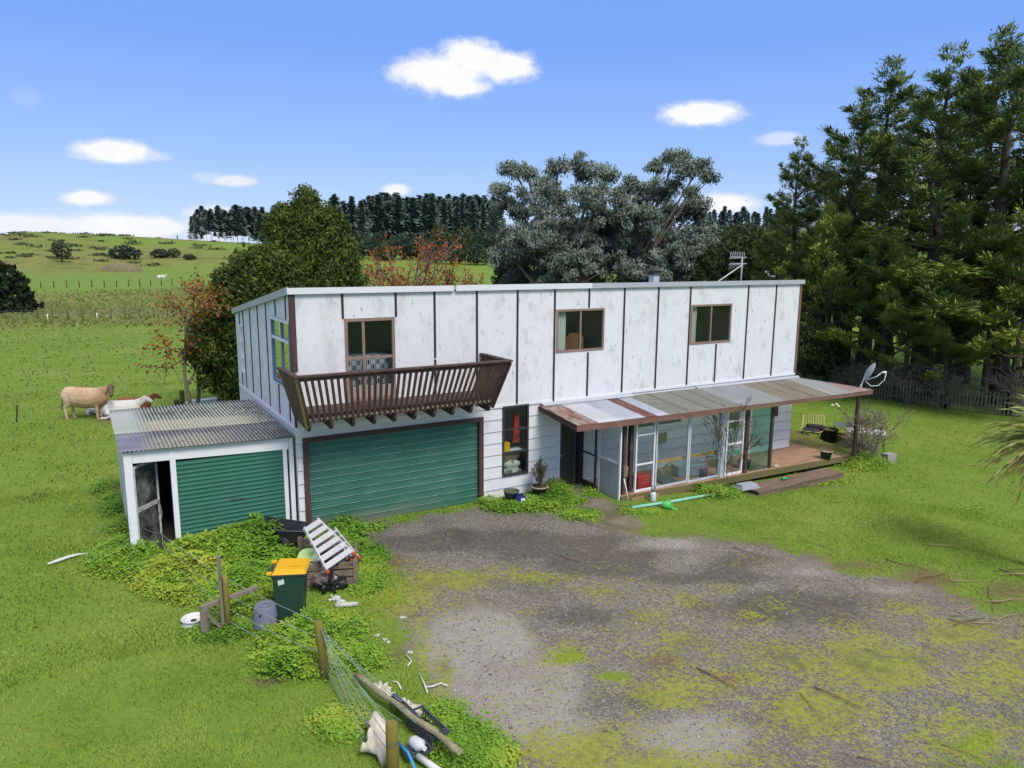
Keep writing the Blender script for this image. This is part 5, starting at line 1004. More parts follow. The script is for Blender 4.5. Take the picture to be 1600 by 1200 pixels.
def table(P, w, d, h, top, leg, label, rz):
    t_ = empty('garden_table', P, label, 'table', rz); MB().box((-w/2, -d/2, h-.03), (w/2, d/2, h)).build('tabletop', top, t_, bevel=.006)
    for sx in (-1, 1):
        for sy in (-1, 1): MB().tube([(sx*(w/2-.06), sy*(d/2-.06), h-.03), (sx*(w/2-.04), sy*(d/2-.04), 0)], .016, 6).build('leg', leg, t_)
    b = MB(); b.tube([(-w/2+.06, -d/2+.06, .25), (-w/2+.06, d/2-.06, .25)], .012, 5); b.tube([(w/2-.06, -d/2+.06, .25), (w/2-.06, d/2-.06, .25)], .012, 5); b.build('stretcher', leg, t_); return t_
table(G(1324, 690), 1.1, .75, .68, mat('grey_glass_top', (.16, .18, .19), .25, spec=.6), DARKW, 'grey topped garden table behind the white one', rad(-20))
table(G(1350, 702), 1.35, .85, .72, mat('white_top', (.70, .70, .72), .5), DKFR, 'white topped garden table beside the verandah corner post', rad(-22))
P = G(1303, 676); so2 = empty('garden_light', P, 'thin garden stake with three pale flower lights', 'garden light'); MB().tube([(0, 0, 0), (0, 0, .75), (-.02, 0, 1.15)], .012, 6).build('stake', mat('stake', (.25, .32, .12), .6), so2)
for dx, dz_ in ((-.16, 1.16), (.0, 1.2), (.09, 1.12)): MB().blob((dx, 0, dz_), (.06, .05, .05), 3, .3, 2).build('flower', mat('pale_flower', (.7, .68, .5), .6), so2)
b = MB(); b.tube([(0, 0, 1.05), (-.1, 0, 1.28), (-.2, .05, 1.3)], .012, 5); b.tube([(.02, 0, 1.0), (.2, 0, 1.02)], .02, 5); b.build('leaf', DARKW, so2)
thing_mesh('concrete_block', MB().box((-.22, -.14, 0), (.22, .14, .32)), mat('concrete_block', (.33, .31, .27), .9, [(4, .5, .7, (.2, .2, .13))], bump=(16, .4)), G(1388, 722), 'weathered concrete block beside the verandah corner shrub', 'block', rz=.4)
# ---- satellite dish, aerial, flue
P = toW(19.05, -1.8, vroofz(19.05, -1.8)); sd2 = empty('satellite_dish', P, 'grey satellite dish with a looping cable on the verandah corner', 'satellite dish', rad(-104)); DSH = mat('dish_grey', (.30, .33, .37), .45)
b = MB(); R_ = .36; nr = 7; V = []; F = []; ns = 28
for j in range(nr+1):
    r = R_*j/nr
    for k in range(ns): a = 2*math.pi*k/ns; x, z = r*math.cos(a)*.92, r*math.sin(a); V.append((x, .30*r*r/R_-.06, z))
for j in range(nr):
    for k in range(ns): F.append((j*ns+k, j*ns+(k+1) % ns, (j+1)*ns+(k+1) % ns, (j+1)*ns+k))
mt = Matrix.Translation((.0, .12, .62)) @ Matrix.Rotation(rad(-24), 4, 'X'); b.add([mt @ Vector(v) for v in V], F, True); o = b.build('dish', DSH, sd2); s_ = o.modifiers.new('thick', 'SOLIDIFY'); s_.thickness = .012
b = MB(); b.tube([(-.02, -.12, 0), (0, .0, .32), (0, .04, .5)], .022, 8); b.tube([(.12, -.1, 0), (0, .0, .34)], .014, 6); b.build('mount', WHTM, sd2); b = MB(); b.tube([(0, .12, .33), (0, .42, .47), (0, .55, .60)], .017, 7); b.build('arm', WHTM, sd2); b = MB(); b.tube([(0, .54, .60), (0, .70, .63)], .035, 10); b.build('receiver', WPNT, sd2)
b = MB(); b.tube([(0, .70, .6), (.0, .66, .36), (.02, .48, .15), (.02, .25, .12), (0, .08, .26)], .014, 6); b.build('cable', WPNT, sd2)
P = toW(18.0, 3.0, 5.45); an = empty('tv_aerial', P, 'grey television aerial with a comb of rods on the roof', 'aerial', YAW); AE = mat('aerial_metal', (.38, .38, .40), .4); MB().tube([(0, 0, .0), (0, 0, 1.25)], .03, 8).build('mast', AE, an)
for z in (1.26, 1.02):
    b = MB(); b.tube([(-.62, .05, z), (.22, -.02, z)], .018, 6)
    for k in range(9): x = -.58+k*.095; b.tube([(x-.05, .05, z+(.2 if z > 1.1 else -.18)), (x, .04, z), (x-.02, .0, z)], .011, 5)
    b.tube([(-.66, .05, z-.05), (.22, -.02, z-.02)], .012, 5); b.build('rod_array', AE, an)
MB().tube([(-1.55, -.2, .30), (-.02, 0, .95)], .018, 6).build('stay', WHTM, an)
P = toW(13.58, 3.0, 5.4); fl = empty('chimney_flue', P, 'square grey metal flue with a dark cowl on the roof', 'flue', YAW); MB().box((-.13, -.13, 0), (.13, .13, .66)).build('flue_pipe', GREYM, fl); b = MB(); b.box((-.17, -.17, .665), (.17, .17, .70)); b.box((-.12, -.12, .70), (.12, .12, .82)); b.hexa([(-.19, -.19, .82), (.19, -.19, .82), (.19, .19, .82), (-.19, .19, .82), (-.10, -.10, .96), (.10, -.10, .96), (.10, .10, .96), (-.10, .10, .96)]); b.build('cowl', INNERD, fl)
# ---- inside the rooms
def at_house(name, b, m, u, v, z, label, cat): return thing_mesh(name, b, m, toW(u, v, z), label, cat, rz=YAW)
def houndstooth():
    m = bpy.data.materials.new('checked_cloth'); t = NT(m); v = t.n('ShaderNodeTexCoord').outputs['Object']; ch = t.n('ShaderNodeTexChecker', {'Vector': t.mapping(v, (1, 1, 1)), 'Color1': (.5, .5, .52, 1), 'Color2': (.02, .02, .025, 1), 'Scale': 8.})
    w = t.n('ShaderNodeTexWave', {'Vector': v, 'Scale': 5., 'Distortion': 1.}); c = t.mix(t.ramp(w.outputs[0], .6, .7), ch.outputs[0], (.35, .36, .4)); p = t.n('ShaderNodeBsdfPrincipled', {'Base Color': c, 'Roughness': .9}); t.l.new(p.outputs[0], t.n('ShaderNodeOutputMaterial').inputs[0]); return m
at_house('bed', MB().box((0, 0, 0), (1.9, 1.6, .85)), houndstooth(), .8, .45, 3.35, 'bed with a black and white checked cover behind the balcony door', 'bed')
at_house('pillow', MB().blob((0, 0, 0), (.4, .25, .12), 6, .2, 3), mat('blue_pillow', (.16, .22, .30), .9), 1.2, .8, 4.32, 'dusky blue pillow on the checked bed', 'pillow')
at_house('chair', MB().prism([(0, 0, 0), (.7, 0, 0), (.7, 0, .35), (.62, 0, .5), (.2, 0, .52), (0, 0, .3)], (0, .08, 0)), mat('wood_brown', (.22, .10, .045), .5), 8.0, .5, 3.95, 'brown wooden chair back inside the left upper window', 'chair')
at_house('television', MB().box((0, 0, 0), (.9, .12, .62)), mat('tv_black', (.012, .012, .014), .25), 12.72, .6, 4.05, 'black television inside the right upper window', 'television')
at_house('shelf', MB().box((0, 0, 0), (.82, .5, .04)), WPNT, 5.66, .14, 1.20, 'white shelf inside the tall dark framed window', 'shelf')
at_house('box', MB().box((0, 0, 0), (.26, .2, .25)), mat('yellow_box', (.72, .42, .01), .5), 5.74, .2, 1.245, 'yellow box on the shelf in the tall window', 'box')
at_house('jacket', MB().hexa([(0, 0, 0), (.22, 0, 0), (.24, .12, 0), (0, .12, 0), (.06, 0, .8), (.2, 0, .8), (.2, .1, .8), (.06, .1, .8)]), mat('red_cloth', (.42, .04, .035), .8), 6.16, .3, 1.45, 'red jacket hanging inside the tall window', 'jacket')
at_house('cushion', MB().blob((.32, .1, .18), (.36, .14, .20), 7, .2, 3), mat('tan_cloth', (.42, .31, .19), .9), 5.7, .22, .90-.05, 'tan bolster cushion at the bottom of the tall window', 'cushion')
at_house('cloth_heap', MB().blob((.38, .1, .1), (.40, .16, .18), 17, .6, 3), mat('cream_cloth', (.55, .52, .42), .9, [(5, .5, .6, (.12, .12, .13))]), 5.68, .2, .62, 'crumpled cream and dark cloths at the foot of the tall window', 'cloth')
# ================================================================ vegetation
def tree_root(name, P, label, group=None, cat='tree', rz=0.): return empty(name, P, label, cat, rz, group)
BARK = mat('bark', (.075, .058, .045), .95, [(6, .5, .65, (.13, .11, .09), (2, 2, .4))], bump=(8, .6))
BARKG = mat('bark_grey', (.20, .165, .135), .95, [(4, .5, .65, (.11, .085, .07), (2, 2, .5))], bump=(8, .5))
TWIG = mat('twig', (.20, .165, .125), .9, var=.2)
def limb_pts(p, d, L, n, wob, rg, lift=0.):
    pts = [Vector(p)]; d = Vector(d).normalized()
    for i in range(n):
        d = (d+Vector((rg.uniform(-wob, wob), rg.uniform(-wob, wob), rg.uniform(-wob, wob)+lift))).normalized(); pts.append(pts[-1]+d*L/n)
    return pts, d
# ---- dark conifers (macrocarpa like): flat sprays on upswept limbs
def conifer(seed, H, R, bare=.12, nl=70, dens=1., lw=(.21, .042)):
    rg = random.Random(seed); rn = np.random.default_rng(seed); tb = MB()
    tp, _ = limb_pts((0, 0, -.2), (rg.uniform(-.05, .05), rg.uniform(-.05, .05), 1), H*.97, 10, .05, rg, .1)
    tb.tube(tp, [max(.03, H*.024*(1-i/10.3)) for i in range(11)], 8)
    C = []; A = []; LR = []
    for k in range(nl):
        h = bare+(1-bare)*((k+rg.random())/nl)**.85; a = k*2.4+rg.uniform(-.5, .5); prof = (1-h)**.62*(.55+.45*min(1, (h-bare)/.22+.35))
        L = max(.5, R*prof*rg.uniform(.55, 1.25)); i0 = min(9, int(h*10)); f = h*10-i0; base = tp[i0].lerp(tp[i0+1], f)
        pts, _ = limb_pts(base, (math.cos(a), math.sin(a), rg.uniform(-.15, .35)), L, 6, .13, rg, .04+.13*h)
        tb.tube(pts, [max(.012, .022*L*(1-i/6.3)) for i in range(7)], 5, False)
        P = np.array([tuple(p) for p in pts]); n = int(20*L*dens)+7; s = rn.uniform(.18, 1.03, n)**.75*6; s = np.clip(s, 0, 5.999); i = s.astype(int); fr = (s-i)[:, None]
        c = P[i]*(1-fr)+P[i+1]*fr; dr = P[i+1]-P[i]; dr /= np.linalg.norm(dr, axis=1, keepdims=True)
        lat = np.cross(dr, [0, 0, 1.]); lat /= np.maximum(np.linalg.norm(lat, axis=1, keepdims=True), 1e-5); sg = rn.choice([-1, 1], n)[:, None]; w = (rn.random(n)**.7*(1.12-s/6)*L*.34)[:, None]
        c = c+lat*sg*w+dr*w*.55; c[:, 2] += rn.normal(0, .04, n)-.12*w[:, 0]+.05
        LR.append(np.full(n, rg.random())); C.append(c); A.append(dr*.8+lat*sg*.8+np.stack([np.zeros(n), np.zeros(n), rn.uniform(-.1, .45, n)], 1))
    n = int(60*dens); z = rn.uniform(.88, 1.02, n)*H; LR.append(np.full(n, .4)); C.append(np.stack([rn.normal(0, .15, n)+tp[-1].x, rn.normal(0, .15, n)+tp[-1].y, z], 1)); A.append(np.tile([0, 0, 1.], (n, 1))+rn.normal(0, .4, (n, 3)))
    C = np.concatenate(C); A = np.concatenate(A); A /= np.linalg.norm(A, axis=1, keepdims=True); k = 16
    LR = np.repeat(np.concatenate(LR), k); C = np.repeat(C, k, 0); A = np.repeat(A, k, 0); n = len(C); A2 = A+rn.normal(0, .42, (n, 3))*np.array([1, 1, .6]); A2 /= np.linalg.norm(A2, axis=1, keepdims=True)
    C = C+A2*rn.uniform(.0, .30, n)[:, None]+rn.normal(0, .035, (n, 3)); Nn = np.tile([0, 0, 1.], (n, 1))+rn.normal(0, .35, (n, 3))
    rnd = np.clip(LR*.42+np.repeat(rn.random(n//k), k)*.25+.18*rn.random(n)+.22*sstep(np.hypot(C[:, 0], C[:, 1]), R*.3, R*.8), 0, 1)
    return tb.mesh('trunk'), leafmesh('crown', C, A2, Nn, lw[0]*rn.uniform(.6, 1.3, n), lw[1]*rn.uniform(.6, 1.4, n), rnd, .1)
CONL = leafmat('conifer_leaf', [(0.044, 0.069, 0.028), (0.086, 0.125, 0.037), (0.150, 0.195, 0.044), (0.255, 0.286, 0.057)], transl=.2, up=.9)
CONL2 = leafmat('conifer_leaf_light', [(0.056, 0.084, 0.019), (0.112, 0.152, 0.029), (0.188, 0.228, 0.040), (0.288, 0.312, 0.056)], transl=.2, up=.9)
BARE_ = [conifer(s, 14., 4.6, b, 46, d) for s, b, d in ((1, .17, .9), (2, .21, .9), (3, .15, .9))]
def put(meshes, mats_, P, sc, rz, name, label, group=None, names=('trunk', 'crown'), cat='tree'):
    r = tree_root(name, P, label, group, cat, rz); r.scale = sc if hasattr(sc, '__len__') else (sc,)*3
    for nm, me, m in zip(names, meshes, mats_):
        o = bpy.data.objects.new(nm, me); COL.objects.link(o); o.parent = r
        if not me.materials: me.materials.append(m)
        elif me.materials[0] != m: o.material_slots[0].link = 'OBJECT'; o.material_slots[0].material = m
    return r
CT = [(1228, 47, 232, 0, 'leftmost low conifer of the tall dark row at the right, thin and spiky'), (1306, 43, 174, 1, 'second conifer from the left in the dark row, with a single spire'), (1378, 46, 112, 2, 'dark conifer with a narrow spire left of the tallest group'), (1438, 38, 104, 0, 'dark broad conifer whose top sits just left of the tallest spire'),
      (1494, 42, 66, 1, 'tallest spired conifer near the right edge'), (1562, 36, 100, 2, 'conifer right of the tallest spire with light green lower limbs'), (1612, 41, 60, 0, 'conifer cut by the right edge of the picture, its top near the upper corner'), (1700, 36, 90, 1, 'conifer standing beyond the right edge of the row'), (1345, 49, 205, 1, 'shorter dark conifer filling the gap behind the second spire'), (1470, 50, 150, 0, 'dark conifer behind the tallest spire, its top hidden among the others'), (1270, 50, 262, 2, 'short dark conifer between the two leftmost spires')]
for i, (px, y, ty, v, lab) in enumerate(CT):
    P = DY(px, 600, y); x = P[0]; gz = float(terrain(x, y)); top = DY(px, ty, y)[2]; s = (top-gz)/13.9; sx_ = s*(1.5 if i not in (0, 3) else (1.15 if i == 0 else 1.6))
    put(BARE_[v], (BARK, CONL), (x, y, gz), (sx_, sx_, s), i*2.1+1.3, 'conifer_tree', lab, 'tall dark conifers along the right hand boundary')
LOW = [conifer(11, 7., 3.6, .16, 30, .95), conifer(12, 7., 3.9, .30, 28, .95)]
for (px, y, ty, v, s0, lab) in ((1372, 37.5, 372, 0, .8, 'small light green conifer in front of the dark row, by the satellite dish'), (1290, 40, 330, 1, .95, 'mid height olive conifer just right of the house end'), (1478, 34.5, 455, 1, 1.05, 'drooping yellow green conifer limbs spreading over the picket fence'), (1580, 33.5, 310, 0, 1., 'light green conifer in front of the row at the right edge'), (1415, 36, 400, 1, .95, 'light green conifer with spreading limbs right of the dish'), (1540, 35, 345, 1, .9, 'light green conifer left of the one at the right edge'), (1322, 41, 300, 0, .7, 'narrow light green conifer before the second spire'), (1208, 50, 350, 0, .8, 'sparse brownish conifer behind the television aerial')):
    P = DY(px, 600, y); gz = float(terrain(P[0], y)); top = DY(px, ty, y)[2]; s = (top-gz)/7.
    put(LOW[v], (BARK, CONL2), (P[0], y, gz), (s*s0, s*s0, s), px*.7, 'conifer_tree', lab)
# ---- branching broadleaf trees
def brancher(seed, H, spread, levels, n0, trunk_h, r0, lift=.05, wob=.16, split=(3, 4), shrink=.66):
    rg = random.Random(seed); tb = MB(); tips = []
    def rec(p, d, L, r, lev):
        pts, d2 = limb_pts(p, d, L, 5, wob, rg, lift if lev else .1); tb.tube(pts, [max(.006, r*(1-.42*i/5)) for i in range(6)], 7 if lev < 2 else 4, False)
        if lev >= levels-1:
            for q in pts[2:]: tips.append((tuple(q), tuple(d2)))
        if lev >= levels: return
        for k in range(rg.randint(*split)):
            ax = Vector((rg.gauss(0, 1), rg.gauss(0, 1), rg.gauss(0, 1))).normalized(); nd = (d2+ax*spread*(.9 if lev else .75)).normalized(); q = pts[rg.randint(3, 5)]
            rec(q, nd, L*rg.uniform(shrink*.8, shrink*1.15), r*.58, lev+1)
    for k in range(n0):
        a = 6.283*k/n0+rg.uniform(-.4, .4); d = Vector((math.cos(a)*.35, math.sin(a)*.35, 1)) if n0 > 1 else Vector((rg.uniform(-.1, .1), 0, 1))
        rec((0, 0, -.15), d, trunk_h, r0, 0)
    return tb, tips
def leaves_at(tips, per, rad_, ln, wd, rn, droop=.3, dirw=.3, flat=0.):
    T = np.array([t_[0] for t_ in tips]); D = np.array([t_[1] for t_ in tips]); n = len(T)*per; C = np.repeat(T, per, 0); D = np.repeat(D, per, 0)
    off = rdir(n, rn)*(rn.random(n)**.5)[:, None]*rad_; C = C+off; A = rdir(n, rn)+D*dirw; A[:, 2] -= droop; Nn = rdir(n, rn); Nn[:, 2] += flat
    return C, A, Nn, ln*rn.uniform(.6, 1.3, n), wd*rn.uniform(.6, 1.3, n), np.clip(np.repeat(rn.random(len(T)), per)*.55+rn.random(n)*.45, 0, 1)
# eucalyptus: two grey blue crowns behind the roof
EUL = leafmat('gum_leaf', [(0.035, 0.050, 0.037), (0.067, 0.092, 0.070), (0.112, 0.139, 0.115), (0.181, 0.212, 0.184)], rough=.55, spec=.25, transl=.1, up=.6)
def gum_from_clumps(y, base_px, clumps, seed, lab):
    """open crowned gum: leaf clumps at the ends of arching boughs, spread in depth about the trunk"""
    rn = np.random.default_rng(seed); rg = random.Random(seed); B = DY(base_px, 500, y); gz = float(terrain(B[0], y)); o = np.array([B[0], y, gz]); r = tree_root('gum_tree', o, lab); tb = MB()
    fork = Vector((rg.uniform(-.2, .2), 0, 3.2)); tb.tube([(0, 0, -.3), (.1, .0, 1.6), tuple(fork)], [.42, .34, .27], 10); C = []; D = []; R = []
    for (px, py, rad_) in clumps:
        dy = rg.uniform(-2.6, 2.6); p = DY(px, py, y+dy)-o; k = y/1142*rad_*(1.35 if py > 305 else 1.1); n = max(4, int(k*(3.3 if py < 335 else 4.6))); P = Vector(tuple(p))
        mid = fork.lerp(P, .5)+Vector((rg.uniform(-.5, .5), rg.uniform(-.5, .5), rg.uniform(-.2, .7))); L = (P-fork).length
        tb.tube([tuple(fork), tuple(fork.lerp(mid, .5)+Vector((rg.uniform(-.2, .2), 0, .1))), tuple(mid), tuple(mid.lerp(P, .55)+Vector((0, rg.uniform(-.3, .3), .15))), tuple(P)], [.15, .12, .09, .06, .025], 6, False)
        sub_ = P_ = np.array(tuple(P))+rdir(n*4, rn)*(rn.random(n*4)**.45)[:, None]*np.array([k, k, k*.75])
        for q in sub_[::4]: tb.tube([tuple(mid.lerp(P, .7)), tuple(Vector(tuple(q)).lerp(P, .4)), tuple(q)], [.03, .018, .008], 4, False)
        m = int(60*max(.7, k)); q = np.repeat(sub_, m, 0); off = rdir(len(q), rn)*(rn.random(len(q))**.6)[:, None]*.56; off[:, 2] *= .8; C.append(q+off); R.append(np.clip(np.repeat(rn.random(len(sub_)), m)*.5+rn.random(len(q))*.4+.12*off[:, 2]/.4, 0, 1))
    C = np.concatenate(C); n = len(C); A = rdir(n, rn); A[:, 2] -= .8; tb.build('trunk', mat('gum_bark', (.19, .145, .115), .9, [(3, .5, .65, (.09, .075, .065), (2, 2, .4))], bump=(8, .5)), r)
    link('crown', leafmesh('crown', C, A, rdir(n, rn), .34*rn.uniform(.6, 1.3, n), .095*rn.uniform(.6, 1.3, n), np.concatenate(R), .05), EUL, r)
gum_from_clumps(56, 880, [(803, 262, 20), (782, 300, 16), (822, 268, 14), (850, 282, 20), (872, 262, 16), (905, 258, 22), (925, 270, 22), (948, 272, 14), (800, 318, 24), (836, 330, 28), (880, 318, 26), (918, 312, 26), (868, 366, 30), (912, 364, 28), (816, 372, 30), (792, 398, 22), (840, 410, 30), (886, 416, 28), (935, 350, 24), (930, 408, 24), (806, 432, 22), (862, 440, 24), (845, 370, 26), (900, 395, 28), (950, 385, 28), (955, 420, 28), (910, 440, 26), (935, 310, 22), (855, 300, 20)], 5, 'grey blue gum tree behind the middle of the roof, left crown with bare boughs')
gum_from_clumps(58, 966, [(985, 290, 14), (965, 305, 18), (1004, 300, 20), (1030, 262, 16), (1055, 244, 20), (1040, 290, 20), (1068, 266, 18), (1094, 258, 10), (1106, 274, 12), (1080, 300, 16), (962, 340, 24), (1000, 340, 28), (1040, 334, 26), (1076, 336, 20), (1096, 320, 10), (975, 390, 24), (1020, 384, 30), (1062, 378, 28), (1096, 366, 20), (1040, 420, 28), (1085, 408, 26), (1112, 395, 18), (990, 425, 20), (1064, 440, 22), (1000, 405, 28), (1020, 440, 26), (1062, 400, 28), (985, 360, 26), (1025, 310, 22), (1100, 430, 22), (1120, 420, 18)], 9, 'grey blue gum tree behind the flue, right and slightly taller of the two')
# dense evergreens left of the house
def blob_tree(seed, blobs, n, ln, wd, clump=.55):
    rn = np.random.default_rng(seed); C = []; A = []; Nn = []; R = []
    tot = sum(b_[1][0]*b_[1][2] for b_ in blobs)
    for (c, r) in blobs:
        k = int(n*r[0]*r[2]/tot/9); d = rdir(k, rn); c0 = np.array(c)+d*np.array(r)*(rn.uniform(.72, 1.04, k)*(1+.10*np.sin(d[:, 0]*9+seed)*np.cos(d[:, 2]*8)))[:, None]
        cc = np.repeat(c0, 9, 0); dd = np.repeat(d, 9, 0); m = len(cc); a = dd*.6+rdir(m, rn)*.9; a[:, 2] += .35; C.append(cc+rdir(m, rn)*rn.uniform(.05, clump, m)[:, None]*.5); A.append(a); Nn.append(dd+rdir(m, rn)*.8)
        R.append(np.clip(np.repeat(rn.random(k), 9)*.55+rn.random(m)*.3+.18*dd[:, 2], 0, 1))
    C = np.concatenate(C); m = len(C); return leafmesh('crown', C, np.concatenate(A), np.concatenate(Nn), ln*rn.uniform(.6, 1.3, m), wd*rn.uniform(.6, 1.3, m), np.concatenate(R), .0)
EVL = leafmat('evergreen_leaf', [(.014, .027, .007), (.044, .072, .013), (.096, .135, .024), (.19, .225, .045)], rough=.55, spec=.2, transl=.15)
def evergreen(px, y, ty, blobs, n, lab, name='evergreen_tree', m=EVL, ln=.20, wd=.085, seed=3, tr=.22, cat='tree', bark=BARK):
    P = DY(px, 600, y); gz = float(terrain(P[0], y)); r = tree_root(name, (P[0], y, gz), lab, None, cat); r.scale = (1, 1, 1)
    H = max(b_[0][2]+b_[1][2] for b_ in blobs); s = (DY(px, ty, y)[2]-gz)/H; r.scale = (s, s, s)
    me = blob_tree(seed, blobs, n, ln, wd); o = link('crown', me, m, r)
    b = MB(); b.tube([(0, 0, -.2), (.1, 0, H*.3), (0, .1, H*.75)], [tr, tr*.75, tr*.3], 9)
    for k in range(5): b.tube([(0, 0, H*.2), (math.cos(k*1.3)*H*.2, math.sin(k*1.3)*H*.2, H*.5)], [tr*.4, tr*.15], 6)
    b.build('trunk', bark, r); return r
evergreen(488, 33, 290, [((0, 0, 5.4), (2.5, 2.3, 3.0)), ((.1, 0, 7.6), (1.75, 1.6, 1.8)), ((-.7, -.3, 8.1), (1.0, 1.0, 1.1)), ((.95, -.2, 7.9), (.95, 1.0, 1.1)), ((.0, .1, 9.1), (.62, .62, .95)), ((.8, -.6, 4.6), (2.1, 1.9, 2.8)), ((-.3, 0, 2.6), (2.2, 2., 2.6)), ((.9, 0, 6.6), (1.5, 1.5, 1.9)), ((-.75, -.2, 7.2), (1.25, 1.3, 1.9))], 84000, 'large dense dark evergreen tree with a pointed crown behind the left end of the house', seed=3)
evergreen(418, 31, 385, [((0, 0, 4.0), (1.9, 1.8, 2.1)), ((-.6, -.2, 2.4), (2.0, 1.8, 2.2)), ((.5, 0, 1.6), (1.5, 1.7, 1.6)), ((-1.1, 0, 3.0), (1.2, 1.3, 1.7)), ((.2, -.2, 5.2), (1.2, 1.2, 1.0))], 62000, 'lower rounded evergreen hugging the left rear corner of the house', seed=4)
# autumn trees
AUT = leafmat('autumn_leaf', [(.09, .04, .018), (.22, .085, .024), (.34, .155, .03), (.26, .24, .05)], transl=.3); AUT2 = leafmat('autumn_leaf_sparse', [(.16, .05, .03), (.36, .075, .03), (.45, .14, .03), (.22, .20, .06)], transl=.3); AUTG = leafmat('autumn_green', [(.05, .08, .02), (.12, .13, .03), (.35, .16, .03)], transl=.3)
def autumn(seed, px, y, ty, per, lab, m, sx_=1., H=6., spread=.75, rad_=.30, drop=.45, py_base=600, lift=.02):
    rn = np.random.default_rng(seed); rg = random.Random(seed); tb, tips = brancher(seed, H, spread, 3, 2, H*.36, H*.014, lift, .14, (3, 4), .72)
    zm = max(t_[0][2] for t_ in tips); tips = [t_ for t_ in tips if rg.random() > drop and t_[0][2] > zm*.36]; zt_ = max(t_[0][2] for t_ in tips); P = DY(px, py_base, y); gz = float(terrain(P[0], y)); s = (DY(px, ty, y)[2]-gz)/zt_
    return put((tb.mesh('trunk'), leafmesh('crown', *leaves_at(tips, per, rad_, .17, .085, rn, .5, .2, .6), .0)), (BARKG, m), (P[0], y, gz), (s*sx_, s*sx_, s), seed*1.1, 'autumn_tree', lab)
autumn(21, 303, 30., 432, 9, 'sparse autumn tree with orange and red leaves left of the evergreens', AUT, 1.0, spread=1.05, lift=-.03, drop=.3)
autumn(22, 625, 42, 362, 3, 'thin autumn tree with red leaves and bare twigs behind the roof', AUT2, .95, spread=.6, drop=.35)
autumn(23, 688, 43, 372, 5, 'thin autumn tree with orange leaves right of the bare one behind the roof', AUT2, .8, spread=.6, drop=.4)
autumn(27, 655, 44.5, 400, 3, 'nearly bare young tree between the two autumn trees behind the roof', AUTG, 1.0, spread=.6, drop=.5)
# trees half hidden between the gums and the conifers
evergreen(800, 60, 388, [((0, 0, 4.5), (1.9, 2., 3.2)), ((-.5, 0, 7), (1.1, 1.2, 1.6)), ((.7, 0, 2.5), (2, 2, 2.4))], 18000, 'olive green tree at the left foot of the gum trees', m=leafmat('olive_leaf', [(.02, .035, .014), (.05, .075, .025), (.09, .115, .045), (.15, .17, .08)]), ln=.32, wd=.12, seed=7)
evergreen(1130, 56, 352, [((0, 0, 4.), (2.3, 2., 2.9)), ((.8, 0, 6), (1.5, 1.5, 1.7)), ((-1, 0, 2.4), (2.2, 2, 2.2))], 18000, 'olive green tree between the gum trees and the conifers', m=MATS['olive_leaf'], ln=.32, wd=.12, seed=8)
evergreen(1255, 39, 500, [((0, 0, 2.2), (1.3, 1.2, 1.2)), ((.9, 0, 1.7), (1.1, 1., 1.)), ((.4, 0, 2.9), (.9, .9, .7))], 9000, 'loose leafy shrub at the right hand end of the house', 'shrub', MATS['olive_leaf'], .16, .08, 12, .09, 'shrub')
# bare shrubs and a climbing rose
def bare(px, py, h, seed, lab, sx_=1., m=TWIG, n0=5, lv=3, name='bare_shrub', leafy=None, spread=.8, r=.016, P=None):
    P = G(px, py) if P is None else P; rn = np.random.default_rng(seed); tb, tips = brancher(seed, h, spread, lv, n0, h*.42, r, .02, .2, (3, 4), .74); zt_ = max(t_[0][2] for t_ in tips); s = h/zt_; rt = tree_root(name, P, lab, None, 'shrub', seed*1.); rt.scale = (s*sx_, s*sx_, s)
    tb.build('twigs', m, rt)
    if leafy: o = link('leaves', leafmesh('leaves', *leaves_at(tips[::leafy[1]], leafy[0], .10, .07, .04, rn), .0), leafy[2], rt)
    return rt
PALET = mat('pale_twig', (.27, .235, .19), .9, var=.2)
SHL = leafmat('shrub_leaf', [(.07, .06, .03), (.15, .14, .07), (.22, .20, .12)])
bare(1362, 724, 2.3, 31, 'pale bare shrub tangled round the verandah corner post', 1.1, PALET, 7, 3, leafy=(3, 5, SHL))
bare(1340, 716, 1.0, 32, 'low bare shrub at the foot of the verandah corner post', 1.2, PALET, 7, 3)
bare(1140, 768, 2.95, 33, 'thin climbing rose with few leaves growing up past the porch roof', .62, mat('rose_twig', (.10, .085, .06), .9), 4, 3, 'climbing_rose', (3, 3, leafmat('rose_leaf', [(.10, .05, .035), (.12, .14, .05), (.3, .12, .09)])), .5, .012)
for i, (px, py, h, lab) in enumerate(((1300, 606, 2.4, 'grey bare shrub in front of the picket fence beside the house end'), (1345, 618, 2.0, 'grey bare shrub in front of the picket fence left of the dish'), (1420, 632, 2.6, 'grey bare branches over the fence right of the dish'), (1466, 640, 2.2, 'pale bare branches hanging over the middle of the picket fence'), (1590, 650, 2.6, 'bare branches at the right end of the picket fence'))):
    bare(px, py, h, 40+i, lab, 1.5, mat('grey_twig', (.16, .145, .125), .9, var=.2), 6, 3, spread=.95)
# potted stalks and small weeds by the door
bare(843, 777, .95, 51, 'dry stalks standing in the black pot', .55, mat('dry_stalk', (.12, .085, .06), .9), 9, 2, 'dead_plant', (3, 2, SHL), .35, .01, P=G(843, 777)+np.array([0, 0, .25]))
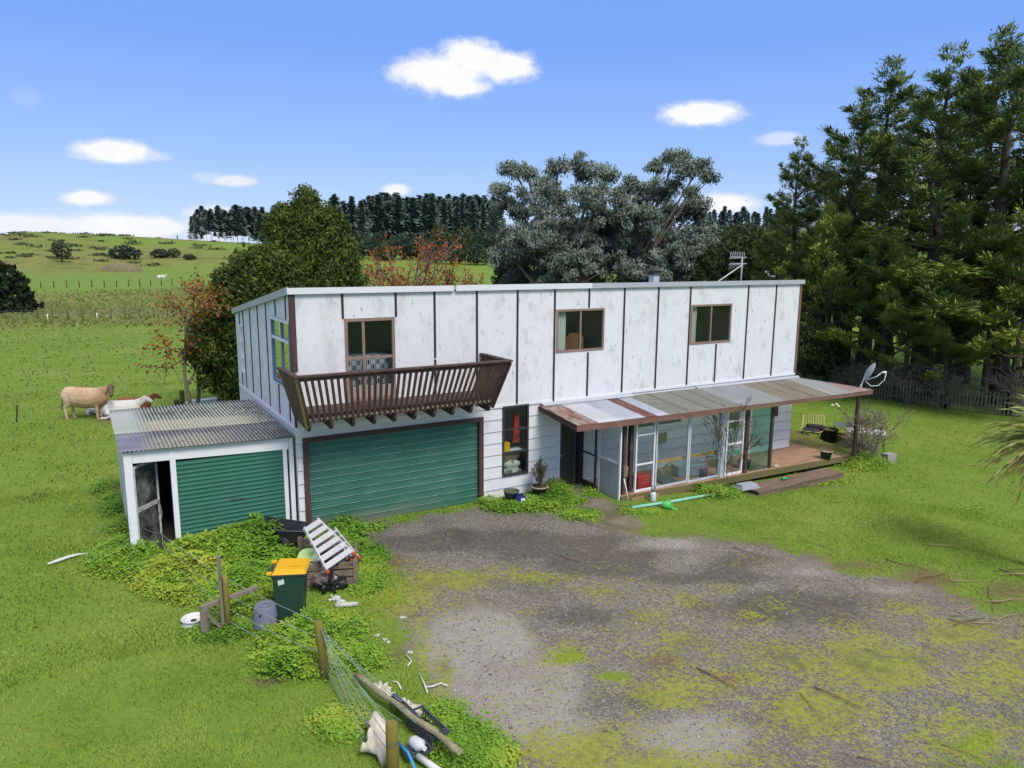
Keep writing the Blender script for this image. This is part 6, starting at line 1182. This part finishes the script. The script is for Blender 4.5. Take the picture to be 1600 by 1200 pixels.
# ---- weeds (nobody could count them)
def weeds(name, regs, leafm, ln, wd, seed, n):
    rn = np.random.default_rng(seed); C = []; R = []
    tot = sum(r_[2]*r_[3]*(.4+r_[4]) for r_ in regs)
    for (px, py, rx, ry, h, yel) in regs:
        k = int(n*rx*ry*(.4+h)/tot); a = rn.uniform(0, 6.283, k); q = np.sqrt(rn.random(k)); X_ = px+rx*q*np.cos(a); Y_ = py+ry*q*np.sin(a)
        P = np.array([G(x, y) for x, y in zip(X_[::14], Y_[::14])]); P = np.repeat(P, 14, 0)[:k]; kk = len(P); P = P+np.stack([rn.normal(0, .12, kk), rn.normal(0, .12, kk), np.zeros(kk)], 1)
        lump = .12+1.35*fbm(P[:, 0], P[:, 1], .6, 71); edge = np.sqrt(np.clip(1-(np.repeat(q[::14], 14)[:kk])**2, .04, 1)); hh = h*lump*edge
        P[:, 2] = terrain(P[:, 0], P[:, 1])+hh*(1-.75*rn.random(kk)**1.7); C.append(P); R.append(np.clip(rn.random(kk)*.35+yel*.4+.75*(fbm(P[:, 0], P[:, 1], .8, 73)-.42)+.25*(hh*0+rn.random(kk)**2), 0, 1))
    C = np.concatenate(C); m = len(C); A = rdir(m, rn); A[:, 2] *= .45; Nn = rdir(m, rn)*.6+np.array([0, 0, 1.])
    keep = np.ones(m, bool); q = C-H0; u = q@HU; v = q@HV; keep &= ~((u > -3.5) & (v > .13) & (v < 7) & (u < 17.7)); keep &= ~((u > 8.4) & (v > -1.8) & (v < 0)&(u<19))
    C, A, Nn, R = C[keep], A[keep], Nn[keep], np.concatenate(R)[keep]; m = len(C)
    o = link(name, leafmesh(name, C, A, Nn, ln*rn.uniform(.5, 1.4, m), wd*rn.uniform(.5, 1.4, m), R, 0), leafm); tag(o, kind='stuff')
WL = leafmat('weed_leaf', [(0.029, 0.071, 0.010), (0.067, 0.148, 0.018), (0.113, 0.207, 0.023), (0.174, 0.233, 0.031), (0.258, 0.255, 0.037)], rough=.6, transl=.12, up=1.6)
weeds('weeds', [(350, 822, 40, 40, .75, .1), (385, 850, 50, 42, .6, .1), (320, 860, 60, 35, .55, .25), (440, 874, 40, 16, .35, .1), (230, 865, 55, 28, .45, .6), (190, 880, 50, 22, .35, .8), (290, 905, 80, 35, .45, .75), (380, 910, 60, 40, .45, .45), (250, 890, 60, 25, .4, .6), (330, 925, 50, 22, .35, .8), (450, 1012, 40, 18, .45, .75), (455, 1035, 50, 22, .45, .75), (488, 992, 26, 22, .45, .6),
                (500, 1040, 30, 18, .3, .6), (375, 950, 25, 14, .3, .4), (530, 855, 25, 30, .45, .1), (545, 835, 22, 18, .35, .15), (575, 870, 28, 14, .2, .15), (590, 825, 14, 6, .15, .1), (530, 985, 30, 20, .25, .3), (540, 1000, 18, 18, .16, .35), (572, 1032, 20, 16, .2, .6), (570, 900, 24, 30, .1, .75), (730, 1180, 35, 35, .3, .75), (760, 1190, 30, 25, .25, .7),
                (200, 830, 22, 20, .4, .5), (160, 765, 12, 12, .5, .3), (175, 790, 14, 20, .3, .5), (340, 990, 40, 10, .2, .2), (700, 1140, 16, 30, .2, .7), (530, 1130, 30, 20, .15, .6)], WL, .062, .042, 5, 210000)
weeds('weeds', [(350, 822, 40, 40, .85, .15), (400, 850, 60, 40, .65, .15), (320, 870, 60, 35, .6, .3), (240, 868, 50, 22, .5, .55), (300, 905, 80, 30, .5, .7), (455, 1015, 40, 16, .5, .7), (545, 850, 22, 24, .45, .15)], WL, .15, .075, 15, 14000)
weeds('weeds', [(870, 775, 22, 14, .45, .1), (835, 790, 50, 10, .3, .15), (790, 793, 28, 9, .25, .3), (765, 790, 10, 8, .35, .5), (885, 785, 22, 8, .22, .2), (925, 770, 12, 8, .15, .1), (905, 805, 30, 8, .1, .6), (1120, 772, 18, 10, .4, .1), (1140, 770, 20, 8, .3, .15), (1100, 770, 12, 8, .4, .1), (1280, 750, 60, 8, .15, .4), (1350, 725, 40, 12, .3, .4), (1000, 800, 30, 4, .1, .6)], WL, .07, .045, 6, 22000)
# ---- sticks on the drive and lawn
rg = random.Random(77)
STK = mat('dry_stick', (.20, .125, .075), .9, var=.25); STKP = mat('pale_stick', (.36, .27, .17), .9, var=.2)
ST = [((875, 870), (915, 881), .02), ((820, 868), (800, 876), .01), ((1088, 1046), (1155, 1080), .022), ((1272, 1076), (1345, 1108), .02), ((1243, 930), (1265, 918), .022), ((1145, 856), (1190, 871), .018), ((1187, 842), (1231, 844), .012), ((1280, 853), (1310, 864), .015), ((1385, 876), (1450, 893), .02), ((1430, 912), (1480, 895), .02), ((1495, 731), (1537, 725), .018), ((1445, 824), (1480, 823), .014), ((1440, 851), (1492, 856), .02), ((1235, 818), (1262, 819), .012), ((1500, 960), (1527, 948), .022), ((1515, 974), (1565, 977), .016), ((1540, 942), (1600, 938), .02), ((1560, 890), (1610, 908), .018),
      ((1250, 1085), (1285, 1128), .012), ((1030, 865), (1000, 863), .01), ((1470, 1165), (1530, 1186), .012), ((1545, 915), (1552, 960), .012), ((895, 812), (955, 830), .015), ((1340, 1185), (1380, 1196), .014), ((660, 963), (640, 964), .012), ((1440, 1008), (1480, 1025), .01), ((1350, 1015), (1375, 1022), .01), ((1420, 886), (1440, 872), .012)]
for k in range(16):
    x_, y_ = rg.uniform(1470, 1640), rg.uniform(890, 985); a_ = rg.uniform(-.5, .5); l_ = rg.uniform(18, 60); ST.append(((x_, y_), (x_+l_*math.cos(a_), y_+l_*.55*math.sin(a_)), rg.uniform(.012, .022)))
for k in range(14):
    x_, y_ = rg.uniform(600, 1500), rg.uniform(850, 1150); a_ = rg.uniform(-.6, .6); l_ = rg.uniform(8, 26); ST.append(((x_, y_), (x_+l_*math.cos(a_), y_+l_*.55*math.sin(a_)), .009))
for i, (p, q, r) in enumerate(ST):
    P = G(*p); Q = G(*q); v_ = Q-P; n_ = np.array([-v_[1], v_[0], 0])*RNG.uniform(-.06, .06); thing_mesh('stick', MB().tube([(0, 0, r+.01), tuple(v_*.35+n_+np.array([0, 0, r+.02])), tuple(v_*.7-n_*.3+np.array([0, 0, r+.02])), tuple(v_+np.array([0, 0, r+.01]))], [r*.6, r*.6, r*.5, r*.3], 6), STKP if i in (4, 10, 11, 14, 15, 16, 12) or i % 3 == 0 and i > 28 else STK, P, 'dead stick or frond stem lying on the driveway or lawn', 'stick', 'fallen sticks on the driveway and lawn')
# ---- cabbage tree at the right edge
y0 = 16.; P = DY(1646, 690, y0); gz = float(terrain(P[0], y0)); hz = P[2]-gz; cab = tree_root('cabbage_tree', (P[0], y0, gz), 'cabbage tree with sword shaped leaves entering at the right edge'); MB().tube([(.0, 0, -.2), (.05, 0, hz*.5), (0, 0, hz)], [.14, .11, .09], 10).build('trunk', BARKG, cab)
rn = np.random.default_rng(3); n = 430; d = rdir(n, rn); d[:, 2] = d[:, 2]*.85+.05; d /= np.linalg.norm(d, axis=1, keepdims=True); C = []; A = []; Rr = []
for seg in range(5):
    f = (seg+.5)/5; Lf = 1.34*(.75+.5*rn.random(n)) if seg == 0 else Lf; A_ = d.copy(); A_[:, 2] -= f*f*1.0; pos = np.array([0, 0, hz])+d*(Lf*f)[:, None]; pos[:, 2] -= f**3*.33*Lf; C.append(pos); A.append(A_); Rr.append(np.clip(.75*rn.random(n)*0+.25+.6*(d[:, 2] < -.1)+.25*np.linspace(0, 1, n), 0, 1))
me = leafmesh('crown', np.concatenate(C), np.concatenate(A), np.tile(np.cross(d, rdir(n, rn)), (5, 1)), np.tile(Lf*.235, 5), np.repeat(np.array([.07, .085, .08, .064, .036]), n), np.concatenate(Rr), .0); link('crown', me, leafmat('cabbage_leaf', [(0.135, 0.210, 0.052), (0.255, 0.300, 0.078), (0.390, 0.375, 0.130), (0.510, 0.345, 0.143)], rough=.45, transl=.15), cab)
# ---- picket fence
PF = [G(1236, 600), G(1300, 612), G(1400, 628), G(1480, 640), G(1575, 650)]; PF.append(PF[-1]+(PF[-1]-PF[-2])*1.5); b = MB(); br = MB(); bp = MB(); o0 = PF[0]
for p, q in zip(PF[:-1], PF[1:]):
    L = np.linalg.norm(q-p); n = int(L/.15); d = (q-p)/L
    for i in range(n):
        c = p+d*(i*.15); z = float(terrain(c[0], c[1])); h = 1.05+RNG.uniform(-.05, .05); c = c-o0; a = (c[0], c[1], z-o0[2]); b.bar((a[0], a[1], a[2]+.02), (a[0]+RNG.uniform(-.02, .02), a[1], a[2]+h), .075, .02, (d[1], -d[0], 0), .06, .02)
    for z in (.3, .82): br.bar(p-o0+np.array([.03, .05, z]), q-o0+np.array([.03, .05, z]), .05, .08)
    for i in range(0, int(L/2.4)+1): c = p+d*i*2.4-o0; bp.bar((c[0]+.06, c[1]+.1, c[2]), (c[0]+.06, c[1]+.1, c[2]+1.15), .1, .1, (0, 1, 0))
pf = empty('picket_fence', o0, 'old grey green picket fence under the conifers', 'fence'); PK = mat('old_picket', (.13, .125, .095), .95, [(3, .5, .65, (.20, .20, .15)), (5, .55, .7, (.06, .06, .045))]); b.build('pickets', PK, pf); br.build('rail', PK, pf); bp.build('posts', DARKW, pf)
# ---- distant pines, each a tree of its own
def pine(seed, bare_):
    rn = np.random.default_rng(seed); n = 900; z = bare_+(1-bare_)*rn.random(n)**.9; r = .15*((1-z)/(1-bare_))**.55*(.5+.5*rn.random(n))+.008; a = rn.uniform(0, 6.283, n); k = np.floor(z*13+np.sin(a*2+seed)*.8)/13; z = .75*z+.25*k; r = r*(.72+.42*np.sin(a*2+seed*1.7+z*9)*np.sin(z*13+seed))
    C = np.stack([r*np.cos(a), r*np.sin(a), z], 1); A = np.stack([np.cos(a), np.sin(a), rn.uniform(-.2, .5, n)], 1); Nn = rdir(n, rn)+np.array([0, 0, .5])
    tz = np.linspace(0, .9, 8); tC = np.stack([np.zeros(16), np.zeros(16), np.tile(tz, 2)], 1); tA = np.tile([0, 0, 1.], (16, 1)); tN = np.concatenate([np.tile([1., 0, 0], (8, 1)), np.tile([0, 1., 0], (8, 1))])
    ll = np.concatenate([rn.uniform(.04, .085, n), np.full(16, .15)]); ww = np.concatenate([rn.uniform(.02, .036, n), np.full(16, .014)])
    me = leafmesh('pine_tree', np.concatenate([C, tC]), np.concatenate([A, tA]), np.concatenate([Nn, tN]), ll, ww, np.concatenate([rn.random(n), np.zeros(16)]), 0)
    me.materials.append(leafmat('pine_leaf', [(.050, .080, .078), (.080, .122, .108), (.12, .165, .13)], transl=.1, up=.8)); me.materials.append(mat('pine_trunk', (.16, .14, .14), .9)); mi = np.zeros(n+16, np.int32); mi[n:] = 1; me.polygons.foreach_set('material_index', mi); return me  # distance haze is painted into the leaf colours, paler and bluish
PINES = [pine(s, b_) for s, b_ in ((1, .30), (2, .36), (3, .16), (4, .06), (5, .22), (6, .10), (7, .04))]
def pine_at(px, d, ty, v, label, group, sx_=1.):
    P = DY(px, 400, d); gz = float(terrain(P[0], d)); h = DY(px, ty, d)[2]-gz
    o = bpy.data.objects.new('pine_tree', PINES[v]); COL.objects.link(o); o.location = (P[0], d, gz-.3); o.scale = (h*sx_, h*sx_, h); o.rotation_euler = (0, 0, px*1.7); tag(o, label, 'tree', group)
rg = random.Random(5)
pine_at(279, 455, 366, 3, 'lone small pine on the hill crest left of the pine stand', None)
for i in range(26): px = 302+i*5.4+rg.uniform(-2.5, 2.5); pine_at(px, 450+rg.uniform(-14, 26), (332 if px < 312 else 324)+rg.uniform(-6, 8), rg.choice((0, 1, 2, 4, 5)), 'tall dark pine with a bare trunk in the stand on the left hill crest', 'pines on the left hill crest', rg.uniform(1.3, 2.1))
for i in range(40): px = 520+i*6.6+rg.uniform(-3, 3); pine_at(px, 425+rg.uniform(-10, 12), 308+rg.uniform(-9, 16), rg.choice((2, 3, 4, 5, 6)), 'tall dark pine in the front of the plantation behind the house', 'pines along the plantation front', rg.uniform(1.2, 1.8))
for i in range(34): px = 566+i*6.4+rg.uniform(-3, 3); pine_at(px, 455+rg.uniform(-10, 20), 304+rg.uniform(-4, 12), rg.choice((2, 3, 4, 5, 6)), 'dark pine in the second row of the plantation behind the house', 'pines in the second row of the plantation', rg.uniform(1.3, 1.9))
for i in range(22): px = 1085+i*7.5+rg.uniform(-3, 3); pine_at(px, 410+rg.uniform(-10, 25), 326+rg.uniform(-6, 10), rg.choice((2, 3, 4, 5, 6)), 'dark pine on the far ridge between the gum trees and the conifers', 'pines on the ridge at the right', rg.uniform(1.2, 1.7))
# mid-distance trees
MIDL = leafmat('mid_leaf', [(.038, .062, .045), (.066, .100, .062), (.10, .14, .075)], transl=.1); MIDL2 = leafmat('mid_leaf_olive', [(.055, .075, .035), (.095, .115, .05), (.14, .155, .07)], transl=.1)
def field_tree(px, d, ty, w, m, lab, grp, blobs=None, n=2600, name='field_tree', seed=0):
    P = DY(px, 400, d); gz = float(terrain(P[0], d)); h = DY(px, ty, d)[2]-gz; h = max(h, 1.5); r = tree_root(name, (P[0], d, gz), lab, grp); wm = w/1142*d
    bl = blobs or [((0, 0, .55), (.5, .5, .45)), ((.22, 0, .40), (.36, .36, .38)), ((-.25, .1, .42), (.36, .36, .36)), ((.0, 0, .75), (.3, .3, .25))]
    me = blob_tree(seed+abs(int(px)), [(tuple(np.array(c)*(wm, wm, h)), tuple(np.array(q)*(wm, wm, h))) for c, q in bl], n, wm*.10, wm*.06, wm*.06); link('crown', me, m, r); MB().tube([(0, 0, -.3), (0, 0, h*.6)], [wm*.05, wm*.025], 6).build('trunk', BARK, r)
field_tree(96, 262, 376, 28, MIDL, 'dark round tree standing alone at the foot of the left hill', None, [((0, 0, .62), (.5, .5, .38)), ((.15, 0, .42), (.42, .42, .22)), ((-.1, 0, .8), (.3, .3, .2))]); field_tree(195, 285, 384, 42, MIDL, 'wide dark clump of trees by the earth mound on the left hill', None); field_tree(251, 290, 389, 28, MIDL, 'dark bush right of the wide clump on the left hill', None); field_tree(272, 288, 388, 18, MIDL2, 'slender olive tree between two bushes on the left hill', None); field_tree(296, 280, 397, 18, MIDL2, 'small olive bush on the right of the left hill row', None)
field_tree(-12, 88, 402, 84, leafmat('edge_conifer', [(.015, .032, .016), (.03, .055, .022), (.05, .08, .03)]), 'dark conifer cut by the left edge of the picture', None, [((0, 0, .35), (.55, .5, .36)), ((.1, 0, .58), (.4, .4, .3)), ((-.1, 0, .8), (.25, .25, .22)), ((.15, 0, .15), (.6, .5, .16))], 9000)
for i, (px, d, ty, w, k) in enumerate(((592, 300, 360, 26, 0), (612, 310, 372, 20, 1), (560, 305, 362, 40, 0), (580, 320, 370, 36, 0), (535, 310, 366, 36, 1), (630, 300, 366, 40, 0), (600, 290, 384, 30, 1), (655, 300, 372, 40, 1), (690, 295, 352, 44, 1), (725, 290, 355, 44, 1), (760, 280, 350, 40, 0), (640, 330, 378, 30, 0), (705, 270, 378, 40, 0), (745, 265, 380, 36, 0), (675, 280, 380, 30, 0), (785, 275, 360, 40, 1), (1150, 200, 352, 70, 1), (1110, 220, 345, 60, 0), (1195, 190, 358, 60, 0))):
    field_tree(px, d, ty, w, MIDL if k == 0 else MIDL2, 'bushy tree at the foot of the pine plantation', 'bushy trees below the plantation')
for i in range(34):
    px = rg.uniform(-60, 215); d = rg.uniform(265, 380); field_tree(px, d, 0, rg.uniform(8, 22), MIDL if rg.random() < .5 else MIDL2, 'low scrub bush on the rough left hillside', 'scrub bushes on the left hillside', n=500, name='scrub_bush') if False else None
# scrub as one mass
rn = np.random.default_rng(8); K = 190; pxs = rn.uniform(-80, 560, K); ds = rn.uniform(262, 440, K); keep = (rn.random(K) < np.where(pxs < 210, 1, .25)); pxs, ds = pxs[keep], ds[keep]; C = []
for px, d in zip(pxs, ds): P = DY(px, 400, d); w = rn.uniform(.8, 3.0); k = 60; q = rn.normal(0, .5, (k, 3))*np.array([w*1.4, w, w*.3]); C.append(np.stack([P[0]+q[:, 0], d+q[:, 1], terrain(P[0], d)+np.abs(q[:, 2])], 1))
C = np.concatenate(C); m = len(C); o = link('scrub', leafmesh('scrub', C, rdir(m, rn), rdir(m, rn), rn.uniform(.7, 1.5, m), rn.uniform(.4, .9, m), rn.random(m), 0), MIDL2); tag(o, kind='stuff')
P = DY(190, 425, 246); gz = float(terrain(P[0], 246)); o = MB().blob((0, 0, 0), (6.5, 4, 3.2), 3, .12, 3).build('mound', mat('bare_earth', (.20, .165, .10), .95, [(.5, .5, .7, (.13, .13, .05))])); o.location = (P[0], 246, gz-.3); tag(o, kind='structure')
# ---- field fences
def field_fence(pts, h, r, m, lab, n, wire_r=.012):
    o0 = G(*pts[0]); f_ = empty('field_fence', o0, lab, 'fence'); W_ = [G(*p) for p in pts]; 
    L = [0]
    for p, q in zip(W_[:-1], W_[1:]): L.append(L[-1]+np.linalg.norm(q-p))
    for i in range(n):
        s = L[-1]*i/(n-1); k = max(0, min(len(W_)-2, int(np.searchsorted(L, s))-1)); f = (s-L[k])/(L[k+1]-L[k]); c = W_[k]*(1-f)+W_[k+1]*f-o0; MB().tube([tuple(c+np.array([0, 0, -.2])), tuple(c+np.array([0, 0, h*RNG.uniform(.85, 1.1)]))], r, 6).build('post', m, f_)
    for z in (.4, .9): MB().tube([tuple(p-o0+np.array([0, 0, h*z])) for p in W_], wire_r, 4).build('wire', WIRE, f_)
field_fence([(22, 451), (120, 449), (200, 448), (285, 446)], 1.4, .09, DARKW, 'row of dark posts across the far paddock', 15, .008); field_fence([(-40, 503), (75, 500), (152, 499), (262, 497)], 1.1, .035, DARKW, 'thin wire fence with small posts along the rough grass strip', 14, .008); field_fence([(600, 440), (680, 437), (775, 433)], 1.3, .1, DARKW, 'dark fence line on the green slope behind the roof', 9)
for px, py, lab in ((75, 502, 'left white marker post in the rough grass strip'), (152, 500, 'right white marker post in the rough grass strip')): P = G(px, py); thing_mesh('marker_post', MB().tube([(0, 0, 0), (0, 0, .72)], .05, 6), WPNT, P, lab, 'post')
P = G(26, 660); thing_mesh('steel_post', MB().bar((0, 0, 0), (.10, 0, .72), .04, .04, (0, 1, 0)), DARKW, P, 'thin dark post leaning in the paddock left of the cows', 'post')
for px, py, ty, r, lab in ((286, 640, 610, .10, 'mossy green post behind the shed roof'), (277, 642, 625, .11, 'short dark post stump behind the shed roof')): P = G(px, py); thing_mesh('fence_post', MB().tube([(0, 0, -.1), (0, 0, at_z(px, ty, P)-P[2])], r, 9), mat('green_post', (.07, .085, .03), .9) if r < .105 else DARKW, P, lab, 'post')
P = G(320, 640); tb_ = at_z(320, 624, P)-P[2]; b = MB(); b.hexa([(-.72, -.3, 0), (.66, -.3, 0), (.66, .3, 0), (-.72, .3, 0), (-.72, -.3, tb_-.06), (.66, -.3, tb_+.06), (.66, .3, tb_+.06), (-.72, .3, tb_-.06)]); b.box((-.6, -.24, tb_-.1), (.54, .24, tb_-.02)); thing_mesh('trough', b, mat('white_trough', (.66, .66, .66), .6, [(5, .6, .7, (.3, .3, .3))]), P, 'white block like trough showing above the back of the shed roof', 'trough', rz=.15)
# small brick house far right
P = DY(1190, 440, 92.); bh = empty('brick_house', (P[0], 92., float(terrain(P[0], 92.))), 'small distant brick house with a grey roof behind the trees at the right', 'house', .3); z0 = DY(1190, 431, 92.)[2]-bh.location.z; z1 = DY(1190, 423, 92.)[2]-bh.location.z
MB().box((-3, -3, 0), (1.6, 3, z0)).build('wall', mat('brick', (.22, .085, .055), .9, [(3, .5, .7, (.28, .13, .09))]), bh); MB().hexa([(-3.4, -3.4, z0), (2., -3.4, z0), (2., 3.4, z0), (-3.4, 3.4, z0), (-2.6, -.3, z1), (1.2, -.3, z1), (1.2, .3, z1), (-2.6, .3, z1)]).build('roof', GREYM, bh); MB().box((-2, -3.03, .8), (-.9, -2.98, 1.9)).build('window', INNERD, bh)
# ================================================================ cattle
def loft(b, pts, rw, rh, n=14):
    vs = []; fs = []; pts = [Vector(p) for p in pts]
    for i, p in enumerate(pts):
        d = (pts[min(i+1, len(pts)-1)]-pts[max(i-1, 0)]).normalized(); up = Vector((0, 0, 1)) if abs(d.z) < .85 else Vector((1, 0, 0)); x = d.cross(up).normalized(); y = x.cross(d).normalized()
        for k in range(n): a = 2*math.pi*k/n; vs.append(p+x*math.cos(a)*rw[i]+y*math.sin(a)*rh[i])
    m = len(pts)
    for i in range(m-1):
        for k in range(n): fs.append((i*n+k, i*n+(k+1) % n, (i+1)*n+(k+1) % n, (i+1)*n+k))
    fs.append(tuple(range(n))); fs.append(tuple((m-1)*n+k for k in range(n))[::-1]); b.add(vs, fs, True)
def cow_mat(name, base, dark, pale, head_x, patch=None):
    m = bpy.data.materials.new(name); t = NT(m); v = t.n('ShaderNodeTexCoord').outputs['Object']; s = t.n('ShaderNodeSeparateXYZ', {0: v}); c = t.mix(t.ramp(t.noise(v, 2.2, 4.), .35, .7), base, pale)
    c = t.mix(t.ramp(s.outputs[0], -.2, -.8), c, pale); c = t.mix(t.math('MULTIPLY', t.ramp(s.outputs[0], .25, .7), .7), c, dark[1]); c = t.mix(t.ramp(s.outputs[0], head_x, head_x+.07), c, dark[0]); c = t.mix(t.math('MULTIPLY', t.ramp(s.outputs[2], .25, .08), .4), c, dark[0])
    c = t.mix(t.math('MULTIPLY', t.ramp(s.outputs[0], -.85, -.88), t.ramp(s.outputs[2], .95, .7)), c, dark[0])
    if patch: c = t.mix(t.ramp(t.noise(v, 1.9, 2.), patch[1], patch[1]+.04), c, patch[0])
    p = t.n('ShaderNodeBsdfPrincipled', {'Base Color': c, 'Roughness': .8, 'Specular IOR Level': .2}); t.l.new(p.outputs[0], t.n('ShaderNodeOutputMaterial').inputs[0]); return m
def finish(o, vox=.022, it=3):
    r = o.modifiers.new('remesh', 'REMESH'); r.mode = 'VOXEL'; r.voxel_size = vox; r.use_smooth_shade = True; s = o.modifiers.new('smooth', 'SMOOTH'); s.iterations = it
def standing_cow(P, lab, m, rz=0., sc=1., head=(-.40, -.20)):
    b = MB(); loft(b, [(-.86, 0, 1.05), (-.80, 0, 1.02), (-.62, 0, .97), (-.35, 0, .89), (0, 0, .84), (.3, 0, .85), (.52, 0, .90), (.68, 0, .98), (.76, 0, 1.02)], [.10, .20, .27, .31, .34, .32, .27, .18, .10], [.12, .26, .34, .39, .42, .40, .37, .29, .19])
    loft(b, [(.55, 0, 1.05), (.74, -.02, 1.14), (.86, -.04, 1.19), (.93, -.06, 1.24)], [.15, .12, .09, .07], [.24, .17, .12, .10])
    hx, hy = .98, -.06; b_ = b; b = MB(); loft(b, [(hx, hy+.08, 1.33), (hx+.01, hy, 1.33), (hx+.06, hy-.12, 1.27), (hx+.13, hy-.25, 1.14), (hx+.17, hy-.33, 1.05), (hx+.18, hy-.37, 1.01)], [.06, .12, .12, .085, .085, .05], [.07, .13, .135, .10, .085, .05])
    for s in (-1, 1): loft(b, [(hx+s*.08, hy+.02, 1.36), (hx+s*.16, hy+.02, 1.37), (hx+s*.25, hy-.0, 1.34)], [.03, .045, .012], [.02, .025, .012])
    b_.v += [] ; off = len(b_.v); b_.v += [(.98+(x-.98)*.88, -.06+(y+.06)*.9, 1.33+(z-1.33)*.95-.05) for x, y, z in b.v]; b_.f += [[i+off for i in f] for f in b.f]; b_.mi += b.mi; b_.sm += b.sm; b = b_
    for s in (-1, 1):
        loft(b, [(.44, s*.15, .95), (.46, s*.16, .72), (.45, s*.15, .52), (.46, s*.15, .42), (.455, s*.15, .22), (.46, s*.15, .10), (.49, s*.15, 0)], [.10, .085, .058, .06, .042, .05, .06], [.14, .11, .065, .065, .045, .055, .07]); dx = .06*s
        loft(b, [(-.58+dx, s*.16, 1.0), (-.52+dx, s*.18, .78), (-.56+dx, s*.17, .60), (-.66+dx, s*.16, .48), (-.645+dx, s*.16, .25), (-.63+dx, s*.16, .10), (-.60+dx, s*.16, 0)], [.12, .11, .075, .055, .045, .052, .06], [.22, .17, .11, .07, .05, .058, .07])
    b.blob((-.38, 0, .60), (.18, .14, .13), 1, .05, 2); loft(b, [(-.82, 0, 1.16), (-.90, 0, 1.05), (-.90, .0, .7), (-.89, 0, .42), (-.88, 0, .34)], [.03, .028, .022, .05, .02], [.03, .028, .022, .05, .02])
    o = b.build('cow', m); o.location = tuple(map(float, P)); o.rotation_euler = (0, 0, rz); o.scale = (sc,)*3; finish(o); tag(o, lab, 'cow')
    for s in (-1, 1): MB().blob((hx+s*.092+.02, hy-.115, 1.27), (.018, .018, .018), 1, 0, 1).build('eye', INNERD, o)
    b = MB(); b.blob((hx+.16, hy-.34, .985), (.06, .03, .04), 2, .1, 2); b.build('muzzle', mat('muzzle', (.03, .025, .024), .4), o); return o
TAN = cow_mat('tan_cow', (.46, .29, .175), ((.14, .085, .06), (.34, .19, .11)), (.58, .42, .29), .90); WHC = cow_mat('white_cow', (.62, .60, .56), ((.60, .57, .54), (.62, .60, .57)), (.68, .66, .63), .9, ((.50, .44, .40), .68)); RDC = cow_mat('red_cow', (.20, .075, .04), ((.15, .05, .03), (.2, .08, .045)), (.24, .09, .05), .9)
standing_cow(G(137, 655), 'tan cow with a dark head standing in the paddock and looking at the camera', TAN, rad(4), 1.05)
def lying_cow(P, lab, m, rz=0., sc=1., flip=1):
    b = MB(); loft(b, [(-.95, 0, .34), (-.88, 0, .37), (-.6, 0, .42), (-.2, 0, .40), (.2, 0, .41), (.5, 0, .45), (.68, 0, .5), (.76, 0, .52)], [.10, .2, .34, .38, .36, .28, .18, .10], [.14, .26, .38, .37, .37, .36, .28, .16]); loft(b, [(.58, 0, .58), (.80, 0, .70), (.92, flip*.03, .80)], [.15, .12, .10], [.22, .17, .13])
    loft(b, [(.90, 0, .88), (.95, flip*.06, .86), (1.08, flip*.10, .78), (1.22, flip*.12, .68), (1.27, flip*.12, .64)], [.06, .10, .10, .07, .04], [.06, .11, .11, .08, .04])
    for s in (-1, 1): loft(b, [(.93, s*.08, .92), (.90, s*.17, .92), (.88, s*.24, .88)], [.025, .04, .012], [.02, .03, .012]); loft(b, [(.45, s*.24, .25), (.72, s*.30, .10), (.50, s*.34, .06), (.30, s*.34, .05)], [.09, .06, .05, .05], [.11, .07, .05, .05]); loft(b, [(-.55, s*.28, .30), (-.25, s*.42, .14), (-.55, s*.46, .07), (-.75, s*.46, .06)], [.14, .09, .06, .05], [.18, .10, .06, .05])
    loft(b, [(-.93, 0, .42), (-1.02, .05, .2), (-.95, .22, .05)], [.03, .025, .04], [.03, .025, .04]); o = b.build('cow', m); o.location = tuple(map(float, P)); o.rotation_euler = (0, 0, rz); o.scale = (sc,)*3; finish(o); return tag(o, lab, 'cow')
lying_cow(G(192, 652), 'white cow lying beside the shed roof', WHC, rad(8), .92); lying_cow(G(212, 643), 'red brown cow lying behind the white one', RDC, rad(10), .82); lying_cow(G(152, 647), 'pale cow lying behind the legs of the standing cow', WHC, rad(170), .6)
for px, py, lab in ((252, 428, 'white cow far off on the green slope below the left hill'), (265, 412, 'white cow grazing higher up beside the hill bushes'), (275, 412, 'second white cow grazing beside the hill bushes')):
    P = G(px, py); lying_cow(P, lab, WHC, .3, 1.2)
for o in list(bpy.data.objects):
    if o.type == 'EMPTY': o.hide_render = False
